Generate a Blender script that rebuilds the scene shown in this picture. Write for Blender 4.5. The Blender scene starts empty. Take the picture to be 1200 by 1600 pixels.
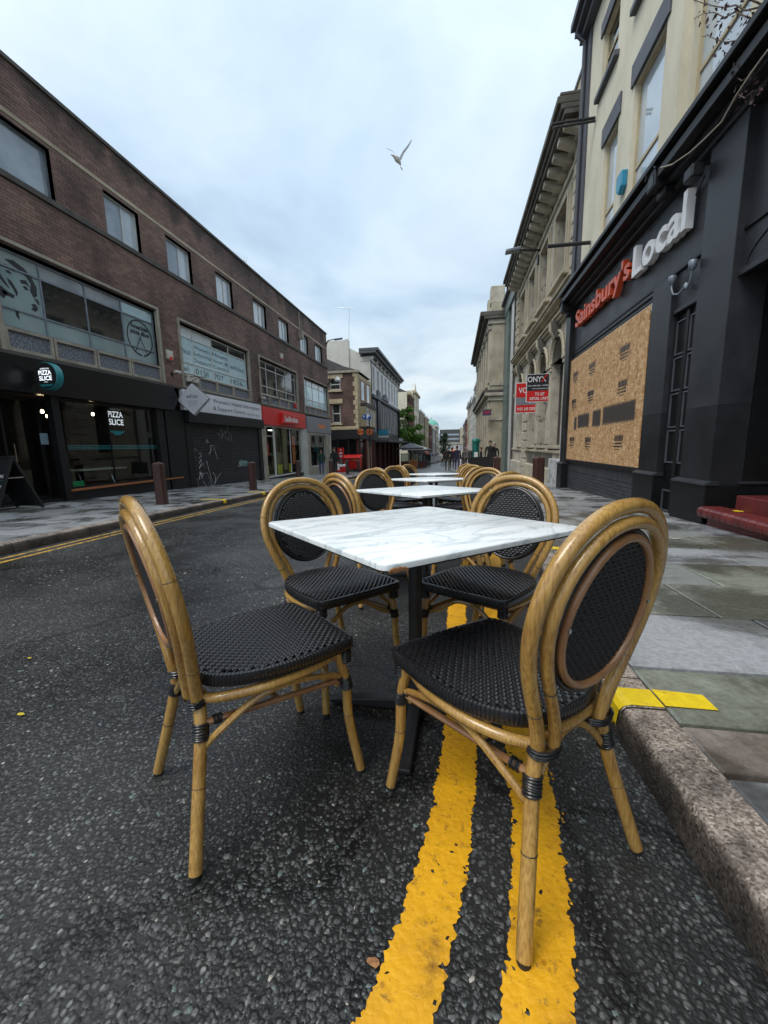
import bpy, bmesh, math, random
import numpy as np
from mathutils import Vector, Matrix, Euler
random.seed(7); rng = np.random.default_rng(11)
sc = bpy.context.scene
COL = sc.collection
rad = math.radians

# ------------------------------------------------------------------ camera
FPX, PITCH, YAW, ROLL = 625.0, 0.1632, -0.1762, -0.0205   # photo is 1200 x 1600 pixels
EYE = 0.95
SLOPE = 0.036                                             # the street falls away from the camera
def cam_axes():
    cy, sy, cp, sp = math.cos(YAW), math.sin(YAW), math.cos(PITCH), math.sin(PITCH)
    F = np.array([sy*cp, cy*cp, -sp]); Rt = np.array([cy, -sy, 0.0]); U = np.cross(Rt, F)
    c, s = math.cos(ROLL), math.sin(ROLL)
    return c*Rt + s*U, -s*Rt + c*U, F
CR, CU, CF = cam_axes()
cd = bpy.data.cameras.new('camera'); cam = bpy.data.objects.new('camera', cd); COL.objects.link(cam)
cam.matrix_world = Matrix(((CR[0], CU[0], -CF[0], 0), (CR[1], CU[1], -CF[1], 0), (CR[2], CU[2], -CF[2], EYE), (0, 0, 0, 1)))
cd.sensor_fit = 'VERTICAL'; cd.sensor_height = 32.0; cd.lens = 32.0*FPX/1600.0
cd.clip_start = 0.02; cd.clip_end = 6000
sc.camera = cam

# ------------------------------------------------------------------ view, world, sun
sc.view_settings.view_transform = 'Standard'; sc.view_settings.look = 'None'
sc.view_settings.exposure = 0.72; sc.view_settings.gamma = 1.0; sc.view_settings.use_curve_mapping = False
SUN_EL, SUN_AZ = rad(55), rad(225)
W = bpy.data.worlds.new('World'); sc.world = W; W.use_nodes = True
nt = W.node_tree; nt.nodes.clear()
def N(nt, t, **k):
    n = nt.nodes.new(t)
    for a, b in k.items():
        if a.startswith('i_'):
            key = a[2:]; key = int(key) if key.isdigit() else key.replace('_', ' ')
            n.inputs[key].default_value = b
        else: setattr(n, a, b)
    return n
def ramp(nt, stops, interp='LINEAR'):
    r = N(nt, 'ShaderNodeValToRGB'); r.color_ramp.interpolation = interp
    el = r.color_ramp.elements
    el[0].position, el[0].color = stops[0][0], (*stops[0][1], 1) if len(stops[0][1]) == 3 else stops[0][1]
    el[1].position, el[1].color = stops[-1][0], (*stops[-1][1], 1)
    for p, c in stops[1:-1]:
        e = el.new(p); e.color = (*c, 1)
    return r
L = nt.links.new
out = N(nt, 'ShaderNodeOutputWorld')
sky = N(nt, 'ShaderNodeTexSky', sky_type='NISHITA', sun_disc=False, sun_elevation=SUN_EL, sun_rotation=SUN_AZ)
bg1 = N(nt, 'ShaderNodeBackground'); bg1.inputs[1].default_value = 0.05; L(sky.outputs[0], bg1.inputs[0])
tc = N(nt, 'ShaderNodeTexCoord'); sep = N(nt, 'ShaderNodeSeparateXYZ'); L(tc.outputs['Generated'], sep.inputs[0])
zc = N(nt, 'ShaderNodeMath', operation='MAXIMUM', i_1=0.0); L(sep.outputs[2], zc.inputs[0])
den = N(nt, 'ShaderNodeMath', operation='ADD', i_1=0.16); L(zc.outputs[0], den.inputs[0])
dx = N(nt, 'ShaderNodeMath', operation='DIVIDE'); L(sep.outputs[0], dx.inputs[0]); L(den.outputs[0], dx.inputs[1])
dy = N(nt, 'ShaderNodeMath', operation='DIVIDE'); L(sep.outputs[1], dy.inputs[0]); L(den.outputs[0], dy.inputs[1])
cmb = N(nt, 'ShaderNodeCombineXYZ'); L(dx.outputs[0], cmb.inputs[0]); L(dy.outputs[0], cmb.inputs[1])
nz = N(nt, 'ShaderNodeTexNoise', i_Scale=1.15, i_Detail=7.0, i_Roughness=0.52, i_Distortion=0.35); L(cmb.outputs[0], nz.inputs['Vector'])
nz2 = N(nt, 'ShaderNodeTexNoise', i_Scale=0.55, i_Detail=3.0); L(cmb.outputs[0], nz2.inputs['Vector'])
base = ramp(nt, [(0.0, (0.54, 0.60, 0.63)), (0.10, (0.46, 0.53, 0.575)), (0.30, (0.42, 0.51, 0.595)), (0.55, (0.45, 0.545, 0.65)), (0.75, (0.62, 0.70, 0.79)), (1.0, (1.05, 1.10, 1.15))]); L(zc.outputs[0], base.inputs[0])
cl = ramp(nt, [(0.34, (0.75, 0.80, 0.84)), (0.45, (0.93, 0.96, 0.98)), (0.57, (1.13, 1.11, 1.08)), (0.75, (0.90, 0.94, 0.98))]); L(nz.outputs['Fac'], cl.inputs[0])
cl2 = ramp(nt, [(0.35, (0.90, 0.95, 1.0)), (0.62, (1.06, 1.03, 1.0))]); L(nz2.outputs['Fac'], cl2.inputs[0])
m1 = N(nt, 'ShaderNodeMix', data_type='RGBA', blend_type='MULTIPLY'); m1.inputs[0].default_value = 1.0
L(base.outputs[0], m1.inputs[6]); L(cl.outputs[0], m1.inputs[7])
m2 = N(nt, 'ShaderNodeMix', data_type='RGBA', blend_type='MULTIPLY'); m2.inputs[0].default_value = 1.0
L(m1.outputs[2], m2.inputs[6]); L(cl2.outputs[0], m2.inputs[7])
# cloud shade is strong near the horizon and thin overhead
bg2 = N(nt, 'ShaderNodeBackground'); bg2.inputs[1].default_value = 1.0; L(m2.outputs[2], bg2.inputs[0])
mx = N(nt, 'ShaderNodeMixShader'); mx.inputs[0].default_value = 0.93
L(bg1.outputs[0], mx.inputs[1]); L(bg2.outputs[0], mx.inputs[2]); L(mx.outputs[0], out.inputs[0])
sd = bpy.data.lights.new('sun', 'SUN'); sd.energy = 1.25; sd.angle = rad(30); sd.color = (1.0, 0.975, 0.94)
sun = bpy.data.objects.new('sun', sd); COL.objects.link(sun)
# sky rotation is measured clockwise from +Y
sdir = Vector((math.sin(SUN_AZ)*math.cos(SUN_EL), math.cos(SUN_AZ)*math.cos(SUN_EL), math.sin(SUN_EL)))
sun.rotation_euler = sdir.to_track_quat('Z', 'Y').to_euler()

# ------------------------------------------------------------------ survey helpers: read a point of the place off a known plane
def ray(px, py): return CF + (px-600)/FPX*CR - (py-800)/FPX*CU
def on_x(px, py, x):
    r = ray(px, py); t = x/r[0]; return r[1]*t, EYE + r[2]*t
def on_y(px, py, y):
    r = ray(px, py); t = y/r[1]; return r[0]*t, EYE + r[2]*t
def on_g(px, py, h=0.0):
    r = ray(px, py); t = -(EYE-h)/(r[2] + SLOPE*r[1]); return r[0]*t, r[1]*t
def gz(y, h=0.0): return -SLOPE*y + h if y < 150 else -SLOPE*150 + h
def yl(px, x, py=600): return on_x(px, py, x)[0]

# ------------------------------------------------------------------ object helpers
def tag(o, label=None, cat=None, group=None, kind=None):
    for k, v in (('label', label), ('category', cat), ('group', group), ('kind', kind)):
        if v: o[k] = v
    return o
def thing(name, loc, label, cat, group=None, rot=(0, 0, 0)):
    o = bpy.data.objects.new(name, None); COL.objects.link(o); o.empty_display_size = 0.2
    o.location = loc; o.rotation_euler = rot
    return tag(o, label, cat, group)
ORG = {}
def origin_of(p):
    v = Vector((0, 0, 0))
    while p is not None: v = v + p.location; p = p.parent
    return v
class MB:
    def __init__(s, P=None, flip=False): s.v = []; s.f = []; s.m = []; s.P = P; s.flip = flip; s.mi = 0
    def add(s, vs, fs):
        b = len(s.v)
        if s.P: vs = [s.P(*p) for p in vs]
        s.v.extend([tuple(p) for p in vs])
        for f in fs:
            f = [b+i for i in f]
            if s.flip: f.reverse()
            s.f.append(f); s.m.append(s.mi)
        return s
    def box(s, a0, a1, b0, b1, c0, c1):
        vs = [(a0, b0, c0), (a1, b0, c0), (a1, b1, c0), (a0, b1, c0), (a0, b0, c1), (a1, b0, c1), (a1, b1, c1), (a0, b1, c1)]
        return s.add(vs, [(0, 3, 2, 1), (4, 5, 6, 7), (0, 1, 5, 4), (1, 2, 6, 5), (2, 3, 7, 6), (3, 0, 4, 7)])
    def obox(s, c, X, Y, Z):
        c, X, Y, Z = map(Vector, (c, X, Y, Z)); vs = []
        for k in (-1, 1):
            for i, j in ((-1, -1), (1, -1), (1, 1), (-1, 1)): vs.append(c + X*i + Y*j + Z*k)
        return s.add(vs, [(0, 3, 2, 1), (4, 5, 6, 7), (0, 1, 5, 4), (1, 2, 6, 5), (2, 3, 7, 6), (3, 0, 4, 7)])
    def quad(s, *p): return s.add(p, [tuple(range(len(p)))])
    def prism(s, poly, c0, c1, axis=2):      # poly in the two other axes (in order), extruded along axis
        n = len(poly)
        def mk(a, b, c): return (c, a, b) if axis == 0 else (a, c, b) if axis == 1 else (a, b, c)
        vs = [mk(a, b, c0) for a, b in poly] + [mk(a, b, c1) for a, b in poly]
        fs = [tuple(range(n-1, -1, -1)), tuple(range(n, 2*n))] + [(i, (i+1) % n, n+(i+1) % n, n+i) for i in range(n)]
        return s.add(vs, fs)
    def tube(s, pts, r, n=10, closed=False, caps=True, flat=1.0):
        pts = [Vector(p) for p in pts]; m = len(pts)
        rs = r if isinstance(r, (list, tuple)) else [r]*m
        tang = []
        for i in range(m):
            if closed: t = pts[(i+1) % m] - pts[i-1]
            else: t = pts[min(i+1, m-1)] - pts[max(i-1, 0)]
            tang.append(t.normalized())
        u = tang[0].orthogonal().normalized()
        frames = []
        for i in range(m):
            if i: u = (u - tang[i]*u.dot(tang[i])).normalized()
            frames.append((u, tang[i].cross(u)))
        vs = []
        for i in range(m):
            a, b = frames[i]
            for k in range(n):
                an = 2*math.pi*k/n; vs.append(pts[i] + (a*math.cos(an) + b*math.sin(an)*flat)*rs[i])
        fs = []
        for i in range(m if closed else m-1):
            j = (i+1) % m; off = 0
            if closed and j == 0:   # match the twist at the seam
                best = None
                for o in range(n):
                    d = (vs[i*n] - vs[o]).length
                    if best is None or d < best: best, off = d, o
            for k in range(n):
                fs.append((i*n+k, i*n+(k+1) % n, j*n+(k+1+off) % n, j*n+(k+off) % n))
        if caps and not closed:
            fs.append(tuple(range(n-1, -1, -1))); fs.append(tuple((m-1)*n+k for k in range(n)))
        return s.add(vs, fs)
    def lathe(s, prof, c=(0, 0, 0), n=16, axis='z'):
        vs = []; m = len(prof)
        for r, z in prof:
            for k in range(n):
                an = 2*math.pi*k/n; x, y = r*math.cos(an), r*math.sin(an)
                p = (x, y, z) if axis == 'z' else (z, x, y) if axis == 'x' else (x, z, y)
                vs.append((c[0]+p[0], c[1]+p[1], c[2]+p[2]))
        fs = [(i*n+k, i*n+(k+1) % n, (i+1)*n+(k+1) % n, (i+1)*n+k) for i in range(m-1) for k in range(n)]
        fs.append(tuple(range(n-1, -1, -1))); fs.append(tuple((m-1)*n+k for k in range(n)))
        return s.add(vs, fs)
    def mesh(s, name, mats, smooth=False, off=None):
        me = bpy.data.meshes.new(name)
        v = s.v
        if off is not None and (off[0] or off[1] or off[2]): v = [(a-off[0], b-off[1], c-off[2]) for a, b, c in v]
        me.from_pydata(v, [], s.f)
        for m in (mats if isinstance(mats, (list, tuple)) else [mats]): me.materials.append(m)
        if any(s.m): me.polygons.foreach_set('material_index', s.m)
        if smooth:
            me.polygons.foreach_set('use_smooth', [True]*len(me.polygons))
            try: me.set_sharp_from_angle(angle=rad(42))
            except Exception: pass
        me.update(); return me
    def build(s, name, mats, parent=None, smooth=False, label=None, cat=None, group=None, kind=None, local=False, bev=0, loc=None, seg=2):
        if loc is not None: off = Vector(loc)
        else: off = origin_of(parent) if (parent is not None and not local) else Vector((0, 0, 0))
        me = s.mesh(name, mats, smooth, off)
        o = bpy.data.objects.new(name, me); COL.objects.link(o); o.parent = parent
        if loc is not None: o.location = loc
        if bev:
            b = o.modifiers.new('bevel', 'BEVEL'); b.width = bev; b.segments = seg; b.limit_method = 'ANGLE'; b.angle_limit = rad(40)
        return tag(o, label, cat, group, kind)
def copy_tree(o, parent=None):
    c = o.copy(); COL.objects.link(c); c.parent = parent
    for ch in list(o.children): copy_tree(ch, c)
    return c
class Face:
    """a vertical plane of a facade: u runs along it, n out of it towards the viewer, z up; td = direction lettering runs in u"""
    def __init__(s, side, c):
        s.side, s.c = side, c
        if side == 'L': s.P = lambda u, n, z: (c+n, u, z); s.flip = True; s.td = 1
        elif side == 'R': s.P = lambda u, n, z: (c-n, u, z); s.flip = False; s.td = -1
        else: s.P = lambda u, n, z: (u, c-n, z); s.flip = True; s.td = 1
        if side == 'S': s.flip = True
    def mb(s):
        a = [Vector(s.P(*p)) for p in ((0, 0, 0), (1, 0, 0), (0, 1, 0), (0, 0, 1))]
        det = (a[1]-a[0]).cross(a[2]-a[0]).dot(a[3]-a[0])
        return MB(s.P, det < 0)
def txt_mesh(body, extrude=0.0, bevel=0.0, res=3, bold=0.0):
    cu = bpy.data.curves.new('t', 'FONT'); cu.body = body; cu.size = 1.0; cu.extrude = extrude; cu.resolution_u = res
    cu.bevel_depth = bevel; cu.offset = bold; cu.bevel_resolution = 1
    o = bpy.data.objects.new('t', cu); COL.objects.link(o)
    dg = bpy.context.evaluated_depsgraph_get(); dg.update()
    me = bpy.data.meshes.new_from_object(o.evaluated_get(dg))
    v = np.empty(len(me.vertices)*3); me.vertices.foreach_get('co', v); v = v.reshape(-1, 3)
    f = [tuple(p.vertices) for p in me.polygons]
    bpy.data.objects.remove(o); bpy.data.curves.remove(cu); bpy.data.meshes.remove(me)
    return v, f
def text(F, body, u, z, h, n, mat, parent=None, name='lettering', w=None, depth=0.004, bold=0.0, center=False, **k):
    """lettering on a facade: starts (or is centred) at u, baseline z, cap height about h, width w"""
    v, f = txt_mesh(body, 0.0, 0, bold=bold)
    if not len(v): return None
    lo, hi = v.min(0), v.max(0); sy = h/0.70
    sx = (w/(hi[0]-lo[0])) if w else sy
    m = F.mb()
    W_ = (hi[0]-lo[0])*sx
    u0 = u - F.td*W_/2 if center else u
    vs = [(u0 + F.td*(p[0]-lo[0])*sx, n, z + p[1]*sy) for p in v]
    m.add(vs, f)
    return m.build(name, mat, parent, **k)

# ------------------------------------------------------------------ materials
MATS = {}
def newmat(name):
    m = bpy.data.materials.new(name); m.use_nodes = True; t = m.node_tree
    b = t.nodes['Principled BSDF']; MATS[name] = m
    return m, t, b
def coords(t, mode='pos', scale=(1, 1, 1)):
    if mode == 'pos': g = N(t, 'ShaderNodeNewGeometry'); o = g.outputs['Position']
    else: g = N(t, 'ShaderNodeTexCoord'); o = g.outputs['Object']
    mp = N(t, 'ShaderNodeMapping'); mp.inputs['Scale'].default_value = scale; t.links.new(o, mp.inputs[0])
    return mp.outputs[0]
def mat(name, c1, c2=None, scale=8.0, rough=0.6, rough2=None, bump=0.0, bscale=None, metal=0.0, mode='pos', st=(1, 1, 1), rnd=0.0, spots=None, coat=0.0, lo=0.35, hi=0.65, detail=6.0, spec=0.5):
    m, t, b = newmat(name); lk = t.links.new
    c2 = c2 or tuple(x*0.8 for x in c1)
    vec = coords(t, mode, st)
    nz = N(t, 'ShaderNodeTexNoise', i_Scale=scale, i_Detail=detail, i_Roughness=0.6); lk(vec, nz.inputs['Vector'])
    r = ramp(t, [(lo, c2), (hi, c1)]); lk(nz.outputs['Fac'], r.inputs[0]); col = r.outputs[0]
    if spots:      # (scale, threshold, colour)
        n2 = N(t, 'ShaderNodeTexNoise', i_Scale=spots[0], i_Detail=4.0, i_Roughness=0.65); lk(vec, n2.inputs['Vector'])
        r2 = ramp(t, [(spots[1], (0, 0, 0)), (spots[1]+0.10, (1, 1, 1))]); lk(n2.outputs['Fac'], r2.inputs[0])
        mx = N(t, 'ShaderNodeMix', data_type='RGBA'); lk(r2.outputs[0], mx.inputs[0]); lk(col, mx.inputs[6]); mx.inputs[7].default_value = (*spots[2], 1)
        col = mx.outputs[2]
    if rnd:
        oi = N(t, 'ShaderNodeObjectInfo'); hs = N(t, 'ShaderNodeHueSaturation')
        mr = N(t, 'ShaderNodeMapRange', i_3=1-rnd, i_4=1+rnd); lk(oi.outputs['Random'], mr.inputs[0]); lk(mr.outputs[0], hs.inputs['Value']); lk(col, hs.inputs['Color']); col = hs.outputs[0]
    lk(col, b.inputs['Base Color'])
    if rough2 is None: b.inputs['Roughness'].default_value = rough
    else:
        mr = N(t, 'ShaderNodeMapRange', i_1=lo, i_2=hi, i_3=rough2, i_4=rough); lk(nz.outputs['Fac'], mr.inputs[0]); lk(mr.outputs[0], b.inputs['Roughness'])
    b.inputs['Metallic'].default_value = metal; b.inputs['Coat Weight'].default_value = coat
    b.inputs['Specular IOR Level'].default_value = spec
    if bump:
        n3 = N(t, 'ShaderNodeTexNoise', i_Scale=bscale or scale*3, i_Detail=5.0); lk(vec, n3.inputs['Vector'])
        bp = N(t, 'ShaderNodeBump', i_Strength=1.0, i_Distance=bump); lk(n3.outputs['Fac'], bp.inputs['Height']); lk(bp.outputs[0], b.inputs['Normal'])
    return m
def glass_opaque(name, col, rough=0.04, var=None):
    m, t, b = newmat(name); lk = t.links.new
    vec = coords(t, 'pos')
    nz = N(t, 'ShaderNodeTexNoise', i_Scale=1.3, i_Detail=3.0); lk(vec, nz.inputs['Vector'])
    r = ramp(t, [(0.4, col), (0.6, var or tuple(c*0.7 for c in col))]); lk(nz.outputs['Fac'], r.inputs[0]); lk(r.outputs[0], b.inputs['Base Color'])
    b.inputs['Roughness'].default_value = rough; b.inputs['IOR'].default_value = 1.5
    b.inputs['Coat Weight'].default_value = 0.6; b.inputs['Coat Roughness'].default_value = 0.02
    bp = N(t, 'ShaderNodeBump', i_Strength=0.25, i_Distance=0.02); lk(nz.outputs['Fac'], bp.inputs['Height']); lk(bp.outputs[0], b.inputs['Normal'])
    return m
def glass_clear(name, tint=(0.8, 0.86, 0.86)):
    m, t, b = newmat(name); lk = t.links.new; t.nodes.remove(b)
    o = [n for n in t.nodes if n.type == 'OUTPUT_MATERIAL'][0]
    tr = N(t, 'ShaderNodeBsdfTransparent'); tr.inputs[0].default_value = (*tint, 1)
    gl = N(t, 'ShaderNodeBsdfGlossy'); gl.inputs['Roughness'].default_value = 0.02
    fr = N(t, 'ShaderNodeFresnel', i_IOR=1.55); ms = N(t, 'ShaderNodeMixShader')
    gg = N(t, 'ShaderNodeNewGeometry'); iv = N(t, 'ShaderNodeMath', operation='SUBTRACT', i_0=1.0); lk(gg.outputs['Backfacing'], iv.inputs[1])
    mf = N(t, 'ShaderNodeMath', operation='MULTIPLY'); lk(fr.outputs[0], mf.inputs[0]); lk(iv.outputs[0], mf.inputs[1]); lk(mf.outputs[0], ms.inputs[0]); lk(tr.outputs[0], ms.inputs[1]); lk(gl.outputs[0], ms.inputs[2]); lk(ms.outputs[0], o.inputs[0])
    return m
def emit(name, col, s):
    m, t, b = newmat(name); b.inputs['Base Color'].default_value = (*col, 1); b.inputs['Emission Color'].default_value = (*col, 1); b.inputs['Emission Strength'].default_value = s
    return m
def brick_mat(name, c1, c2, mortar, bw=0.225, bh=0.075, msize=0.008, axis='x', dark=None, flat=False):
    """coursed brick coloured from world position; flat=True also draws the joints (for walls too far off for real bricks)"""
    m, t, b = newmat(name); lk = t.links.new
    g = N(t, 'ShaderNodeNewGeometry'); sp = N(t, 'ShaderNodeSeparateXYZ'); lk(g.outputs['Position'], sp.inputs[0])
    cb = N(t, 'ShaderNodeCombineXYZ'); lk(sp.outputs[1 if axis == 'x' else 0], cb.inputs[0]); lk(sp.outputs[2], cb.inputs[1])
    br = N(t, 'ShaderNodeTexBrick'); lk(cb.outputs[0], br.inputs['Vector'])
    br.inputs['Scale'].default_value = 1.0; br.inputs['Brick Width'].default_value = bw; br.inputs['Row Height'].default_value = bh
    br.inputs['Mortar Size'].default_value = msize if flat else 0.0; br.inputs['Mortar Smooth'].default_value = 0.1
    br.inputs['Color1'].default_value = (*c1, 1); br.inputs['Color2'].default_value = (*c2, 1); br.inputs['Mortar'].default_value = (*mortar, 1)
    br.offset = 0.5; br.inputs['Bias'].default_value = 0.0
    nz = N(t, 'ShaderNodeTexNoise', i_Scale=0.7, i_Detail=5.0); lk(g.outputs['Position'], nz.inputs['Vector'])
    r = ramp(t, [(0.36, (0.60, 0.58, 0.58)), (0.60, (1.15, 1.10, 1.07))]); lk(nz.outputs['Fac'], r.inputs[0])
    mx = N(t, 'ShaderNodeMix', data_type='RGBA', blend_type='MULTIPLY'); mx.inputs[0].default_value = 1; lk(br.outputs['Color'], mx.inputs[6]); lk(r.outputs[0], mx.inputs[7])
    n2 = N(t, 'ShaderNodeTexNoise', i_Scale=60.0, i_Detail=4.0); lk(g.outputs['Position'], n2.inputs['Vector'])
    r2 = ramp(t, [(0.35, (0.80, 0.80, 0.80)), (0.65, (1.15, 1.15, 1.15))]); lk(n2.outputs['Fac'], r2.inputs[0])
    mx2 = N(t, 'ShaderNodeMix', data_type='RGBA', blend_type='MULTIPLY'); mx2.inputs[0].default_value = 1; lk(mx.outputs[2], mx2.inputs[6]); lk(r2.outputs[0], mx2.inputs[7])
    # soot runs below the coping
    mpn = N(t, 'ShaderNodeMapping'); mpn.inputs['Scale'].default_value = (1, 1.1, 0.35); lk(g.outputs['Position'], mpn.inputs[0])
    ns = N(t, 'ShaderNodeTexNoise', i_Scale=1.3, i_Detail=5.0); lk(mpn.outputs[0], ns.inputs['Vector'])
    zr = N(t, 'ShaderNodeMapRange', i_1=7.9, i_2=8.75, i_3=0.0, i_4=0.45); lk(sp.outputs[2], zr.inputs[0])
    ad_ = N(t, 'ShaderNodeMath', operation='ADD'); lk(ns.outputs['Fac'], ad_.inputs[0]); lk(zr.outputs[0], ad_.inputs[1])
    rs = ramp(t, [(0.62, (1, 1, 1)), (0.88, (0.35, 0.36, 0.36))]); lk(ad_.outputs[0], rs.inputs[0])
    mx3 = N(t, 'ShaderNodeMix', data_type='RGBA', blend_type='MULTIPLY'); mx3.inputs[0].default_value = 1; lk(mx2.outputs[2], mx3.inputs[6]); lk(rs.outputs[0], mx3.inputs[7])
    lk(mx3.outputs[2], b.inputs['Base Color']); b.inputs['Roughness'].default_value = 0.8
    bp = N(t, 'ShaderNodeBump', i_Strength=0.5, i_Distance=0.006, invert=True); lk(br.outputs['Fac'] if flat else n2.outputs['Fac'], bp.inputs['Height']); lk(bp.outputs[0], b.inputs['Normal'])
    return m

# road: bitumen with exposed stones, damp in patches
def road_mat():
    m, t, b = newmat('wet_asphalt'); lk = t.links.new
    g = N(t, 'ShaderNodeNewGeometry'); P = g.outputs['Position']
    wob = N(t, 'ShaderNodeTexNoise', i_Scale=30.0, i_Detail=2.0); lk(P, wob.inputs['Vector'])
    mxv = N(t, 'ShaderNodeMix', data_type='VECTOR'); mxv.inputs[0].default_value = 0.012; lk(P, mxv.inputs[4]); lk(wob.outputs['Color'], mxv.inputs[5])
    vo = N(t, 'ShaderNodeTexVoronoi', i_Scale=80.0, i_Randomness=1.0); lk(mxv.outputs[1], vo.inputs['Vector'])
    v2 = N(t, 'ShaderNodeTexVoronoi', i_Scale=150.0); lk(P, v2.inputs['Vector'])
    sc_ = N(t, 'ShaderNodeSeparateColor'); lk(vo.outputs['Color'], sc_.inputs[0])
    r = ramp(t, [(0.0, (0.030, 0.030, 0.0295)), (0.45, (0.056, 0.056, 0.055)), (0.70, (0.092, 0.092, 0.090)), (0.88, (0.14, 0.14, 0.137)), (0.955, (0.12, 0.13, 0.13)), (1.0, (0.26, 0.26, 0.25))]); lk(sc_.outputs[0], r.inputs[0])
    edge = ramp(t, [(0.22, (1, 1, 1)), (0.50, (0, 0, 0))]); lk(vo.outputs['Distance'], edge.inputs[0])
    # distance is in texture units at 1/scale, remap
    mul = N(t, 'ShaderNodeMix', data_type='RGBA'); lk(edge.outputs[0], mul.inputs[0]); mul.inputs[6].default_value = (0.021, 0.021, 0.021, 1); lk(r.outputs[0], mul.inputs[7])
    big = N(t, 'ShaderNodeTexNoise', i_Scale=0.9, i_Detail=6.0, i_Roughness=0.6); lk(P, big.inputs['Vector'])
    br = ramp(t, [(0.38, (0.48, 0.48, 0.48)), (0.60, (1.25, 1.25, 1.23))]); lk(big.outputs['Fac'], br.inputs[0])
    mm = N(t, 'ShaderNodeMix', data_type='RGBA', blend_type='MULTIPLY'); mm.inputs[0].default_value = 1; lk(mul.outputs[2], mm.inputs[6]); lk(br.outputs[0], mm.inputs[7])
    wc = N(t, 'ShaderNodeTexNoise', i_Scale=2.2, i_Detail=4.0); lk(P, wc.inputs['Vector'])
    mc = N(t, 'ShaderNodeMix', data_type='VECTOR'); mc.inputs[0].default_value = 0.35; lk(P, mc.inputs[4]); lk(wc.outputs['Color'], mc.inputs[5])
    vc = N(t, 'ShaderNodeTexVoronoi', feature='DISTANCE_TO_EDGE', i_Scale=0.75); lk(mc.outputs[1], vc.inputs['Vector'])
    rc = ramp(t, [(0.004, (0.25, 0.25, 0.25)), (0.014, (1, 1, 1))]); lk(vc.outputs['Distance'], rc.inputs[0])
    pv = N(t, 'ShaderNodeTexVoronoi', i_Scale=0.75); lk(mc.outputs[1], pv.inputs['Vector']); pc = N(t, 'ShaderNodeSeparateColor'); lk(pv.outputs['Color'], pc.inputs[0])
    pr_ = N(t, 'ShaderNodeMapRange', i_3=0.78, i_4=1.22); lk(pc.outputs[2], pr_.inputs[0])
    mcr = N(t, 'ShaderNodeMix', data_type='RGBA', blend_type='MULTIPLY'); mcr.inputs[0].default_value = 0.85; lk(mm.outputs[2], mcr.inputs[6]); lk(rc.outputs[0], mcr.inputs[7])
    mvs = N(t, 'ShaderNodeVectorMath', operation='SCALE'); lk(mcr.outputs[2], mvs.inputs[0]); lk(pr_.outputs[0], mvs.inputs['Scale'])
    lk(mvs.outputs[0], b.inputs['Base Color'])
    rr = N(t, 'ShaderNodeMapRange', i_1=0.38, i_2=0.60, i_3=0.24, i_4=0.55); lk(big.outputs['Fac'], rr.inputs[0]); lk(rr.outputs[0], b.inputs['Roughness'])
    sb = N(t, 'ShaderNodeMapRange', i_1=0.30, i_2=0.62, i_3=1.0, i_4=0.0); lk(vo.outputs['Distance'], sb.inputs[0])
    a = N(t, 'ShaderNodeMath', operation='MULTIPLY_ADD', i_1=-0.5); lk(v2.outputs['Distance'], a.inputs[0]); lk(sb.outputs[0], a.inputs[2])
    a2 = N(t, 'ShaderNodeMath', operation='MULTIPLY_ADD', i_1=0.8); lk(sc_.outputs[1], a2.inputs[0]); lk(a.outputs[0], a2.inputs[2])
    bp = N(t, 'ShaderNodeBump', i_Strength=0.7, i_Distance=0.0026); lk(a2.outputs[0], bp.inputs['Height']); lk(bp.outputs[0], b.inputs['Normal'])
    return m
M = {}
M['road'] = road_mat()
def stone_chip_mat():
    m, t, b = newmat('stone_chips'); lk = t.links.new
    g = N(t, 'ShaderNodeNewGeometry')
    r = ramp(t, [(0.0, (0.018, 0.018, 0.018)), (0.50, (0.030, 0.030, 0.030)), (0.76, (0.056, 0.056, 0.056)), (0.90, (0.10, 0.102, 0.102)), (0.95, (0.12, 0.165, 0.155)), (0.975, (0.16, 0.145, 0.15)), (0.992, (0.26, 0.25, 0.22)), (1.0, (0.42, 0.39, 0.33))])
    lk(g.outputs['Random Per Island'], r.inputs[0])
    nz = N(t, 'ShaderNodeTexNoise', i_Scale=180.0, i_Detail=3.0); lk(g.outputs['Position'], nz.inputs['Vector'])
    mm = N(t, 'ShaderNodeMix', data_type='RGBA', blend_type='MULTIPLY'); mm.inputs[0].default_value = 0.6; lk(r.outputs[0], mm.inputs[6]); lk(nz.outputs['Fac'], mm.inputs[7])
    hs = N(t, 'ShaderNodeHueSaturation', i_Value=1.35); lk(mm.outputs[2], hs.inputs['Color'])
    lk(hs.outputs[0], b.inputs['Base Color']); b.inputs['Roughness'].default_value = 0.5; b.inputs['Specular IOR Level'].default_value = 0.4
    return m
M['chips'] = stone_chip_mat()
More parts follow.
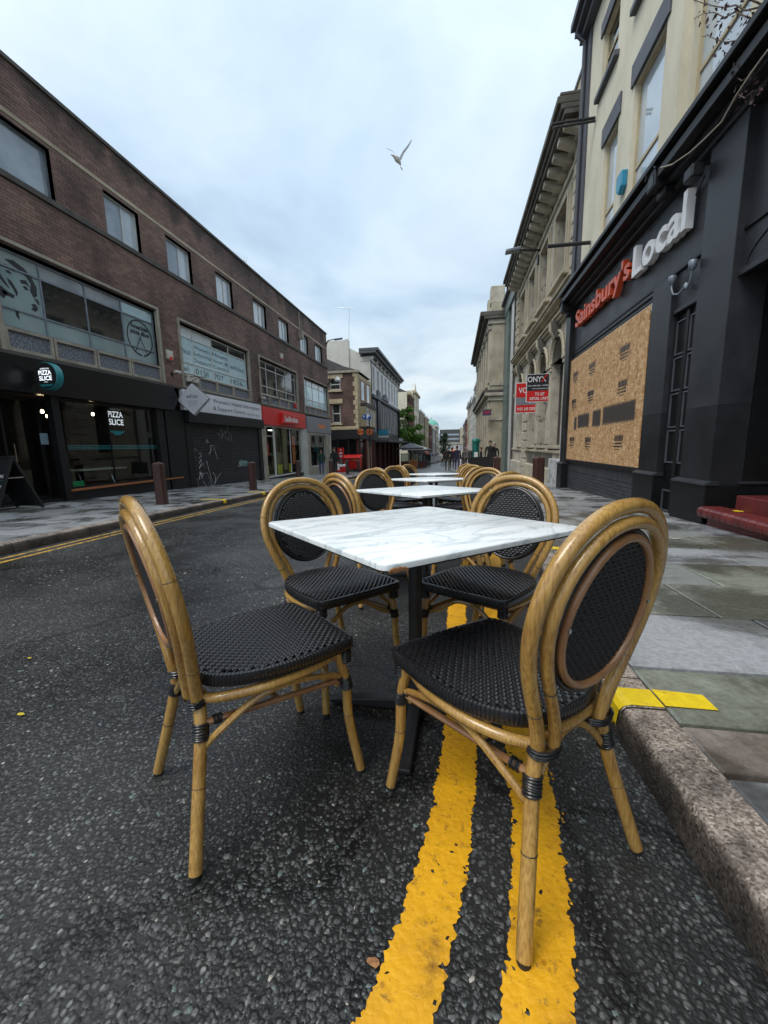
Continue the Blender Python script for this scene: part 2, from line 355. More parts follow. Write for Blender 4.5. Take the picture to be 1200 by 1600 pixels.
def line_mat():
    m, t, b = newmat('yellow_line_paint'); lk = t.links.new
    g = N(t, 'ShaderNodeNewGeometry'); P = g.outputs['Position']
    n1 = N(t, 'ShaderNodeTexNoise', i_Scale=9.0, i_Detail=8.0, i_Roughness=0.7); lk(P, n1.inputs['Vector'])
    r = ramp(t, [(0.28, (0.26, 0.12, 0.010)), (0.40, (0.66, 0.32, 0.006)), (0.65, (0.80, 0.40, 0.006))]); lk(n1.outputs['Fac'], r.inputs[0])
    n2 = N(t, 'ShaderNodeTexNoise', i_Scale=38.0, i_Detail=6.0, i_Roughness=0.75, i_Distortion=0.6); lk(P, n2.inputs['Vector'])
    r2 = ramp(t, [(0.56, (0, 0, 0)), (0.70, (1, 1, 1))]); lk(n2.outputs['Fac'], r2.inputs[0])
    mx = N(t, 'ShaderNodeMix', data_type='RGBA'); lk(r2.outputs[0], mx.inputs[0]); lk(r.outputs[0], mx.inputs[6]); mx.inputs[7].default_value = (0.16, 0.085, 0.02, 1)
    vo = N(t, 'ShaderNodeTexVoronoi', i_Scale=34.0); lk(P, vo.inputs['Vector'])
    r3 = ramp(t, [(0.10, (0.62, 0.55, 0.5)), (0.24, (1, 1, 1))]); lk(vo.outputs['Distance'], r3.inputs[0])
    vc = N(t, 'ShaderNodeSeparateColor'); lk(vo.outputs['Color'], vc.inputs[0])
    th = N(t, 'ShaderNodeMath', operation='GREATER_THAN', i_1=0.80); lk(vc.outputs[0], th.inputs[0])
    m3 = N(t, 'ShaderNodeMix', data_type='RGBA', blend_type='MULTIPLY'); lk(th.outputs[0], m3.inputs[0]); lk(mx.outputs[2], m3.inputs[6]); lk(r3.outputs[0], m3.inputs[7])
    lk(m3.outputs[2], b.inputs['Base Color']); b.inputs['Roughness'].default_value = 0.55
    v2 = N(t, 'ShaderNodeTexVoronoi', i_Scale=62.0); lk(P, v2.inputs['Vector'])
    ad = N(t, 'ShaderNodeMath', operation='SUBTRACT'); lk(n2.outputs['Fac'], ad.inputs[0]); lk(v2.outputs['Distance'], ad.inputs[1])
    bp = N(t, 'ShaderNodeBump', i_Strength=0.8, i_Distance=0.0018); lk(ad.outputs[0], bp.inputs['Height']); lk(bp.outputs[0], b.inputs['Normal'])
    return m
M['line'] = line_mat()
M['line_old'] = mat('faded_yellow_line', (0.52, 0.30, 0.03), (0.16, 0.11, 0.05), scale=14, rough=.6, lo=.38, hi=.56)
M['kerb_paint'] = mat('bright_yellow_kerb_paint', (0.82, 0.60, 0.012), (0.70, 0.48, 0.01), scale=25, rough=0.5, bump=0.003, spots=(20, 0.60, (0.16, 0.12, 0.06)))
def granite():
    m, t, b = newmat('granite_kerb'); lk = t.links.new
    g = N(t, 'ShaderNodeNewGeometry'); P = g.outputs['Position']
    vo = N(t, 'ShaderNodeTexVoronoi', i_Scale=170.0); lk(P, vo.inputs['Vector']); s = N(t, 'ShaderNodeSeparateColor'); lk(vo.outputs['Color'], s.inputs[0])
    r = ramp(t, [(0.0, (0.13, 0.10, 0.082)), (0.4, (0.30, 0.25, 0.21)), (0.8, (0.43, 0.375, 0.325)), (1.0, (0.58, 0.52, 0.45))]); lk(s.outputs[0], r.inputs[0])
    n1 = N(t, 'ShaderNodeTexNoise', i_Scale=5.0, i_Detail=7.0, i_Roughness=0.65); lk(P, n1.inputs['Vector'])
    r1 = ramp(t, [(0.38, (0.38, 0.36, 0.36)), (0.60, (1.1, 1.05, 1.0))]); lk(n1.outputs['Fac'], r1.inputs[0])
    # upright faces are coloured darker than the top
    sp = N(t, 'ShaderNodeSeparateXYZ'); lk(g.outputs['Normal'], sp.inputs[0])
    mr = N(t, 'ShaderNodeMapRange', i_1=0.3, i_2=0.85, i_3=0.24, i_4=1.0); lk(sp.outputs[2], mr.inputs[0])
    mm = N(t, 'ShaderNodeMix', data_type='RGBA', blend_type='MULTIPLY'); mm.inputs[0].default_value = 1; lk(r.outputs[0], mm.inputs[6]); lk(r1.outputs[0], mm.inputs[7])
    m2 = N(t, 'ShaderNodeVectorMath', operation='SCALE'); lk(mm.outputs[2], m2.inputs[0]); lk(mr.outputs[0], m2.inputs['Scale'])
    lk(m2.outputs[0], b.inputs['Base Color']); b.inputs['Roughness'].default_value = 0.5
    n2 = N(t, 'ShaderNodeTexNoise', i_Scale=26.0, i_Detail=6.0, i_Roughness=0.7); lk(P, n2.inputs['Vector'])
    bp = N(t, 'ShaderNodeBump', i_Strength=0.8, i_Distance=0.014); lk(n2.outputs['Fac'], bp.inputs['Height']); lk(bp.outputs[0], b.inputs['Normal'])
    return m
M['granite'] = granite()
def flag_mat(name, stops, wet=(0.40, 0.54)):
    m, t, b = newmat(name); lk = t.links.new
    g = N(t, 'ShaderNodeNewGeometry'); P = g.outputs['Position']
    oi = N(t, 'ShaderNodeObjectInfo'); r0 = ramp(t, stops); lk(oi.outputs['Random'], r0.inputs[0])
    n1 = N(t, 'ShaderNodeTexNoise', i_Scale=1.6, i_Detail=7.0, i_Roughness=0.6, i_Distortion=0.4); lk(P, n1.inputs['Vector'])
    wr = ramp(t, [(wet[0], (0.50, 0.50, 0.47)), (wet[1], (1.22, 1.24, 1.25))]); lk(n1.outputs['Fac'], wr.inputs[0])
    mm = N(t, 'ShaderNodeMix', data_type='RGBA', blend_type='MULTIPLY'); mm.inputs[0].default_value = 1; lk(r0.outputs[0], mm.inputs[6]); lk(wr.outputs[0], mm.inputs[7])
    n2 = N(t, 'ShaderNodeTexNoise', i_Scale=45.0, i_Detail=6.0, i_Roughness=0.7); lk(P, n2.inputs['Vector'])
    r2 = ramp(t, [(0.3, (0.72, 0.72, 0.72)), (0.7, (1.25, 1.25, 1.25))]); lk(n2.outputs['Fac'], r2.inputs[0])
    m2 = N(t, 'ShaderNodeMix', data_type='RGBA', blend_type='MULTIPLY'); m2.inputs[0].default_value = 1; lk(mm.outputs[2], m2.inputs[6]); lk(r2.outputs[0], m2.inputs[7])
    # chewing-gum spots
    vo = N(t, 'ShaderNodeTexVoronoi', i_Scale=3.2); lk(P, vo.inputs['Vector']); r3 = ramp(t, [(0.045, (1, 1, 1)), (0.06, (0, 0, 0))]); lk(vo.outputs['Distance'], r3.inputs[0])
    m3 = N(t, 'ShaderNodeMix', data_type='RGBA'); lk(r3.outputs[0], m3.inputs[0]); lk(m2.outputs[2], m3.inputs[6]); m3.inputs[7].default_value = (0.30, 0.30, 0.28, 1)
    lk(m3.outputs[2], b.inputs['Base Color'])
    rr = N(t, 'ShaderNodeMapRange', i_1=wet[0], i_2=wet[1], i_3=0.10, i_4=0.42); lk(n1.outputs['Fac'], rr.inputs[0]); lk(rr.outputs[0], b.inputs['Roughness'])
    bp = N(t, 'ShaderNodeBump', i_Strength=0.5, i_Distance=0.004); lk(n2.outputs['Fac'], bp.inputs['Height']); lk(bp.outputs[0], b.inputs['Normal'])
    return m
M['flag'] = flag_mat('york_stone', [(0.0, (0.17, 0.173, 0.180)), (0.35, (0.25, 0.253, 0.262)), (0.6, (0.19, 0.195, 0.175)), (0.8, (0.29, 0.292, 0.297)), (1.0, (0.22, 0.222, 0.222))])
M['flag_green'] = flag_mat('algae_stained_york_stone', [(0.0, (0.19, 0.195, 0.155)), (1.0, (0.23, 0.235, 0.20))], (0.44, 0.60))
M['flag_brown'] = flag_mat('brown_sandstone', [(0.0, (0.20, 0.165, 0.14)), (1.0, (0.22, 0.18, 0.155))])
M['mortar'] = mat('dark_mortar', (0.045, 0.043, 0.038), (0.02, 0.02, 0.018), scale=40, rough=0.8, bump=0.004)
def bamboo():
    m, t, b = newmat('bamboo_look_tube'); lk = t.links.new
    vec = coords(t, 'obj', (1, 1, 0.06))
    n1 = N(t, 'ShaderNodeTexNoise', i_Scale=220.0, i_Detail=3.0); lk(vec, n1.inputs['Vector'])
    v2 = coords(t, 'obj')
    n2 = N(t, 'ShaderNodeTexNoise', i_Scale=7.0, i_Detail=4.0); lk(v2, n2.inputs['Vector'])
    r = ramp(t, [(0.30, (0.27, 0.145, 0.038)), (0.47, (0.38, 0.215, 0.058)), (0.66, (0.46, 0.275, 0.078))]); lk(n1.outputs['Fac'], r.inputs[0])
    r2 = ramp(t, [(0.30, (0.78, 0.70, 0.60)), (0.50, (1, 1, 1)), (0.70, (1.08, 1.1, 1.1))]); lk(n2.outputs['Fac'], r2.inputs[0])
    mm = N(t, 'ShaderNodeMix', data_type='RGBA', blend_type='MULTIPLY'); mm.inputs[0].default_value = 1; lk(r.outputs[0], mm.inputs[6]); lk(r2.outputs[0], mm.inputs[7])
    lk(mm.outputs[2], b.inputs['Base Color']); b.inputs['Roughness'].default_value = 0.22; b.inputs['Coat Weight'].default_value = 0.5; b.inputs['Coat Roughness'].default_value = 0.12
    bp = N(t, 'ShaderNodeBump', i_Strength=0.25, i_Distance=0.001); lk(n1.outputs['Fac'], bp.inputs['Height']); lk(bp.outputs[0], b.inputs['Normal'])
    return m
M['bamboo'] = bamboo()
M['bamboo_brown'] = mat('reddish_brown_tube', (0.34, 0.175, 0.075), (0.22, 0.10, 0.042), scale=9, rough=0.25, coat=0.4, mode='obj')
M['weave'] = mat('black_wicker', (0.022, 0.022, 0.024), (0.012, 0.012, 0.013), scale=120, rough=0.20, bump=0.0001, bscale=500, mode='obj')
M['weave_back'] = mat('black_wicker_back', (0.018, 0.018, 0.020), (0.010, 0.010, 0.011), scale=120, rough=0.42, bump=0.0006, bscale=500, mode='obj')
M['binding'] = mat('black_binding', (0.016, 0.016, 0.017), rough=0.3, scale=60, mode='obj')
M['blackmetal'] = mat('black_metal', (0.020, 0.021, 0.023), (0.012, 0.012, 0.013), scale=30, rough=0.42, bump=0.0005, mode='obj')
M['steel'] = mat('steel', (0.6, 0.6, 0.6), rough=0.25, metal=1.0)
def marble():
    m, t, b = newmat('white_marble_laminate'); lk = t.links.new
    vec = coords(t, 'obj', (1.0, 1.0, 1.0))
    mp = N(t, 'ShaderNodeMapping'); mp.inputs['Rotation'].default_value = (0, 0, rad(28)); mp.inputs['Scale'].default_value = (1.0, 3.0, 1.0); lk(vec, mp.inputs[0])
    n1 = N(t, 'ShaderNodeTexNoise', i_Scale=2.6, i_Detail=9.0, i_Roughness=0.58, i_Distortion=1.3); lk(mp.outputs[0], n1.inputs['Vector'])
    s = N(t, 'ShaderNodeMath', operation='SUBTRACT', i_1=0.5); lk(n1.outputs['Fac'], s.inputs[0]); a = N(t, 'ShaderNodeMath', operation='ABSOLUTE'); lk(s.outputs[0], a.inputs[0])
    r = ramp(t, [(0.0, (0.50, 0.555, 0.57)), (0.014, (0.66, 0.70, 0.71)), (0.05, (0.80, 0.825, 0.82)), (0.16, (0.84, 0.855, 0.845))]); lk(a.outputs[0], r.inputs[0])
    n2 = N(t, 'ShaderNodeTexNoise', i_Scale=4.2, i_Detail=5.0); lk(mp.outputs[0], n2.inputs['Vector'])
    r2 = ramp(t, [(0.36, (0.86, 0.89, 0.895)), (0.55, (1, 1, 1))]); lk(n2.outputs['Fac'], r2.inputs[0])
    mm = N(t, 'ShaderNodeMix', data_type='RGBA', blend_type='MULTIPLY'); mm.inputs[0].default_value = 1; lk(r.outputs[0], mm.inputs[6]); lk(r2.outputs[0], mm.inputs[7])
    lk(mm.outputs[2], b.inputs['Base Color']); b.inputs['Roughness'].default_value = 0.42
    return m
M['marble'] = marble()
M['chipboard'] = mat('chipped_edge', (0.42, 0.20, 0.08), (0.20, 0.09, 0.04), scale=90, rough=0.9, bump=0.003, mode='obj')
M['brickR'] = brick_mat('brown_brick', (0.225, 0.142, 0.115), (0.138, 0.090, 0.075), (0.05, 0.045, 0.042))
M['brickRflat'] = brick_mat('brown_brick_far', (0.225, 0.142, 0.115), (0.138, 0.090, 0.075), (0.05, 0.042, 0.038), flat=True)
M['brickmortar'] = mat('grey_brown_mortar', (0.052, 0.044, 0.040), (0.035, 0.030, 0.028), scale=3, rough=0.9)
M['concrete'] = mat('pale_concrete', (0.36, 0.33, 0.27), (0.24, 0.21, 0.17), scale=3, rough=0.8, bump=0.002, bscale=30)
M['conc_dark'] = mat('weathered_coping', (0.10, 0.09, 0.08), (0.055, 0.05, 0.045), scale=2, rough=0.8, bump=0.003, bscale=20)
M['cream_band'] = mat('cream_string_course', (0.46, 0.40, 0.29), (0.32, 0.27, 0.19), scale=2, rough=0.8)
M['alu'] = mat('grey_aluminium', (0.22, 0.25, 0.29), (0.16, 0.18, 0.21), scale=6, rough=0.4, metal=0.3)
M['whiteframe'] = mat('white_window_frame', (0.62, 0.63, 0.62), (0.48, 0.49, 0.48), scale=6, rough=0.45)
M['spandrel'] = mat('speckled_blue_grey_panel', (0.20, 0.215, 0.25), (0.085, 0.092, 0.115), scale=28, rough=0.5, lo=0.46, hi=0.54, detail=1)
M['black'] = mat('black_paint', (0.015, 0.015, 0.016), (0.009, 0.009, 0.010), scale=5, rough=0.45, spec=.3, bump=0.001, bscale=30)
M['blackgloss'] = mat('black_gloss_fascia', (0.012, 0.012, 0.013), (0.009, 0.009, 0.010), scale=2, rough=0.25, spec=.35)
M['charcoal'] = mat('charcoal_painted_timber', (0.036, 0.038, 0.043), (0.020, 0.021, 0.024), scale=2.2, rough=0.5, rough2=0.38, spec=.35, bump=0.0015, bscale=45, spots=(9, 0.70, (0.075, 0.078, 0.085)))
M['darkdoor'] = mat('near_black_paint', (0.009, 0.0095, 0.0095), (0.005, 0.0055, 0.006), scale=4, rough=0.42, spec=.3, bump=0.001, bscale=40, spots=(16, 0.72, (0.05, 0.05, 0.05)))
M['interior'] = mat('dim_interior', (0.03, 0.028, 0.026), rough=0.8)
M['teal'] = mat('teal_print', (0.02, 0.24, 0.27), rough=0.4)
M['white'] = mat('white_paint', (0.74, 0.74, 0.74), (0.66, 0.66, 0.66), scale=5, rough=0.4)
M['offwhite'] = mat('off_white_plastic', (0.58, 0.56, 0.50), (0.48, 0.46, 0.40), scale=9, rough=0.4)
M['red'] = mat('shop_red', (0.64, 0.018, 0.014), (0.56, 0.014, 0.012), scale=3, rough=0.35)
M['redorange'] = mat('sign_orange_red', (0.62, 0.085, 0.025), (0.54, 0.07, 0.022), scale=6, rough=0.4)
M['orange'] = mat('sign_orange', (0.80, 0.20, 0.03), rough=0.4)
M['greysign'] = mat('grey_sign', (0.22, 0.235, 0.26), rough=0.45)
M['lilacwhite'] = mat('pale_lilac_white_sign', (0.72, 0.72, 0.78), (0.66, 0.66, 0.72), scale=2, rough=0.35)
M['navy'] = mat('navy_ink', (0.045, 0.035, 0.10), rough=0.5)
M['film'] = glass_opaque('pale_blue_window_film', (0.52, 0.70, 0.75), 0.12, (0.46, 0.63, 0.69))
M['frosted'] = glass_opaque('teal_frosted_glass', (0.27, 0.36, 0.37), 0.08, (0.21, 0.29, 0.30))
M['glassdark'] = glass_opaque('dark_window_glass', (0.022, 0.024, 0.024), 0.04, (0.04, 0.038, 0.034))
M['glasssky'] = glass_opaque('sky_reflection_tone_glass', (0.33, 0.38, 0.43), 0.04, (0.22, 0.26, 0.30))  # grey-blue sky reflection put into the base colour of the panes
M['glassbright'] = glass_opaque('blind_and_sky_tone_glass', (0.52, 0.58, 0.62), 0.04, (0.40, 0.45, 0.49))  # pale tone: blinds behind, plus sky reflection put into the colour
M['palewall'] = mat('white_painted_render', (0.74, 0.74, 0.73), (0.62, 0.62, 0.61), scale=1, rough=.7)
M['curtain'] = mat('pale_curtain', (0.70, 0.76, 0.77), (0.50, 0.56, 0.58), scale=4, st=(1, 9, 0.3), rough=0.8)
M['clear'] = glass_clear('shop_glass')
M['clearpale'] = glass_clear('thin_screen_glass', (0.55, 0.6, 0.6))
M['stone'] = mat('sooty_sandstone', (0.52, 0.475, 0.38), (0.31, 0.28, 0.22), scale=1.4, rough=0.85, bump=0.006, bscale=18, spots=(2.4, 0.60, (0.085, 0.080, 0.070)))
M['stone_lt'] = mat('pale_sandstone', (0.47, 0.42, 0.31), (0.32, 0.28, 0.20), scale=1.1, rough=0.85, bump=0.004, bscale=16, spots=(2.0, 0.63, (0.12, 0.11, 0.095)))
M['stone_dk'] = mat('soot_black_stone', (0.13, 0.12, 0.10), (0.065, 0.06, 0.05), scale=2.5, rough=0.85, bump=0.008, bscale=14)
M['peeling'] = mat('peeling_white_paint_on_stone', (0.50, 0.50, 0.50), (0.42, 0.42, 0.41), scale=2, rough=0.6, spots=(3.0, 0.56, (0.10, 0.095, 0.085)), bump=0.004, bscale=12)
M['cream'] = mat('cream_render', (0.68, 0.63, 0.49), (0.57, 0.525, 0.40), scale=1.6, rough=0.8, bump=0.006, bscale=14, spots=(7, 0.71, (0.33, 0.29, 0.20)), st=(1, 1, 0.5))
M['lintel'] = mat('slate_grey_paint', (0.085, 0.088, 0.105), (0.06, 0.062, 0.075), scale=3, rough=0.55, bump=0.002, bscale=30)
M['greengrey'] = mat('green_grey_stone_cladding', (0.125, 0.165, 0.15), (0.095, 0.125, 0.115), scale=0.8, rough=0.45)
M['palepanel'] = mat('pale_grey_panel', (0.50, 0.50, 0.47), (0.40, 0.40, 0.37), scale=1.5, rough=0.6)
M['whiterender'] = mat('off_white_render', (0.60, 0.58, 0.52), (0.47, 0.45, 0.40), scale=0.7, rough=0.85, bump=0.006, bscale=6, spots=(1.4, 0.62, (0.36, 0.33, 0.28)))
M['slate'] = mat('slate_roof', (0.085, 0.085, 0.082), (0.055, 0.055, 0.053), scale=5, rough=0.7, bump=0.01, bscale=12)
M['redbrick'] = brick_mat('red_brick_far', (0.26, 0.07, 0.045), (0.19, 0.05, 0.035), (0.12, 0.08, 0.06), flat=True)
M['brownbrickS'] = brick_mat('brown_brick_side', (0.135, 0.082, 0.066), (0.095, 0.060, 0.052), (0.085, 0.068, 0.056), axis='y')
M['buff'] = mat('buff_stone_trim', (0.52, 0.44, 0.28), (0.38, 0.31, 0.19), scale=3, rough=0.8, bump=0.004, bscale=16)
M['pinkish'] = mat('faded_pink_render', (0.34, 0.22, 0.16), (0.26, 0.17, 0.12), scale=2, rough=0.8)
M['wood_post'] = mat('wet_red_brown_hardwood', (0.075, 0.026, 0.019), (0.030, 0.014, 0.012), scale=26, rough=0.42, bump=0.003, bscale=60, st=(1, 1, 0.12), spots=(5, 0.66, (0.19, 0.13, 0.11)))
M['maroon'] = mat('dark_maroon_frame', (0.09, 0.018, 0.014), rough=0.5)
M['timber'] = mat('terracotta_brown', (0.32, 0.11, 0.035), rough=0.6)
M['bin_red'] = mat('red_plastic', (0.62, 0.015, 0.012), (0.54, 0.012, 0.010), scale=5, rough=0.38)
M['rubber'] = mat('black_rubber', (0.012, 0.012, 0.012), rough=0.7)
M['yellow'] = mat('yellow_card', (0.72, 0.66, 0.02), rough=0.5)
M['tile_red'] = mat('glazed_red_tile', (0.17, 0.030, 0.026), (0.11, 0.020, 0.020), scale=14, rough=0.26, rough2=0.45, bump=0.002, bscale=50, rnd=0.18)
M['maroonstep'] = mat('worn_maroon_painted_riser', (0.15, 0.022, 0.020), (0.085, 0.016, 0.018), scale=9, rough=0.4, bump=0.004, bscale=30, st=(1, 1, 0.4))
M['slab_plinth'] = mat('painted_black_brick', (0.050, 0.052, 0.058), (0.034, 0.035, 0.040), scale=8, rough=0.5, bump=0.002, bscale=60, rnd=0.2)
# ------------------------------------------------------------------ GROUND
def interp(tab, y):
    ys = [a for a, _ in tab]; xs = [b for _, b in tab]; return float(np.interp(y, ys, xs))
KR = [(-3, 0.60), (0.4, 0.59), (0.7, 0.57), (1.5, 0.555), (2.5, 0.60), (3.4, 0.70), (4.5, 0.86), (6, 1.02), (8, 1.14), (12, 1.22), (20, 1.20), (60, 1.25), (150, 1.3)]
KL = [(-3, -4.65), (0, -4.70), (3.4, -4.76), (5, -4.92), (6.4, -5.04), (9, -5.2), (12, -5.33), (20, -5.50), (45, -5.55), (150, -5.0)]
XL, XR, XB = -8.9, 3.1, 3.3
def kr(y): return interp(KR, y)
def kl(y): return interp(KL, y)
# terrain: one sheet out to the horizon
m = MB(); ys = [-30, 0, 20, 60, 150, 400, 4000]; xs = [-4000, -400, -60, 60, 400, 4000]
for y in ys:
    for x in xs: m.v.append((x, y, gz(y)-0.03))
for j in range(len(ys)-1):
    for i in range(len(xs)-1): a = j*len(xs)+i; m.f.append([a, a+1, a+1+len(xs), a+len(xs)]); m.m.append(0)
m.build('ground', M['conc_dark'], kind='structure')
# road sheet
m = MB(); yy = list(np.arange(-3, 12, 0.5))+list(np.arange(12, 152, 4))
for i in range(len(yy)-1):
    a, b = yy[i], yy[i+1]
    m.quad((kl(a)-.02, a, gz(a)), (kr(a)+.02, a, gz(a)), (kr(b)+.02, b, gz(b)), (kl(b)-.02, b, gz(b)))
m.build('road', M['road'], kind='structure')

# exposed stones pressed into the bitumen near the camera
def stones(n, y0, y1, seed, smin, smax):
    r = np.random.default_rng(seed); K = 5
    y = y0 + (y1-y0)*r.random(n)**0.85
    x = np.empty(n); w = np.minimum(0.25+y*1.05, 4.0)
    cx = -0.17*y
    x = cx + (r.random(n)*2-1)*(w+0.25)
    # clumped: real surfacing is worn in drifts
    cl = np.sin(x*3.1+1.3*np.sin(y*2.2))+np.sin(y*4.3+2.0*np.sin(x*1.7))
    keep = (r.random(n) < 0.50+0.30*cl) & (x < np.array([kr(v) for v in y])-0.02)
    x, y = x[keep], y[keep]; n = len(x)
    s = smin+(smax-smin)*r.random(n)**1.6; asp = 0.55+0.45*r.random(n); rot = r.random(n)*np.pi*2; h = s*(0.04+0.10*r.random(n))
    th = np.arange(K)/K*2*np.pi
    rr = s[:, None]*(0.6+0.7*r.random((n, K)))
    px = rr*np.cos(th); py = rr*np.sin(th)*asp[:, None]
    X = x[:, None]+px*np.cos(rot)[:, None]-py*np.sin(rot)[:, None]; Y = y[:, None]+px*np.sin(rot)[:, None]+py*np.cos(rot)[:, None]
    tilt = (r.random((n, 2))-0.5)*0.28
    base = np.stack([X, Y, -SLOPE*Y-0.001], -1)
    Xt = x[:, None]+(X-x[:, None])*0.82; Yt = y[:, None]+(Y-y[:, None])*0.82
    Zt = -SLOPE*Yt+h[:, None]+(Xt-x[:, None])*tilt[:, :1]+(Yt-y[:, None])*tilt[:, 1:]
    top = np.stack([Xt, Yt, np.maximum(Zt, -SLOPE*Yt+0.0004)], -1)
    V = np.concatenate([base, top], 1).reshape(-1, 3)
    o = np.arange(n)[:, None, None]*(2*K); q = np.array([[i, (i+1) % K, K+(i+1) % K, K+i] for i in range(K)])[None]
    Q = (o+q).reshape(-1, 4)
    T = (np.arange(n)[:, None]*(2*K)+np.arange(K, 2*K)[None])
    return V, Q, T
def np_mesh(name, V, Q, T, material):
    me = bpy.data.meshes.new(name); K = T.shape[1] if len(T) else 0
    me.vertices.add(len(V)); me.vertices.foreach_set('co', V.astype(np.float32).ravel())
    loops = np.concatenate([Q.ravel(), T.ravel()]); me.loops.add(len(loops)); me.loops.foreach_set('vertex_index', loops.astype(np.int32))
    st = np.concatenate([np.arange(len(Q))*4, len(Q)*4+np.arange(len(T))*K]).astype(np.int32)
    me.polygons.add(len(st)); me.polygons.foreach_set('loop_start', st)
    me.materials.append(material); me.update(calc_edges=True); me.validate(); return me
A1 = stones(30000, 0.30, 1.9, 3, 0.0028, 0.0098); A2 = stones(34000, 1.7, 5.5, 5, 0.005, 0.013)
V = np.concatenate([A1[0], A2[0]]); o_ = len(A1[0])
me = np_mesh('road_stones', V, np.concatenate([A1[1], A2[1]+o_]), np.concatenate([A1[2], A2[2]+o_]), M['chips'])
o = bpy.data.objects.new('road_stones', me); COL.objects.link(o); tag(o, 'loose grey and greenish aggregate stones pressed into the wet road surface', 'gravel', kind='stuff')

# yellow lines: a ragged 5 mm thick strip each
def strip(name, pts, w, label, h=0.0028, rag=0.0026, y_end=60, mt='line'):
    P = [Vector((x, y, 0)) for x, y in pts]; fine = []
    for i in range(len(P)-1):
        k = max(2, int((P[i+1]-P[i]).length/(0.005 if P[i].y < 4 else 0.3)))
        for j in range(k): fine.append(P[i].lerp(P[i+1], j/k))
    fine.append(P[-1]); n = len(fine)
    # smooth
    for _ in range(240 if name else 0):
        fine = [fine[0]]+[(fine[i-1]+fine[i]*2+fine[i+1])/4 for i in range(1, n-1)]+[fine[-1]]
    m = MB(); el = er = 0.0; rows = []
    for i, p in enumerate(fine):
        t = (fine[min(i+1, n-1)]-fine[max(i-1, 0)]).normalized(); nrm = Vector((t.y, -t.x, 0))
        el = el*0.6+random.gauss(0, rag); er = er*0.6+random.gauss(0, rag)
        a = p - nrm*(w/2+el); b = p + nrm*(w/2+er)
        rows.append((a, b))
    vs = []
    for a, b in rows:
        vs += [(a.x, a.y, gz(a.y)-0.002), (a.x+0.003, a.y, gz(a.y)+h), (b.x-0.003, b.y, gz(b.y)+h), (b.x, b.y, gz(b.y)-0.002)]
    fs = []
    for i in range(n-1):
        for k in range(3): fs.append((4*i+k, 4*i+k+1, 4*i+5+k, 4*i+4+k))
    if name in ('a', 'b'):      # worn paint: fine cells with chips missing, mostly at the edges
        from mathutils import noise as nz_
        m = MB(); C_ = 20; jt = lambda i, q: Vector((nz_.noise(Vector((i*.71, q*1.37, 2.2)))*.005, nz_.noise(Vector((i*.83, q*1.11, 7.7)))*.005, 0)); sd_ = 3.7 if name == 'a' else 9.1
        k1 = next(i for i, (a, b) in enumerate(rows) if a.y > 4.3)
        far_rows = range(k1, n-1)
        for i in far_rows: m.add([vs[4*i+1], vs[4*i+2], vs[4*i+6], vs[4*i+5]], [(0, 1, 2, 3)])
        for i in range(k1):
            (a, b), (c, d) = rows[i], rows[i+1]
            for q in range(C_):
                u0, u1 = q/C_, (q+1)/C_; P4 = [a.lerp(b, u0)+jt(i, q), a.lerp(b, u1)+jt(i, q+1), c.lerp(d, u1)+jt(i+1, q+1), c.lerp(d, u0)+jt(i+1, q)]; p = (P4[0]+P4[2])/2
                e = abs((u0+u1)/2-.5)*2
                v = .55*nz_.noise(Vector((p.x*34, p.y*34, sd_)))+.45*nz_.noise(Vector((p.x*95, p.y*95, sd_+5)))
                if v > .50-.26*max(0, (e-.72)/.28): continue
                hh_ = h*(.75+.5*nz_.noise(Vector((p.x*60, p.y*60, 1.3))))
                m.add([(w_.x, w_.y, gz(w_.y)+h*.8+.0006*nz_.noise(Vector((w_.x*120, w_.y*120, 0)))) for w_ in P4], [(0, 1, 2, 3)])
        return m.build('yellow_line', M[mt], label=label, kind='structure')
    m.add(vs, fs); return m.build('yellow_line', M[mt], label=label, kind='structure')
far = [6, 9, 12, 16, 24, 40, 70]
strip('a', [(-0.22, 0.30), (-0.085, 0.52), (-0.022, 0.78), (0.012, 1.05), (0.03, 1.3), (0.022, 1.8), (0.02, 2.5), (0.10, 3.4), (0.24, 4.5)]+[(kr(y)-0.56, y) for y in far], 0.112, None)
strip('b', [(0.06, 0.28), (0.138, 0.54), (0.19, 0.75), (0.218, 0.95), (0.235, 1.3), (0.235, 1.8), (0.25, 2.5), (0.33, 3.4), (0.49, 4.5)]+[(kr(y)-0.34, y) for y in far], 0.118, None)
strip('c', [(kl(y)-0.02+0.20, y) for y in (-1, 1, 3, 5, 7, 9, 12, 16, 22, 30)], 0.052, None, rag=0.002, mt='line_old')
strip('d', [(kl(y)-0.02+0.36, y) for y in (-1, 1, 3, 5, 7, 9, 12, 16, 22, 30)], 0.052, None, rag=0.002, mt='line_old')
# flakes of paint beside the second line
m = MB()
for i in range(38):
    y = random.uniform(0.5, 1.6); x = interp([(0.5, 0.13), (0.75, 0.19), (0.95, 0.218), (1.3, 0.235), (1.8, 0.235)], y)+0.059+abs(random.gauss(0.006, 0.006)); s = random.uniform(0.002, 0.0055)
    m.add([(x+s*random.uniform(.6, 1.3)*math.cos(a), y+s*random.uniform(.6, 1.6)*math.sin(a), gz(y)+0.0068) for a in np.arange(6)*math.pi/3], [tuple(range(6))])
m.build('paint_flakes', M['line'], kind='stuff', label='small flakes of yellow paint broken off along the right hand line', cat='paint')

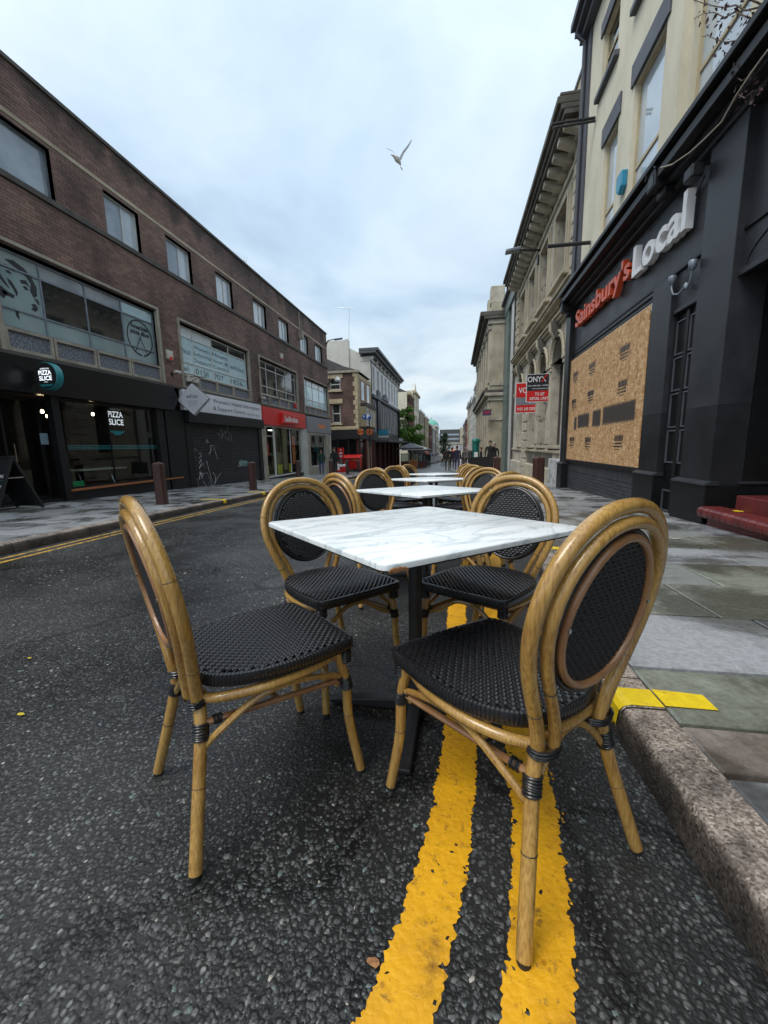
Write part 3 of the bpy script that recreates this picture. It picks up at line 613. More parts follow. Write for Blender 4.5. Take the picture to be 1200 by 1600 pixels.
# pavement bases
def pave_base(name, edge, far_x, sgn):
    m = MB()
    for i in range(len(yy)-1):
        a, b = yy[i], yy[i+1]
        m.quad((edge(a), a, gz(a, .092)), (far_x, a, gz(a, .092)), (far_x, b, gz(b, .092)), (edge(b), b, gz(b, .092)))
    return m.build(name, M['mortar'], kind='structure')
PR = pave_base('pavement', lambda y: kr(y)+0.05, 6.0, 1); PL = pave_base('pavement', lambda y: kl(y)-0.05, -12.5, -1)
# kerbstones, each its own block
def kerbs(side, parent):
    edge = kr if side > 0 else kl; w = 0.135 if side > 0 else 0.15
    cuts = [-1.5, -0.6, 0.35, 1.335, 1.53, 2.35, 3.2] if side > 0 else [-1, .2, 1.4, 2.5, 3.5, 4.55, 5.6]
    while cuts[-1] < 46: cuts.append(cuts[-1]+random.uniform(.85, 1.15))
    for k in range(len(cuts)-1):
        a, b = cuts[k]+0.004, cuts[k+1]-0.004; n = 10 if b < 4 else 3
        m = MB(); vs = []
        prof = [(-0.000, -0.03), (-0.004, 0.05), (0.003, 0.100), (0.014, 0.114), (0.035, 0.120), (w, 0.120), (w, 0.05)]
        for i in range(n+1):
            y = a+(b-a)*i/n; x = edge(y)
            for j, (dx_, z) in enumerate(prof):
                q = random.gauss(0, 0.0016) if b < 6 else 0
                vs.append((x+side*(dx_+q*(j in (1, 2, 3, 4))), y, gz(y)+z+q*0.8*(j > 1)))
        K = len(prof); fs = [(i*K+j, i*K+j+1, (i+1)*K+j+1, (i+1)*K+j) for i in range(n) for j in range(K-1)]
        fs += [tuple(range(K)), tuple(n*K+j for j in range(K-1, -1, -1))]
        m.add(vs, fs); m.build('kerbstone', M['granite'], parent, smooth=True)
kerbs(1, PR); kerbs(-1, PL)
# flagstones
def flag(parent, poly, h=0.122, mt='flag'):
    m = MB(); c = (sum(p[0] for p in poly)/4, sum(p[1] for p in poly)/4); q = [random.uniform(-.0035, .0035) for _ in poly]
    z0 = [gz(p[1], h)+q[i] for i, p in enumerate(poly)]
    ins = [(p[0]+(c[0]-p[0])*0.02, p[1]+(c[1]-p[1])*0.012) for p in poly]
    vs = [(p[0], p[1], gz(p[1], 0.06)) for p in poly]+[(p[0], p[1], z0[i]-.005) for i, p in enumerate(poly)]+[(p[0], p[1], z0[i]) for i, p in enumerate(ins)]
    fs = [(0, 1, 5, 4), (1, 2, 6, 5), (2, 3, 7, 6), (3, 0, 4, 7), (4, 5, 9, 8), (5, 6, 10, 9), (6, 7, 11, 10), (7, 4, 8, 11), (8, 9, 10, 11)]
    m.add(vs, fs); return m.build('flagstone', M[mt], parent)
rowsR = [-0.9, -0.1, 0.55, 1.06, 1.262, 1.62, 2.22, 2.80, 3.36, 3.96, 4.55, 5.2, 5.85, 6.5, 7.2, 7.85, 8.5, 9.2, 9.9, 10.6, 11.3, 12, 12.8, 13.6, 14.4, 15.3, 16.2, 17.2, 18.2, 19.4, 20.6, 22, 23.5, 25, 27]
for i in range(len(rowsR)-1):
    y0, y1 = rowsR[i], rowsR[i+1]; w = 0.135
    xlim = 3.6 if y0 > 5 else 3.9+max(0, 5.2-y0)*0.5
    x0a, x0b = kr(y0)+w+0.006, kr(y1)+w+0.006; xa = x0a
    cuts = {4: [0.93], 5: [1.28, 2.1]}.get(i, None)
    first = True
    while xa < xlim:
        step = random.uniform(0.62, 1.05) if y0 < 9 else random.uniform(.8, 1.3)
        nx = xa+step
        if i == 5 and first: nx = 1.50
        if i == 6 and first: nx = 1.36
        a0 = x0a if first else xa+0.006; b0 = x0b if first else xa+0.006
        flag(PR, [(a0+random.uniform(0, .004), y0+.010), (nx-.009, y0+.010+random.uniform(-.004, .004)), (nx-.009+random.uniform(-.005, .005), y1-.009), (b0, y1-.009+random.uniform(-.004, .003))], mt='flag_brown' if (i == 3 and first) else 'flag_green' if (i in (6, 7, 9) and random.random() < .6) or (i == 4 and first) else 'flag'); xa = nx; first = False
rowsL = list(np.arange(0.5, 30, 0.85))
for i in range(len(rowsL)-1):
    y0, y1 = rowsL[i], rowsL[i+1]; xa = None; first = True; w = .156
    x = kl(y0)-w
    while x > -8.95:
        nx = x-random.uniform(0.6, 1.0)
        if nx < -8.75: nx = -9.0
        a0, b0 = (kl(y0)-w, kl(y1)-w) if first else (x-.006, x-.006)
        flag(PL, [(a0, y0+.006), (b0, y1-.006), (nx, y1-.006), (nx, y0+.006)]); x = nx; first = False
# painted kerb bars
def kerb_bar(P, label, side, y0, y1, x1, slant=0.0):
    e = kr if side > 0 else kl; m = MB(); x = e(y0); s = side; vs = []; hh = 0.1235
    ya, yb = y0, y1
    pr = [(-0.006, 0.035), (-0.009, 0.05), (-0.0022, 0.1012), (0.0125, 0.1165), (0.035, 0.1235)]
    k = 6
    for q in range(k+1):
        y = ya+(yb-ya)*q/k; d = [0, .012, -.008, .015, .004, -.01, 0][q]
        for j, (dx_, z) in enumerate(pr): vs.append((e(y)+s*dx_, y, gz(y)+z+(d if j == 0 else 0)))
        vs.append((e(y)+s*0.137, y, gz(y, 0.1235)))
    K = 6; m.add(vs, [(i*K+j, i*K+j+1, (i+1)*K+j+1, (i+1)*K+j) for i in range(k) for j in range(K-1)])
    m.add([(e(y0)+s*.141, y0+.004, gz(y0, .1265)), (x1-slant*s, y0+.004, gz(y0, .1265)), (x1, y1-.012, gz(y1, .1265)), (e(y1)+s*.141, y1, gz(y1, .1265))][::1 if s > 0 else -1], [(0, 1, 2, 3)])
    return m.build('kerb_mark', M['kerb_paint'], P, label=label)
kerb_bar(PR, 'bright yellow bar painted across kerb and flagstone', 1, 1.345, 1.450, 0.855, 0.0)
kerb_bar(PL, 'yellow bar painted across far kerb', -1, 8.2, 8.35, -5.75); kerb_bar(PL, 'yellow bar painted across far kerb', -1, 10.3, 10.5, -5.75)
kerb_bar(PL, 'yellow bar painted across far kerb', -1, 5.6, 5.7, -5.45); kerb_bar(PL, 'yellow bar painted across far kerb', -1, 18.2, 18.6, -5.9)
kerb_bar(PR, 'yellow bar painted across kerb beyond the first table', 1, 3.75, 3.87, 1.0)
# hills and end of the street
m = MB(); n = 60; vs = []
for i in range(n+1):
    x = -700+1400*i/n; h = 42+9*math.sin(i*.35)+5*math.sin(i*.9+1)+2.5*math.sin(i*2.3)
    vs += [(x, 1250, -8), (x, 1330, h*0.6), (x, 1500, h), (x, 1700, h*.9), (x, 1900, -8)]
m.add(vs, [(i*5+j, (i+1)*5+j, (i+1)*5+j+1, i*5+j+1) for i in range(n) for j in range(4)])
M['hill'] = mat('hazy_hillside', (0.20, 0.235, 0.26), (0.14, 0.17, 0.185), scale=0.012, rough=1.0)
m.build('hills', M['hill'], smooth=True, kind='structure')

# ------------------------------------------------------------------ facade helpers
def grid_wall(F, ops, u0, u1, z0, z1, depth=0.12):
    """front of a wall with openings cut through to a given depth"""
    us = sorted(set([u0, u1]+[v for o in ops for v in o[:2]])); zs = sorted(set([z0, z1]+[v for o in ops for v in o[2:4]]))
    us = [u for u in us if u0 <= u <= u1]; zs = [z for z in zs if z0 <= z <= z1]
    m = F.mb()
    def inside(u, z): return any(o[0] < u < o[1] and o[2] < z < o[3] for o in ops)
    for i in range(len(us)-1):
        for j in range(len(zs)-1):
            if not inside((us[i]+us[i+1])/2, (zs[j]+zs[j+1])/2):
                m.quad((us[i], 0, zs[j]), (us[i], 0, zs[j+1]), (us[i+1], 0, zs[j+1]), (us[i+1], 0, zs[j]))
    for o in ops:
        a, b, c, d = o[:4]; D = o[4] if len(o) > 4 else depth
        m.quad((a, 0, c), (a, -D, c), (a, -D, d), (a, 0, d)); m.quad((b, 0, d), (b, -D, d), (b, -D, c), (b, 0, c))
        m.quad((a, 0, c), (b, 0, c), (b, -D, c), (a, -D, c)); m.quad((a, -D, d), (b, -D, d), (b, 0, d), (a, 0, d))
    return m
def shell(F, u0, u1, z0, z1, back, front=-0.13):
    """the solid mass of the building behind its front"""
    m = F.mb(); m.box(u0, u1, -back, front, z0, z1); return m
def window(F, par, u0, u1, z0, z1, n=-0.10, cols=(), rows=(), fm='alu', gm='glassdark', fw=0.05, bar=0.03, panes=True, label=None, t=0.05):
    """framed window: frame is the part, each pane a sub-part. gm may be a function of (col,row)"""
    m = F.mb()
    m.box(u0, u0+fw, n-t, n, z0, z1); m.box(u1-fw, u1, n-t, n, z0, z1); m.box(u0+fw, u1-fw, n-t, n, z0, z0+fw); m.box(u0+fw, u1-fw, n-t, n, z1-fw, z1)
    for c in cols: m.box(c-bar/2, c+bar/2, n-t+.006, n-.004, z0+fw, z1-fw)
    cs = [u0+fw]+list(cols)+[u1-fw]; rs = [z0+fw]+list(rows)+[z1-fw]
    for r in rows:
        for i in range(len(cs)-1):
            a = cs[i]+(bar/2 if i else 0); b = cs[i+1]-(bar/2 if i < len(cs)-2 else 0)
            m.box(a, b, n-t+.008, n-.006, r-bar/2, r+bar/2)
    w = m.build('window', M[fm], par, label=label)
    for i in range(len(cs)-1):
        for j in range(len(rs)-1):
            g = gm(i, j) if callable(gm) else gm
            if g is None: continue
            p = F.mb(); p.box(cs[i], cs[i+1], n-t+.012, n-t+.022, rs[j], rs[j+1]); p.build('pane', M[g], w)
    return w
def fbox(F, name, mt, par, u0, u1, n0, n1, z0, z1, bev=0, **k):
    m = F.mb(); m.box(u0, u1, n0, n1, z0, z1); return m.build(name, M[mt] if isinstance(mt, str) else mt, par, bev=bev, **k)
def bricks(F, par, u0, u1, z0, z1, ops, mt, cam_u, bw=0.225, bh=0.075, proud=0.007, limit=300, j=0.008, name='brick'):
    """real bricks laid half-bond; the nearest ones are objects, the rest one mesh"""
    cells = []; r0 = int(math.floor(z0/bh)); r1 = int(math.ceil(z1/bh))
    for r in range(r0, r1):
        za, zb = r*bh+j/2, (r+1)*bh-j/2
        za, zb = max(za, z0), min(zb, z1)
        if zb-za < .02: continue
        # the Brick Texture shifts every second row by half a brick
        sh = 0.5*bw if r % 2 == 0 else 0.0
        k0 = int(math.floor((u0-sh)/bw))-1
        k = k0
        while True:
            a = k*bw+sh+j/2; b = a+bw-j; k += 1
            if a > u1: break
            if b < u0: continue
            a, b = max(a, u0), min(b, u1)
            for o in ops:
                if zb > o[2]+.004 and za < o[3]-.004:
                    if a < o[0] < b: b = o[0]
                    elif a < o[1] < b: a = o[1]
            if b-a < 0.03: continue
            um, zm = (a+b)/2, (za+zb)/2
            if any(o[0] < um < o[1] and o[2]-.01 < zm < o[3]+.01 for o in ops): continue
            cells.append(((um-cam_u)**2+(zm)**2, a, b, za, zb))
    cells.sort(key=lambda c: c[0])
    rest = F.mb()
    for i, (_, a, b, za, zb) in enumerate(cells):
        p = proud+random.uniform(-.003, .003)
        if i < limit: m = F.mb(); m.box(a, b, -0.01, p, za, zb); m.build(name, M[mt], par)
        else: rest.box(a, b, -0.01, p, za, zb)
    if rest.v: rest.build('brickwork', M[mt], par, kind='stuff')

# ================================================================== LEFT: long brown brick building over four shops
F = Face('L', XL)
LB = thing('brick_building', (XL, 3.0, gz(14)), 'long brown brick three storey building with four shops along the left pavement', 'building')
ZR, ZB, ZS = 8.72, 7.66, 6.48          # coping, string course, second floor sill
ZT, Z1, Z2, Z3, ZP = 5.08, 4.72, 3.90, 3.50, 3.04   # first floor window: head, transoms, pane foot, spandrel foot
Y0, Y1 = 1.5, 28.4
tops = [(1.9, 3.9), (5.0, yl(81, XL, 270)), (yl(164, XL, 330), yl(218, XL, 360)), (yl(281, XL), yl(316, XL)), (yl(350.5, XL), yl(374, XL)), (yl(404, XL), yl(422.5, XL)), (yl(441, XL), yl(455, XL)), (yl(472.5, XL), yl(484, XL)), (yl(495, XL), yl(505, XL))]
mids = [(yl(2, XL, 500)-.02, yl(251, XL, 560)), (yl(283, XL, 560), yl(390, XL, 600)), (yl(406.5, XL), yl(463.5, XL)), (yl(474, XL), yl(512, XL)-.1)]
mids0 = [(2.0, 6.0)]
ops = [(a, b, ZS+.06, ZB-.10) for a, b in tops]+[(a, b, ZP, ZT) for a, b in mids+mids0]
NEAR = 14.2
m = grid_wall(F, ops, Y0, NEAR, ZP-.10, ZR, .16); m.build('wall', M['brickmortar'], LB)
m = grid_wall(F, ops, NEAR, Y1, ZP-.10, ZR, .16); m.build('wall', M['brickRflat'], LB)
bricks(F, LB, Y0+3.2, NEAR, ZP-.10, ZR-.02, ops+[(0, 40, ZB, ZB+.09), (0, 40, ZS-.09, ZS+.03)], 'brickR', 6.5)
m = shell(F, Y0, Y1, ZP-.1, ZR-.02, 9.0, -.165); m.build('building_mass', M['brickmortar'], LB)
m = F.mb(); m.box(Y0, Y1, -9.0, -3.2, gz(28)-.5, ZP-.11); m.build('building_mass', M['brickmortar'], LB)
fbox(F, 'coping', 'conc_dark', LB, Y0-.03, Y1+.03, -.35, .05, ZR-.02, ZR+.07, bev=.01)
fbox(F, 'string_course', 'cream_band', LB, Y0, Y1, -.03, .016, ZB, ZB+.085, bev=.004)
fbox(F, 'sill_course', 'conc_dark', LB, Y0, Y1, -.03, .05, ZS-.09, ZS+.03, bev=.006)
for i, (a, b) in enumerate(tops):
    mid = a+(b-a)*.56
    window(F, LB, a, b, ZS+.06, ZB-.10, cols=(mid,), gm=(lambda c, r, i=i: 'glasssky' if i < 2 or c == 0 and i < 4 else 'glassbright'), fm='alu' if i < 2 else 'whiteframe', fw=.05)
    fbox(F, 'curtain', 'curtain', LB, b-.36 if i < 3 else a+.08, b-.05, -.14+.0015, -.1365, ZS+.1, ZB-.15) if i < 4 else None
def first_floor(a, b, cols, gm, fm, lab=None, sp='spandrel'):
    w = window(F, LB, a+.03, b-.03, Z3, ZT-.03, cols=cols, rows=(Z2, Z1), gm=gm, fm=fm, fw=.045, bar=.035, label=lab)
    # concrete surround and spandrel panels in their frames
    m = F.mb(); m.box(a-.07, a+.03, -.05, .05, ZP-.06, ZT+.05); m.box(b-.03, b+.07, -.05, .05, ZP-.06, ZT+.05); m.box(a-.07, b+.07, -.05, .052, ZT+.05, ZT+.12)
    m.build('window_surround', M['concrete'], LB, bev=.006)
    cs = [a+.03]+list(cols)+[b-.03]
    for i in range(len(cs)-1):
        m = F.mb(); u0, u1 = cs[i]+.012, cs[i+1]-.012; f = .06
        m.box(u0, u0+f, -.12, .02, ZP-.02, Z3-.01); m.box(u1-f, u1, -.12, .02, ZP-.02, Z3-.01); m.box(u0+f, u1-f, -.12, .02, ZP-.02, ZP+.05); m.box(u0+f, u1-f, -.12, .02, Z3-.07, Z3-.01)
        fr = m.build('spandrel_frame', M['concrete'], LB, bev=.004)
        fbox(F, 'spandrel_panel', sp, fr, u0+f, u1-f, -.09, -.03, ZP+.05, Z3-.07)
    return w
c0 = [yl(75, XL, 480), yl(143.5, XL, 500), yl(199, XL, 520)]
def g0(c, r):
    if c == 0: return 'frosted'
    if c in (1, 2): return 'frosted' if r == 0 else 'glassdark' if r == 1 else 'glasssky'
    return 'frosted' if r < 2 else 'film'
first_floor(*mids[0], c0, g0, 'alu', 'wide aluminium window with poster film and dark middle panes')
first_floor(*mids0[0], [3.3, 4.6], 'frosted', 'alu')
c1 = [yl(311, XL), yl(339, XL), yl(364, XL)]
first_floor(*mids[1], c1, lambda c, r: ('film' if r < 2 else ('curtain' if c < 2 else 'glassdark')), 'whiteframe', 'white window covered with pale blue film and lettering')
c2 = [yl(420, XL), yl(435, XL), yl(449, XL)]
first_floor(*mids[2], c2, 'glassdark', 'whiteframe', 'white framed window with dark panes')
c3 = [yl(481, XL), yl(490, XL), yl(500, XL)]
first_floor(*mids[3], c3, lambda c, r: 'film' if r < 2 else 'glasssky', 'whiteframe')
# lettering on the film
def ltxt(s, px, py, h, n=-.118, mt='navy', w=None, par=LB, **k):
    y, z = on_x(px, py, XL); return text(F, s, y, z, h, n, M[mt], par, w=w, **k)
M['greyblue'] = mat('grey_blue_print', (0.13, 0.20, 0.27), rough=0.5)
ff = c1
def cellw(i): cs = [mids[1][0]]+c1+[mids[1][1]]; return cs[i]+.07, cs[i+1]-.05
for i, (s, z, h, mt) in enumerate([('whisc', 4.18, .20, 'greyblue'), ('Tel:', 3.60, .19, 'navy')]):
    a, b = cellw(0); text(F, s, a, z, h, -.128, M[mt], LB, w=(b-a)*(.9 if i == 0 else .7))
a, b = cellw(1)
for s, z in (("Women's", 4.44), ('Informa', 4.22), ('Support', 4.0)): text(F, s, a, z, .14, -.128, M['greyblue'], LB, w=b-a)
text(F, '0151', a, 3.60, .20, -.128, M['navy'], LB, w=(b-a)*.75)
a, b = cellw(2)
for s, z in (('Health', 4.44), ('tion &', 4.22), ('Centre', 4.0)): text(F, s, a, z, .14, -.128, M['greyblue'], LB, w=b-a)
text(F, '707', a, 3.60, .20, -.128, M['navy'], LB, w=(b-a)*.6)
a, b = cellw(3)
text(F, 'whisc', a, 4.18, .20, -.128, M['greyblue'], LB, w=(b-a)*.9); text(F, '1826', a, 3.60, .20, -.128, M['navy'], LB, w=(b-a)*.75)
# stencil face on the first film, built as black flat print (a plain made-up face)
M['ink'] = mat('black_print', (0.015, 0.015, 0.017), rough=0.5)
def decal(polys, F, n, o, s, par, name='stencil_print', mt='ink', **k):
    m = F.mb()
    for p in polys: m.add([(o[0]+x*s[0], n, o[1]+z*s[1]) for x, z in p], [tuple(range(len(p)))])
    return m.build(name, M[mt], par, **k)
fa, fb_ = mids[0][0]+.1, c0[0]-.04
face = [
 [(.30, .97), (.50, 1.02), (.72, .93), (.86, .78), (.95, .58), (.93, .36), (.84, .30), (.78, .45), (.82, .60), (.74, .74), (.60, .84), (.44, .90)],
 [(.20, .78), (.30, .86), (.44, .84), (.52, .74), (.42, .78), (.30, .78)],
 [(.28, .70), (.36, .74), (.44, .70), (.36, .66)],
 [(.58, .62), (.72, .66), (.80, .52), (.70, .56), (.60, .54)],
 [(.62, .48), (.70, .52), (.76, .44), (.68, .42)],
 [(.02, .72), (.10, .62), (.14, .50), (.24, .38), (.34, .30), (.28, .42), (.18, .58), (.12, .70)],
 [(.30, .56), (.40, .50), (.50, .30), (.46, .18), (.40, .34), (.32, .46)],
 [(.04, .30), (.16, .32), (.28, .24), (.42, .20), (.38, .12), (.24, .14), (.16, .04), (.08, .12)],
 [(.14, .24), (.24, .22), (.28, .16), (.18, .14)],
 [(.76, .12), (.86, .16), (.92, .06), (.84, -.04), (.74, .0), (.80, .06)],
 [(.84, .30), (.94, .28), (.97, .16), (.92, .18), (.88, .24)],
 [(.36, -.10), (.44, -.16), (.44, -.36), (.38, -.28)],
 [(.02, .56), (.06, .44), (.02, .40)]]
decal(face, F, -.125, (fa-.02, 4.02), (fb_-fa+.02, .86), LB)
# round outline sign with slice on the last film
cu = (c0[2]+mids[0][1])/2; cz = 4.18; R1 = .50
ring_ = []
for k in range(40):
    a0, a1 = 2*math.pi*k/40, 2*math.pi*(k+1)/40
    if a0 < 4.6 or a0 > 4.85: ring_.append([(math.cos(a)*r, math.sin(a)*r) for a, r in ((a0, R1), (a1, R1), (a1, R1-.045), (a0, R1-.045))])
decal(ring_+[[(-.03, .02), (0, .06), (.03, .02), (0, -.02)], [(0, .04), (.26, -.42), (.225, -.42), (-.01, .0)], [(0, .04), (-.26, -.42), (-.225, -.42), (.01, .0)]], F, -.125, (cu, cz), (.98, 1), LB)
text(F, 'American', cu, cz+.24, .12, -.122, M['ink'], LB, w=.68, center=True, bold=.035); text(F, 'pizza slice', cu, cz+.09, .115, -.122, M['ink'], LB, w=.70, center=True, bold=.035)

# ---- pizza shop
yA, yB = 3.0, 11.95
fbox(F, 'fascia', 'blackgloss', LB, yA, yB-.25, -.1, .14, 2.20, 2.93, bev=.006, label='gloss black fascia above the pizza shop')
m = F.mb(); m.prism([(yB-.25, 2.20), (yB, 2.56), (yB-.2, 2.93), (yB-.25, 2.93)], -.1, .14, 1); m.build('fascia_end', M['blackgloss'], LB)
fbox(F, 'fascia_capping', 'conc_dark', LB, yA, Y1, -.1, .06, ZP-.10, ZP-.03)
gb = gz(10, .10)
sl = 0.09
p0 = yl(95, XL, 700)+.05
for a, b, nm in ((11.02, 11.30, 'pillar'), (11.38, 12.30, 'pillar'), (2.0, 6.2, 'pillar')): fbox(F, nm, 'black', LB, a, b, -.3, .04, gz(a)-.1, 2.2)
fbox(F, 'stallriser', 'black', LB, p0, 11.05, -.25, .03, gz(8)-.3, sl-.05)
fbox(F, 'sill', 'timber', LB, p0, 11.9, -.22, .09, sl-.045, sl, bev=.005, label='worn timber sill')
fbox(F, 'door_step', 'black', LB, 6.2, p0-.1, -.5, .0, gz(6)-.1, gz(7, .16))
m = F.mb(); m.prism([(p0-.12, gz(8)), (p0+.10, gz(8)), (p0-.02, 2.2), (p0-.16, 2.2)], -.12, .05, 1); m.build('pillar', M['black'], LB)
w = window(F, LB, p0+.06, 11.05, sl, 2.18, n=-.05, cols=(9.35,), gm='clear', fm='black', fw=.05, bar=.02, label='wide shop window of the pizza shop')
d = window(F, LB, 6.3, p0-.12, gz(7, .17), 2.15, n=-.35, cols=(7.0,), gm='clear', fm='black', fw=.06, bar=.05, label='glazed entrance of the pizza shop')
m = F.mb(); m.tube([(7.1, -.34, .55), (7.1, -.27, .55), (7.1, -.27, 1.15), (7.1, -.34, 1.15)], .014, 8); m.build('handle', M['steel'], d)
# teal dotted band and logo on the glass
m = F.mb()
u = p0+.2
while u < 11.0:
    for zz in (1.02, 1.06, 1.10): m.quad((u, -.079, zz), (u, -.079, zz+.022), (u+.04, -.079, zz+.022), (u+.04, -.079, zz))
    u += .058
m.build('window_band', M['teal'], LB, kind='stuff')
uu = yl(187, XL, 670)
M['litwhite0'] = emit('lit_window_logo', (0.8, 0.85, 0.9), 0.35)
text(F, 'PIZZA', uu, 1.86, .15, -.078, M['litwhite0'], LB, w=.48, center=True, bold=.02); text(F, 'SLICE', uu, 1.66, .15, -.078, M['litwhite0'], LB, w=.48, center=True, bold=.02)
text(F, 'AMERICAN', uu, 2.04, .05, -.078, M['white'], LB, w=.34, center=True)
decal([[(-.26, 0), (.26, 0), (.2, -.05), (.12, -.07), (.1, -.11), (-.1, -.11), (-.12, -.07), (-.2, -.05)]], F, -.078, (uu, 1.50), (1, 1), LB, 'logo_bar', 'teal')
# room behind
m = F.mb(); m.quad((6.0, -3.1, gb-.3), (6.0, -3.1, 2.4), (11.3, -3.1, 2.4), (11.3, -3.1, gb-.3)); m.quad((6.0, -3.1, 2.35), (6.0, -.1, 2.35), (11.3, -.1, 2.35), (11.3, -3.1, 2.35))
m.quad((6.0, -3.1, gb-.1), (11.3, -3.1, gb-.1), (11.3, -.1, gb-.1), (6.0, -.1, gb-.1)); m.quad((6, -3.1, -1), (6, -.1, -1), (6, -.1, 2.4), (6, -3.1, 2.4)); m.quad((11.3, -3.1, -1), (11.3, -3.1, 2.4), (11.3, -.1, 2.4), (11.3, -.1, -1))
m.build('shop_interior', M['interior'], LB)
M['lampglow'] = emit('warm_lamp', (1.0, 0.75, 0.42), 9.0)
for px, py, n in ((66, 643, -1.0), (74, 650, -1.4), (145, 647, -.8)):
    y, z = on_x(px, py, XL+n); t = thing('pendant_lamp', (XL+n, y, z), ['small warm lamp glowing inside the pizza shop door, nearer the pillar', 'small warm lamp glowing inside the pizza shop door, lower right of the pair', 'warm lamp glowing behind the pizza shop window'][(66, 74, 145).index(px)], 'lamp', 'lamps in the pizza shop')
    m = MB(); m.lathe([(.01, -.045), (.03, -.03), (.035, 0), (.028, .03), (.012, .045)], n=10); m.build('bulb', M['lampglow'], t, smooth=True, local=True)
    m = MB(); m.lathe([(.02, .04), (.016, .08), (.004, .085), (.004, 2.34-z)], n=8); m.build('cord', M['black'], t, local=True)
# small table with stool inside
def cafe_table(px, lab):
    y, z = on_x(px, 722, XL-.9); t = thing('shop_table', (XL-.9, y, gz(8, .02)), lab, 'table', 'tables in the pizza shop')
    m = MB(); m.box(-.35, .35, -.75, .75, .74, .77); m.build('table_top', M['offwhite'], t, local=True)
    for sx in (-.5, .5):
        m = MB(); m.tube([(-.25, sx, 0), (0, sx, .74)], .012, 6); m.tube([(.25, sx, 0), (0, sx, .74)], .012, 6); m.build('leg', M['steel'], t, local=True)
cafe_table(145, 'pale topped table on thin legs seen through the pizza shop window')
fbox(F, 'green_carton', mat('green_light_box', (0.05, 0.55, 0.20), rough=.4), None, 8.32, 8.62, -.5, -.3, .12, .24, label='small green box on the floor inside the pizza shop window', cat='box')
for k, y0 in enumerate((7.0,)):
    y, z = on_x(70, 686, XL-.32); fbox(F, 'notice', mat('pale_blue_card', (.35, .5, .6), rough=.5), LB, y-.09, y+.09, -.335, -.330, z-.12, z+.13)

M['litwhite'] = emit('lit_sign_white', (0.9, 0.95, 1.0), 0.75)
# round projecting sign
y, z = on_x(79, 588, XL+.55)
t = thing('round_sign', (XL, y, z), 'round black illuminated drum sign with white PIZZA SLICE lettering and teal edge', 'sign')
m = MB(); m.lathe([(.262, -.08), (.275, -.07), (.275, .07), (.262, .08)], c=(.52, 0, 0), n=40, axis='y'); m.mi = 0
m.build('drum', M['teal'], t, smooth=True, local=True)
for s in (-1, 1):
    m = MB(); m.lathe([(.26, 0), (.26, .004)], c=(.52, s*.082-.002, 0), n=40, axis='y'); m.build('disc', M['ink'], t, local=True)
m = MB(); m.tube([(0.1, 0, .1), (.25, 0, .1)], .02, 8); m.tube([(0.1, 0, -.1), (.25, 0, -.1)], .02, 8); m.build('bracket', M['black'], t, local=True)
Fs = Face('S', y-.087)
for s, dz, h, w in (('AMERICAN', .125, .03, .22), ('PIZZA', .02, .085, .31), ('SLICE', -.09, .085, .31), ('EST 2012', -.135, .018, .08)):
    text(Fs, s, XL+.52, z+dz, h, .003, M['litwhite'], t, w=w, center=True, bold=.02 if h > .05 else 0)
decal([[(-.17, 0), (.17, 0), (.13, -.03), (.10, -.045), (-.10, -.045), (-.13, -.03)]], Fs, .003, (XL+.52, z-.17), (1, 1), t, 'logo_bar', 'teal')

# ---- whisc shop with shutter
w0, w1 = 12.30, 17.72
text_y0, _ = on_x(325, 640, XL)
sg = thing('shop_sign', (XL, w0, 2.3), 'long pale sign reading Women\'s Health Information & Support Centre above the shutter', 'sign')
fbox(F, 'board', 'lilacwhite', sg, w0-.05, w1, -.05, .10, 2.27, 2.93, bev=.006)
for s, px, py, w in (("Women's Health Information", 326, 631, 3.6), ('& Support Centre', 326, 643, 2.3)):
    text(F, s, 13.9, 2.66 if px and s[0] == 'W' else 2.40, .15, .104, M['navy'], sg, w=w)
text(F, 'Tel 0151 707 1826', 16.35, 2.38, .085, .104, M['navy'], sg, w=1.05)
fbox(F, 'shutter_box', 'black', LB, w0, w1-.05, -.1, .22, 1.86, 2.25, bev=.02)
m = F.mb()
zz = gz(14, .06); 
while zz < 1.85:
    m.quad((w0+.3, .0, zz), (w0+.3, .022, zz+.02), (w1-.35, .022, zz+.02), (w1-.35, .0, zz)); m.quad((w0+.3, .022, zz+.02), (w0+.3, .022, zz+.062), (w1-.35, .022, zz+.062), (w1-.35, .022, zz+.02)); m.quad((w0+.3, .022, zz+.062), (w0+.3, 0, zz+.08), (w1-.35, 0, zz+.08), (w1-.35, .022, zz+.062)); zz += .08
M['shutter'] = mat('dark_ribbed_shutter', (0.040, 0.040, 0.045), (0.026, 0.026, 0.03), scale=3, rough=0.45, metal=.3)
sh = m.build('roller_shutter', M['shutter'], LB, label='black ribbed roller shutter with white graffiti')
for a, b in ((w0-.02, w0+.3), (w1-.35, w1-.06)): fbox(F, 'shutter_guide', 'black', LB, a, b, -.1, .06, gz(b)-.1, 1.9)
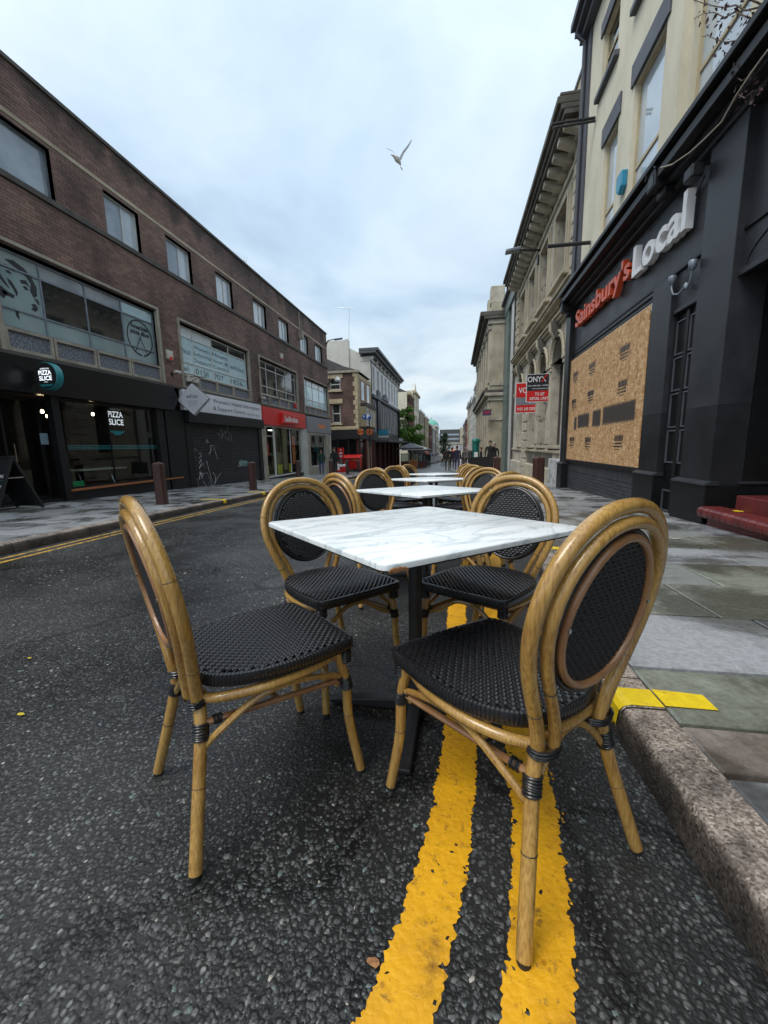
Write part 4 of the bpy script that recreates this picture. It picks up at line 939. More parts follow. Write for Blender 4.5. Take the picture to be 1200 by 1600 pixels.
# graffiti strokes
M['graff'] = mat('white_spray_paint', (0.46, 0.48, 0.48), (0.25, 0.26, 0.26), scale=30, rough=.6)
M['graff2'] = mat('mint_spray_paint', (0.34, 0.52, 0.48), (0.2, 0.3, 0.3), scale=30, rough=.6)
def scribble(pts, r, mt, lab=None):
    m = F.mb(); m.tube([(a, .026, b) for a, b in pts], r, 5, flat=.3); m.build('graffiti_stroke', M[mt], sh, label=lab)
random.seed(21)
for k in range(15):
    u = 12.75+random.random()*1.1; z = -.2+random.random()*1.45; pts = [(u, z)]
    for q in range(5): pts.append((pts[-1][0]+random.uniform(-.14, .16), pts[-1][1]+random.uniform(-.2, .16)))
    scribble(pts, .012, 'graff')
scribble([(13.3, .55), (13.5, -.1), (13.7, -.33), (13.9, -.1), (14.15, .05)], .014, 'graff')
for k in range(9):
    u = 14.0+random.random()*1.1; z = 1.25+random.random()*.4; pts = [(u, z)]
    for q in range(4): pts.append((pts[-1][0]+random.uniform(-.12, .2), pts[-1][1]+random.uniform(-.14, .14)))
    scribble(pts, .006, 'graff')
for k in range(8):
    u = 15.5+k*.09; z = .18+random.random()*.1; scribble([(u, z), (u+.06, z+.25), (u+.12, z+.03), (u+.15, z+.2)], .013, 'graff2')
# projecting diamond sign
yd = yl(300, XL+.5, 622)
xd, zd = on_y(300.5, 624, yd)
t = thing('diamond_sign', (XL, yd, zd), 'white diamond shaped projecting sign reading whisc', 'sign')
sx = (on_y(325, 624, yd)[0]-on_y(276, 624, yd)[0])/2; sz = (on_y(300, 600, yd)[1]-on_y(300, 649, yd)[1])/2
m = MB(lambda a, b, c: (xd+a, yd+b, zd+c)); m.prism([(0, -sz), (sx, 0), (0, sz), (-sx, 0)], 0, .14, 1); m.build('panel', M['lilacwhite'], t, bev=.008)
m = MB(lambda a, b, c: (xd+a, yd+b, zd+c)); k_ = 1.035; m.prism([(0, -sz*k_), (sx*k_, 0), (0, sz*k_), (-sx*k_, 0)], .02, .12, 1); m.build('frame', M['steel'], t)
Fs = Face('S', yd)
text(Fs, 'whisc', xd, zd+.04, .13, .003, M['navy'], t, w=.42, center=True)
for i, s in enumerate(("Women's Health", 'Information &', 'Support Centre')): text(Fs, s, xd, zd-.07-i*.07, .035, .003, M['navy'], t, w=.36-.04*i, center=True)
m = MB(); m.tube([(-.02, 0, .1), (xd-XL-sx+.1, .07, .1)], .02, 8); m.build('bracket', M['black'], t, local=True)

# ---- betting shop
a, b = w1+.06, yl(471.5, XL)
fbox(F, 'pilaster', 'concrete', LB, w1-.02, w1+.42, -.2, .05, gz(18)-.1, 2.1)
sg = thing('shop_sign', (XL, a, 2.1), 'red fascia sign with raised white Ladbrokes lettering', 'sign')
fbox(F, 'board', 'red', sg, a, b-.02, -.05, .12, 2.07, 2.90, bev=.005)
m = F.mb(); uc, zc_ = (a+b)/2+.25, 2.46; m.prism([(uc-1.1, zc_-.26), (uc+1.1, zc_-.20), (uc+1.25, zc_+.24), (uc-.95, zc_+.28)], .12, .26, 1); m.build('raised_panel', M['red'], sg, bev=.02)
text(F, 'Ladbrokes', uc+.05, zc_-.13, .27, .265, M['white'], sg, w=1.75, center=True, bold=.03)
gzz = gz(20, .12)
fbox(F, 'stallriser', 'black', LB, a+.35, b-.5, -.2, .02, gz(23)-.1, gzz+.12)
window(F, LB, a+.36, a+1.35, gzz+.12, 2.05, n=-.02, rows=(1.55,), gm='clear', fm='whiteframe', fw=.07, label='white framed glazed door of the betting shop')
window(F, LB, a+1.38, b-.45, gzz+.12, 2.05, n=-.02, cols=(a+1.38+(b-a-1.83)*.55,), gm='clear', fm='whiteframe', fw=.06, label='betting shop window with posters')
fbox(F, 'pilaster', 'palepanel', LB, b-.44, b+.35, -.2, .05, gz(24)-.1, 2.07)
M['olive'] = mat('olive_display_panel', (0.18, 0.19, 0.07), (0.10, 0.11, 0.04), scale=2, rough=.5)
for (u0, u1, z0, z1, mt, lab) in ((a+1.7, a+2.35, .1, 1.95, 'olive', None), (a+2.7, a+3.1, -.2, 1.95, 'olive', None), (a+1.75, a+2.2, .75, 1.6, 'red', 'red poster in the betting shop window'), (a+1.85, a+2.4, -.38, 0.1, 'yellow', 'yellow poster at the foot of the betting shop window'), (a+3.3, a+3.7, -.38, .1, 'yellow', None), (a+.45, a+.8, -.35, .1, 'yellow', None), (a+.55, a+.95, .6, 1.2, 'red', None), (a+3.9, a+4.3, .05, 1.0, 'orange', 'orange poster panel'), (a+3.9, a+4.3, 1.0, 1.6, 'redorange', None)):
    fbox(F, 'poster', mt, LB, u0, u1, -.16, -.14, z0, z1, label=lab)
m = F.mb(); m.quad((a, -2.5, gzz-.1), (a, -2.5, 2.3), (b, -2.5, 2.3), (b, -2.5, gzz-.1)); m.quad((a, -2.5, gzz-.02), (b, -2.5, gzz-.02), (b, -.1, gzz-.02), (a, -.1, gzz-.02)); m.build('shop_interior', mat('pale_shop_interior', (0.40, 0.36, 0.28), rough=.8), LB)
M['added_glow'] = emit('added_shop_glow', (1.0, 0.95, 0.85), 5.0)  # glowing strips added to brighten the betting shop interior
for k in range(3): fbox(F, 'added_glow_strip', 'added_glow', LB, a+.8+k*1.6, a+1.7+k*1.6, -1.6, -1.4, 1.96, 1.99)
# ---- grey fashion shop
a, b = yl(474, XL), Y1-.05
sg = thing('shop_sign', (XL, a, 2.0), 'grey fascia sign with blurred orange lettering', 'sign')
fbox(F, 'board', 'greysign', sg, a+.05, b, -.05, .10, 1.90, 2.86, bev=.005)
text(F, 'asdlp', (a+b)/2, 2.22, .34, .104, M['orange'], sg, w=1.6, center=True, bold=.03) if False else None
decal([[(-.8, 0), (-.5, .22), (-.3, .05), (-.1, .3), (.1, .08), (.3, .3), (.5, .1), (.8, .25), (.7, -.05), (.3, .02), (0, -.08), (-.4, -.02)]], F, .104, ((a+b)/2+.3, 2.25), (1, 1), sg, 'lettering', 'orange')
fbox(F, 'shop_header', 'palepanel', LB, a+.05, b-.3, -.1, .03, 1.76, 1.9)
fbox(F, 'pilaster', 'concrete', LB, a, a+.6, -.2, .04, gz(25)-.1, 1.76); fbox(F, 'pilaster', 'concrete', LB, b-1.1, b-.25, -.2, .04, gz(28)-.1, 1.76); fbox(F, 'pilaster', 'palepanel', LB, b-.24, b, -.2, .06, gz(28)-.1, 1.9)
fbox(F, 'stallriser', 'concrete', LB, a+.6, b-1.1, -.2, .03, gz(28)-.1, -.28)
window(F, LB, a+.62, b-1.12, -.27, 1.74, n=-.05, gm='clear', fm='palepanel', fw=.06, label='fashion shop window')
m = F.mb(); m.quad((a, -1.6, -1), (a, -1.6, 2.0), (b, -1.6, 2.0), (b, -1.6, -1)); m.quad((a, -1.6, -.3), (b, -1.6, -.3), (b, -.1, -.3), (a, -.1, -.3)); m.build('shop_interior', mat('dark_red_backdrop', (0.10, 0.03, 0.03), (.03, .03, .035), scale=1.5, rough=.8), LB)
m = F.mb(); m.quad((yA, -3.15, -1.2), (yA, -3.15, 3), (Y1, -3.15, 3), (Y1, -3.15, -1.2)); m.build('rear_wall', M['interior'], LB)
m = F.mb(); m.box(Y0, 3.0, -3.1, 0, -.5, ZP-.1); m.box(Y1-.2, Y1, -9, -.2, -1.6, ZP-.1); m.box(3.0, 6.0, -3.1, -.1, -.5, ZP-.1); m.build('ground_floor_wall', M['black'], LB)

# small fittings on the facade: each its own thing
def fitting(px, py, kind):
    y, z = on_x(px, py, XL)
    return y, z
for px, py, lab, c in ((262, 555, 'white and red alarm box on the brick wall right of the pizza shop window', 'offwhite'), (438, 557, 'pale alarm box on the brick wall above the betting shop', 'offwhite'), (460, 634, 'small red alarm box beside the betting shop window', 'red')):
    y, z = on_x(px, py, XL); t = thing('alarm_box', (XL, y, z), lab, 'alarm box')
    s = .17 if c != 'red' else .13
    m = MB(); m.prism([(-s*.7, -s*.7), (0, -s), (s*.7, -s*.7), (s*.75, s*.8), (-s*.75, s*.8)], 0.01, .11, 0); m.build('cover', M[c], t, local=True, bev=.02, seg=3)
    if c != 'red': m = MB(); m.prism([(-s*.45, -s*.9), (s*.45, -s*.9), (s*.3, -s*.3), (-s*.3, -s*.3)], .11, .125, 0); m.build('strobe', M['red'], t, local=True, bev=.004)
y, z = on_x(297, 592, XL); t = thing('junction_box', (XL, y, z), 'pale rectangular box on the wall above the diamond sign', 'box'); m = MB(); m.box(0.01, .14, -.28, .28, -.12, .12); m.build('cover', M['offwhite'], t, local=True, bev=.015); m = MB(); m.box(.0, .15, -.29, .29, .12, .135); m.build('lid', M['concrete'], t, local=True, bev=.003)
for px, py, lab in ((268, 582, 'white camera on a bracket at the end of the pizza shop'), (405, 622, 'white camera on a long bracket above the red fascia')):
    y, z = on_x(px, py, XL); t = thing('security_camera', (XL, y, z), lab, 'camera')
    m = MB(); m.lathe([(.045, -.12), (.05, -.1), (.05, .12), (.03, .13)], c=(.22, 0, 0), n=12, axis='y'); m.build('housing', M['offwhite'], t, local=True, smooth=True)
    m = MB(); m.tube([(0, 0, -.05), (.1, 0, -.05), (.22, 0, -.04)], .014, 6); m.box(0, .02, -.05, .05, -.12, .02); m.build('bracket', M['black'], t, local=True)
    m = MB(); m.tube([(0, .5, -.05), (.25, .9, .0), (.45, 1.2, .02), (.45, 1.2, .16)], .013, 6); m.tube([(0, .6, -.3), (.3, 1.0, 0)], .010, 6); m.build('arm', M['black'], t, local=True)
for px, py, lab in ((371, 395, 'thin television aerial on the roof of the brown brick building'),):
    y, z = on_x(px, 395, XL-1.0); t = thing('aerial', (XL-1, y, ZR), lab, 'aerial')
    m = MB(); m.tube([(0, 0, -.2), (0, 0, 1.0)], .018, 6); m.build('mast', M['steel'], t, local=True)
    m = MB(); m.tube([(-.1, -.7, .75), (.1, .6, .98)], .012, 6)
    for q in range(8): c = Vector((-.1, -.7, .75)).lerp(Vector((.1, .6, .98)), q/7); m.tube([c+Vector((-.05, .0, -.22)), c+Vector((.05, 0, .22))], .008, 5)
    m.build('antenna_elements', M['steel'], t, local=True)
# downpipe with hopper at the top right
t = thing('downpipe', (XL, 23.3, 6.4), 'pale cable pipe with hopper head high on the brick wall', 'pipe'); y, z = on_x(467, 523, XL)
m = MB(); m.tube([(.05, y-23.3, ZR-6.4-.1), (.05, y-23.3, z-6.4+.2)], .035, 8); m.build('pipe', M['concrete'], t, local=True); m = MB(); m.prism([(-.18, .2), (.18, .2), (.1, -.25), (-.1, -.25)], 0.01, .25, 0)
m.v = [(a, b+y-23.3, c+z-6.4) for a, b, c in m.v]; m.build('hopper', M['concrete'], t, local=True)
# ================================================================== RIGHT: black shopfront under a cream rendered building
random.seed(5)
F = Face('R', XR)
M['charcoal_low'] = mat('scuffed_black_timber', (0.024, 0.025, 0.029), (0.012, 0.0125, 0.014), scale=2.0, rough=0.45, spec=.3, bump=0.0015, bscale=45, spots=(11, 0.70, (0.06, 0.06, 0.065)))
def osb():
    m, t, b = newmat('chip_board'); lk = t.links.new
    g = N(t, 'ShaderNodeNewGeometry'); P = g.outputs['Position']
    wob = N(t, 'ShaderNodeTexNoise', i_Scale=7.0, i_Detail=2.0); lk(P, wob.inputs['Vector'])
    mv = N(t, 'ShaderNodeMix', data_type='VECTOR'); mv.inputs[0].default_value = .10; lk(P, mv.inputs[4]); lk(wob.outputs['Color'], mv.inputs[5])
    cols = []
    for sc3, rot in (((1, 12, 38), 0.5), ((1, 34, 11), -0.5), ((1, 17, 24), 1.1)):
        mp = N(t, 'ShaderNodeMapping'); mp.inputs['Scale'].default_value = sc3; mp.inputs['Rotation'].default_value = (rot, 0, 0); lk(mv.outputs[1], mp.inputs[0])
        v = N(t, 'ShaderNodeTexVoronoi', i_Scale=1.0); lk(mp.outputs[0], v.inputs['Vector']); s = N(t, 'ShaderNodeSeparateColor'); lk(v.outputs['Color'], s.inputs[0]); cols.append(s)
    mxa = N(t, 'ShaderNodeMix', data_type='FLOAT'); lk(cols[2].outputs[1], mxa.inputs[0]); lk(cols[0].outputs[0], mxa.inputs[2]); lk(cols[1].outputs[0], mxa.inputs[3])
    r = ramp(t, [(0.0, (0.27, 0.135, 0.055)), (0.3, (0.44, 0.245, 0.105)), (0.65, (0.55, 0.33, 0.155)), (0.9, (0.64, 0.43, 0.23)), (1.0, (0.72, 0.54, 0.34))]); lk(mxa.outputs[0], r.inputs[0])
    # stamped marks (3 x 4 grid of three bars) and sprayed-over words, flat print in the sheet's own coordinates
    sp = N(t, 'ShaderNodeSeparateXYZ'); lk(P, sp.inputs[0])
    def mth(op, a, b_=None, c=None):
        n = N(t, 'ShaderNodeMath', operation=op)
        for i, q in enumerate((a, b_, c)):
            if q is None: continue
            if isinstance(q, (int, float)): n.inputs[i].default_value = q
            else: lk(q, n.inputs[i])
        return n.outputs[0]
    nf = N(t, 'ShaderNodeTexNoise', i_Scale=22.0, i_Detail=5.0); lk(P, nf.inputs['Vector'])
    jit = mth('MULTIPLY', mth('SUBTRACT', nf.outputs['Fac'], .5), .10)
    y = mth('ADD', sp.outputs[1], jit); z = mth('ADD', sp.outputs[2], jit)
    def rect(y0, y1, z0, z1, s):
        a = N(t, 'ShaderNodeMapRange', i_1=y0-s, i_2=y0+s); lk(y, a.inputs[0]); b2 = N(t, 'ShaderNodeMapRange', i_1=y1+s, i_2=y1-s); lk(y, b2.inputs[0])
        c = N(t, 'ShaderNodeMapRange', i_1=z0-s, i_2=z0+s); lk(z, c.inputs[0]); d = N(t, 'ShaderNodeMapRange', i_1=z1+s, i_2=z1-s); lk(z, d.inputs[0])
        return mth('MULTIPLY', mth('MULTIPLY', a.outputs[0], b2.outputs[0]), mth('MULTIPLY', c.outputs[0], d.outputs[0]))
    tot = None
    for q in ((7.72, 9.28, 1.30, 1.66, .03), (9.40, 9.92, 1.28, 1.64, .03), (10.15, 11.03, 1.30, 1.62, .03), (11.12, 11.34, 1.26, 1.58, .03)):
        v = rect(*q); tot = v if tot is None else mth('MAXIMUM', tot, v)
    mx = N(t, 'ShaderNodeMix', data_type='RGBA'); lk(mth('MULTIPLY', tot, .95), mx.inputs[0]); lk(r.outputs[0], mx.inputs[6]); mx.inputs[7].default_value = (0.022, 0.022, 0.024, 1)
    lk(mx.outputs[2], b.inputs['Base Color']); b.inputs['Roughness'].default_value = .75
    bp = N(t, 'ShaderNodeBump', i_Strength=.5, i_Distance=.002); lk(mxa.outputs[0], bp.inputs['Height']); lk(bp.outputs[0], b.inputs['Normal'])
    return m
M['osb'] = osb()
RB = thing('shop_building', (XR, 5.0, gz(8)), 'cream rendered building with a black shopfront boarded up below a red and white sign', 'building')
UE = 12.15
# upper wall
ups = [(9.62, 10.42, 4.9, 7.20), (7.78, 8.92, 4.9, 7.20), (5.75, 6.95, 4.9, 7.20), (3.3, 4.6, 4.9, 7.2), (9.95, 10.90, 8.50, 9.62), (8.02, 9.00, 8.50, 9.62), (5.9, 6.95, 8.5, 9.62), (3.4, 4.5, 8.5, 9.62)]
m = grid_wall(F, ups, -2, UE, 4.6, 10.7, .15); m.build('wall', M['cream'], RB)
m = shell(F, -2, UE, 3.35, 10.68, 9, -.265); m.build('building_mass', M['cream'], RB)
for i, (a, b, z0, z1) in enumerate(ups):
    window(F, RB, a, b, z0, z1, n=-.08, rows=(5.82,) if z0 < 6 else (9.1,), gm='glassbright' if i != 4 else 'glassdark', fm='buff', fw=.06, bar=.05)
    fbox(F, 'lintel', 'lintel', RB, a-.10, b+.10, -.02, .035, z1, z1+(.36 if z0 < 6 else .26), bev=.006)
    fbox(F, 'window_sill', 'lintel', RB, a-.12, b+.12, -.05, .10, z0-.10, z0, bev=.006)
    if i in (1, 2): fbox(F, 'blind', 'curtain', RB, a+.1, a+(b-a)*.62, -.117, -.1125, z0+.1, z1-.1)
fbox(F, 'corner_strip', 'lintel', RB, UE-.42, UE, -.2, .05, 4.6, 10.5)
fbox(F, 'wall_pier', 'cream', RB, 7.05, 7.32, -.1, .10, 4.9, 10.6)
for (d, z0, z1) in ((.18, 10.5, 10.66), (.30, 10.66, 10.80), (.40, 10.80, 10.95)): fbox(F, 'eaves', 'lintel', RB, -2, UE+.04, -.3, d, z0, z1)
m = F.mb(); m.tube([(UE-.15, .1, 4.9), (UE-.15, .1, 10.4), (UE-.15, .3, 10.6)], .05, 8); m.build('drainpipe', M['lintel'], RB, smooth=True)
# fascia and cornice
fbox(F, 'fascia', 'charcoal', RB, 5.48, 11.98, -.3, .0, 3.32, 4.5, label='charcoal painted fascia board')
for i, (d, z0, z1) in enumerate(((.10, 4.42, 4.50), (.20, 4.50, 4.58), (.34, 4.585, 4.70), (.30, 4.70, 4.76), (.40, 4.765, 4.84))): fbox(F, 'cornice', 'charcoal' if i < 2 else 'black', RB, -2, 12.2, -.3, d, z0, z1, bev=.008)
m = F.mb(); m.prism([(-.28, 4.84), (.40, 4.845), (.36, 4.87), (-.28, 4.93)], -2, 12.2, 0) if False else m.box(-2, 12.2, -.28, .36, 4.84, 4.875); m.build('cornice_lead', M['lintel'], RB)
fbox(F, 'fascia_bead', 'black', RB, 6.10, 11.95, 0, .035, 3.28, 3.325, bev=.004)
# pilasters
def pilaster(a, b, n=.10, top=4.42, zb=.42, mt='charcoal', gb_=None, low='black'):
    g_ = gz((a+b)/2, .10)
    fbox(F, 'pilaster', mt, RB, a, b, -.3, n, 1.35 if low else zb, top, bev=.006)
    if low: fbox(F, 'pilaster_shaft', 'charcoal_low', RB, a+.002, b-.002, -.3, n-.003, zb, 1.352, bev=.004)
    fbox(F, 'pilaster_base', 'darkdoor', RB, a-.05, b+.05, -.3, n+.06, g_-.1, zb, bev=.008)
    m = F.mb(); m.prism([(-.02, zb), (n+.075, zb), (n+.07, zb+.02), (n, zb+.05), (-.02, zb+.05)], a-.06, b+.06, 0); m.build('base_moulding', M['charcoal'], RB)
pilaster(5.46, 6.12, .06, zb=.40)
pilaster(6.78, 7.38, .06, top=3.28, zb=.42)
pilaster(11.92, 12.32, .12, top=4.42, zb=.36, mt='black')
fbox(F, 'drain_strip', 'greysign', RB, 12.33, 12.40, -.2, .10, .36, 4.3)
# boarded window
fbox(F, 'window_head', 'charcoal', RB, 7.38, 11.92, -.12, .02, 3.22, 3.28)
window(F, RB, 7.40, 11.92, .44, 3.24, n=-.02, cols=(8.9, 10.4), rows=(2.2,), gm='glassdark', fm='greysign', fw=.07, bar=.06, label='shop window hidden behind chipboard')
for a, b in ((7.5, 8.87), (8.93, 10.37), (10.43, 11.85)): fbox(F, 'transom_film', 'film', RB, a, b, -.045, -.0405, 3.04, 3.165)
bd = fbox(F, 'chipboard', 'osb', RB, 7.46, 11.93, .03, .048, .50, 3.09, bev=.001, label='sheet of raw chipboard with black stamps and sprayed over writing')
fbox(F, 'chipboard_seam', 'ink', bd, 11.86, 11.865, .0482, .0488, .5, 3.09)
mk = F.mb()
for uc, zs in ((8.35, (2.55, 1.93, .93)), (10.15, (2.58, 1.97, .92)), (11.45, (2.6, 1.92, .95))):
    for zc in zs:
        w = .20
        for k, (ww, hh) in enumerate(((1.0, .11), (.85, .035), (.9, .035), (.5, .02))):
            zt = zc+.13-k*.06-(.07 if k else 0); x = uc-w*ww; 
            while x < uc+w*ww:      # stamped lettering breaks up into short blocks
                l = random.uniform(.02, .06); mk.quad((x, .0486, zt), (x, .0486, zt-hh), (x+l, .0486, zt-hh+random.uniform(-.004, .004)), (x+l, .0486, zt)); x += l+random.uniform(.004, .014)
        for ln in ((uc-w-.05, uc-w-.045, zc-.16, zc+.14), (uc-w-.05, uc+w, zc+.14, zc+.144)): mk.quad((ln[0], .0486, ln[2]), (ln[1], .0486, ln[2]), (ln[1], .0486, ln[3]), (ln[0], .0486, ln[3]))
mk.build('stamped_print', M['ink'], bd)
fbox(F, 'board_sill', 'black', RB, 7.40, 11.93, -.1, .06, .43, .50, bev=.004)
# painted brick stall riser: soldier course on top, stretchers below
m = F.mb(); m.box(7.38, 11.95, -.1, -.012, gz(12)-.1, .43); sr = m.build('stallriser', M['darkdoor'], RB)
pool = F.mb()
u = 7.40
while u < 11.9: 
    m = F.mb(); m.box(u, u+.067, -.02, random.uniform(-.002, .003), .195, .425); m.build('brick', M['slab_plinth'], sr); u += .075
for r in range(9):
    z0 = .19-(r+1)*.075; u = 7.40-(.11 if r % 2 else 0)
    if z0 < gz(12)-.05: break
    while u < 11.93:
        a, b = max(u, 7.40), min(u+.215, 11.92)
        if b-a > .04 and z0+.067 > gz((a+b)/2, .09): m = F.mb(); m.box(a, b, -.02, random.uniform(-.003, .003), z0, z0+.067); m.build('brick', M['slab_plinth'], sr)
        u += .225
# door between the pilasters
g_ = gz(6.4, .11)
fbox(F, 'door_surround', 'charcoal', RB, 6.12, 6.78, -.2, -.0, 2.78, 3.32)
fbox(F, 'door_head_bead', 'charcoal', RB, 6.12, 6.78, -.06, .03, 2.72, 2.78, bev=.01)
dr = fbox(F, 'door', 'darkdoor', RB, 6.12, 6.78, -.18, -.04, g_-.05, 2.72, label='narrow black panelled door')
for a, b in ((6.16, 6.40), (6.48, 6.74)):
    for z0, z1 in ((.02+g_, .34+g_), (.62, 1.10), (1.13, 1.62), (1.65, 2.12), (2.15, 2.62)):
        m = F.mb(); w = .022
        m.box(a, b, -.04, -.025, z0, z0+w); m.box(a, b, -.04, -.025, z1-w, z1); m.box(a, a+w, -.04, -.025, z0+w, z1-w); m.box(b-w, b, -.04, -.025, z0+w, z1-w)
        m.build('panel_moulding', M['lintel'], dr)
for a, b in ((6.125, 6.155), (6.405, 6.475), (6.745, 6.775)): fbox(F, 'door_stile', 'black', dr, a, b, -.04, -.010, g_-.04, 2.70, bev=.004)
# entrance bay nearer the camera
fbox(F, 'bay_panel', 'charcoal', RB, 2.3, 5.46, -.3, -.05, 3.25, 4.42); fbox(F, 'bay_lower_panel', 'charcoal', RB, 2.3, 5.46, -.3, -.035, 2.80, 3.22)
fbox(F, 'bay_bead', 'black', RB, 2.3, 5.46, -.05, -.01, 3.215, 3.25, bev=.004); fbox(F, 'bay_bead', 'charcoal', RB, 2.3, 5.46, -.05, .0, 2.74, 2.80, bev=.006)
m = F.mb(); m.tube([(5.40-1.15*(1-math.cos(a)), -.03, 2.80+.40*math.sin(a)) for a in np.linspace(0, 1.45, 16)], .007, 6); m.build('arched_bead', M['ink'], RB)
m = F.mb(); m.box(5.455, 5.46, -1.5, -.3, gz(5)-.1, 2.8); m.build('entrance_side', M['darkdoor'], RB)
m = F.mb(); m.box(2.2, 5.46, -1.6, -1.5, gz(5)-.1, 2.9); m.box(2.2, 5.46, -1.6, -.2, 2.81, 2.85); m.build('entrance_back', M['darkdoor'], RB)
fbox(F, 'entrance_plinth', 'darkdoor', RB, 5.40, 5.452, -1.45, -.24, gz(5)-.1, .42); fbox(F, 'entrance_plinth_bead', 'charcoal', RB, 5.385, 5.452, -1.45, -.24, .42, .445)
for k in range(7): fbox(F, 'entrance_door_board', 'black', RB, 3.0+k*.34, 3.0+k*.34+.30, -1.5, -1.46+.01*(k % 2), .35, 2.8, bev=.006)
pilaster(1.6, 2.3, .06)
m = shell(F, -2, 5.3, gz(0)-.2, 4.6, 9, -1.62); m.build('building_mass', M['darkdoor'], RB)
fbox(F, 'front_wall', 'charcoal', RB, -2, 1.6, -.3, .0, gz(0)-.1, 4.6)
m = F.mb(); m.box(5.47, UE, -9, -.31, gz(12)-.2, 4.6); m.build('building_mass', M['darkdoor'], RB)
# steps of red tiles
def pt(u): return gz(u, .12)
stp = fbox(F, 'entrance_step', 'tile_red', RB, 2.6, 5.33, -1.4, .10, gz(2.6), .135, label='step laid with glazed red bullnose tiles')
u = 5.42; k = 0
while u > 2.7:
    w = .108
    m = F.mb(); pr = [(.02, -.10), (.135, -.10), (.175, -.075), (.185, -.03), (.18, .005), (.155, .028), (.12, .036), (.02, .038)]
    m.prism([(a, b+.115) for a, b in pr], u-w, u-.008, 0)
    if k == 0: pass
    m.build('nosing_tile', M['tile_red'], stp, smooth=False, bev=.008); u -= w; k += 1
u = 5.40
for k in range(12):
    for q in range(1):
        m = F.mb(); m.box(u-.222, u-.006, -.06, .115, .10, .152+random.uniform(-.001, .001)); m.build('step_tile', M['tile_red'], stp, bev=.004)
    u -= .228
fbox(F, 'upper_step', 'maroonstep', RB, 2.6, 5.16, -1.4, -.07, .10, .315, bev=.012, label='worn dark maroon upper step')
m = MB(); m.lathe([(.045, 0), (.05, .003), (.035, .005)], c=(XR+.02, 5.02, .153), n=14); m.build('flattened_cup', M['kerb_paint'], label='flat yellow scrap lying on the red tiled step', cat='litter')

# sign letters
sg = thing('shop_sign', (XR, 9, 3.9), 'raised sign in orange-red and white letters across the black fascia reading Sainsbury\'s Local', 'sign')
def letters(word, ua, ub, z0, h, mt, dep, bold):
    v, f = txt_mesh(word, 0, 0, bold=bold); lo, hi = v.min(0)[0], v.max(0)[0]; sx = (ub-ua)/(hi-lo); sy = h/0.70
    # split the word's outline into letters by their islands: build each glyph on its own advance
    x = 0.0; gap = []
    for i, ch in enumerate(word):
        vv, ff = txt_mesh(ch, 0, 0, bold=bold); bar = txt_mesh('|', 0, 0, bold=bold)[0][:, 0].max()
        vv = vv.copy(); vv[:, 0] += (txt_mesh(word[:i]+'|', 0, 0, bold=bold)[0][:, 0].max()-bar) if i else 0.0
        m = F.mb(); n = len(vv)
        P = [(ua+(p[0]-lo)*sx, z0+p[1]*sy) for p in vv]
        front = [(a, dep, b) for a, b in P]; back = [(a, .03, b) for a, b in P]
        # outline edges = edges used by one face only
        cnt = {}
        for g in ff:
            for a, b in zip(g, g[1:]+g[:1]): cnt[(min(a, b), max(a, b))] = cnt.get((min(a, b), max(a, b)), 0)+1
        es = [(a, b) for g in ff for a, b in zip(g, g[1:]+g[:1]) if cnt[(min(a, b), max(a, b))] == 1]
        m.add(front+back, ff+[(b, a, a+n, b+n) for a, b in es])
        m.build('letter', [M[mt]], sg)
letters("Sainsbury's", 11.42, 8.20, 3.80, .36, 'redorange', .13, .022)
letters('Local', 8.08, 6.44, 3.72, .47, 'white', .13, .016)
for u, z in ((11.3, 4.3), (10.6, 4.32), (9.6, 4.34), (8.8, 4.34), (7.9, 4.34)):
    m = F.mb(); m.tube([(u, 0, z+.02), (u-.1, .02, z-.02), (u-.3, .03, z+.01), (u-.42, .02, z+.0)], .008, 5); m.build('cable', M['ink'], sg)
# black security light and cable above "l"
y, z = on_x(1082, 275, XR-.2); t = thing('floodlight', (XR, y, z), 'small black floodlight on the fascia above the last white letter', 'lamp')
m = MB(); m.box(-.26, -.12, -.10, .10, -.05, .10); m.build('housing', M['ink'], t, local=True, bev=.02); m = MB(); m.tube([(0, 0, .12), (-.1, 0, .12), (-.19, 0, .06)], .018, 6); m.build('arm', M['ink'], t, local=True)
m = MB(); m.tube([(-.05, .02, .0), (-.03, .25, -.12), (-.02, .45, -.30), (-.02, .48, -.5)], .009, 6); m.build('cable', M['ink'], t, local=True)
# double swan-neck light
y, z = on_x(1076, 447, XR-.02); t = thing('wall_light', (XR, y, z), 'silver double arm wall light above the black door', 'lamp')
m = MB(); m.lathe([(.05, 0), (.05, .025)], c=(-.06, 0, 0), n=14, axis='x'); m.build('back_plate', M['steel'], t, local=True)
for s in (-1, 1):
    m = MB(); m.tube([(-.06, 0, 0), (-.09, s*.10, -.06), (-.11, s*.2, -.03), (-.115, s*.245, .06), (-.115, s*.25, .12)], .013, 8); a = m.build('arm', M['alu'], t, local=True, smooth=True)
    m = MB(); m.lathe([(.022, .11), (.045, .14), (.05, .22), (.046, .225)], c=(-.115, s*.25, 0), n=12); m.build('lamp_head', M['alu'], t, local=True, smooth=True)
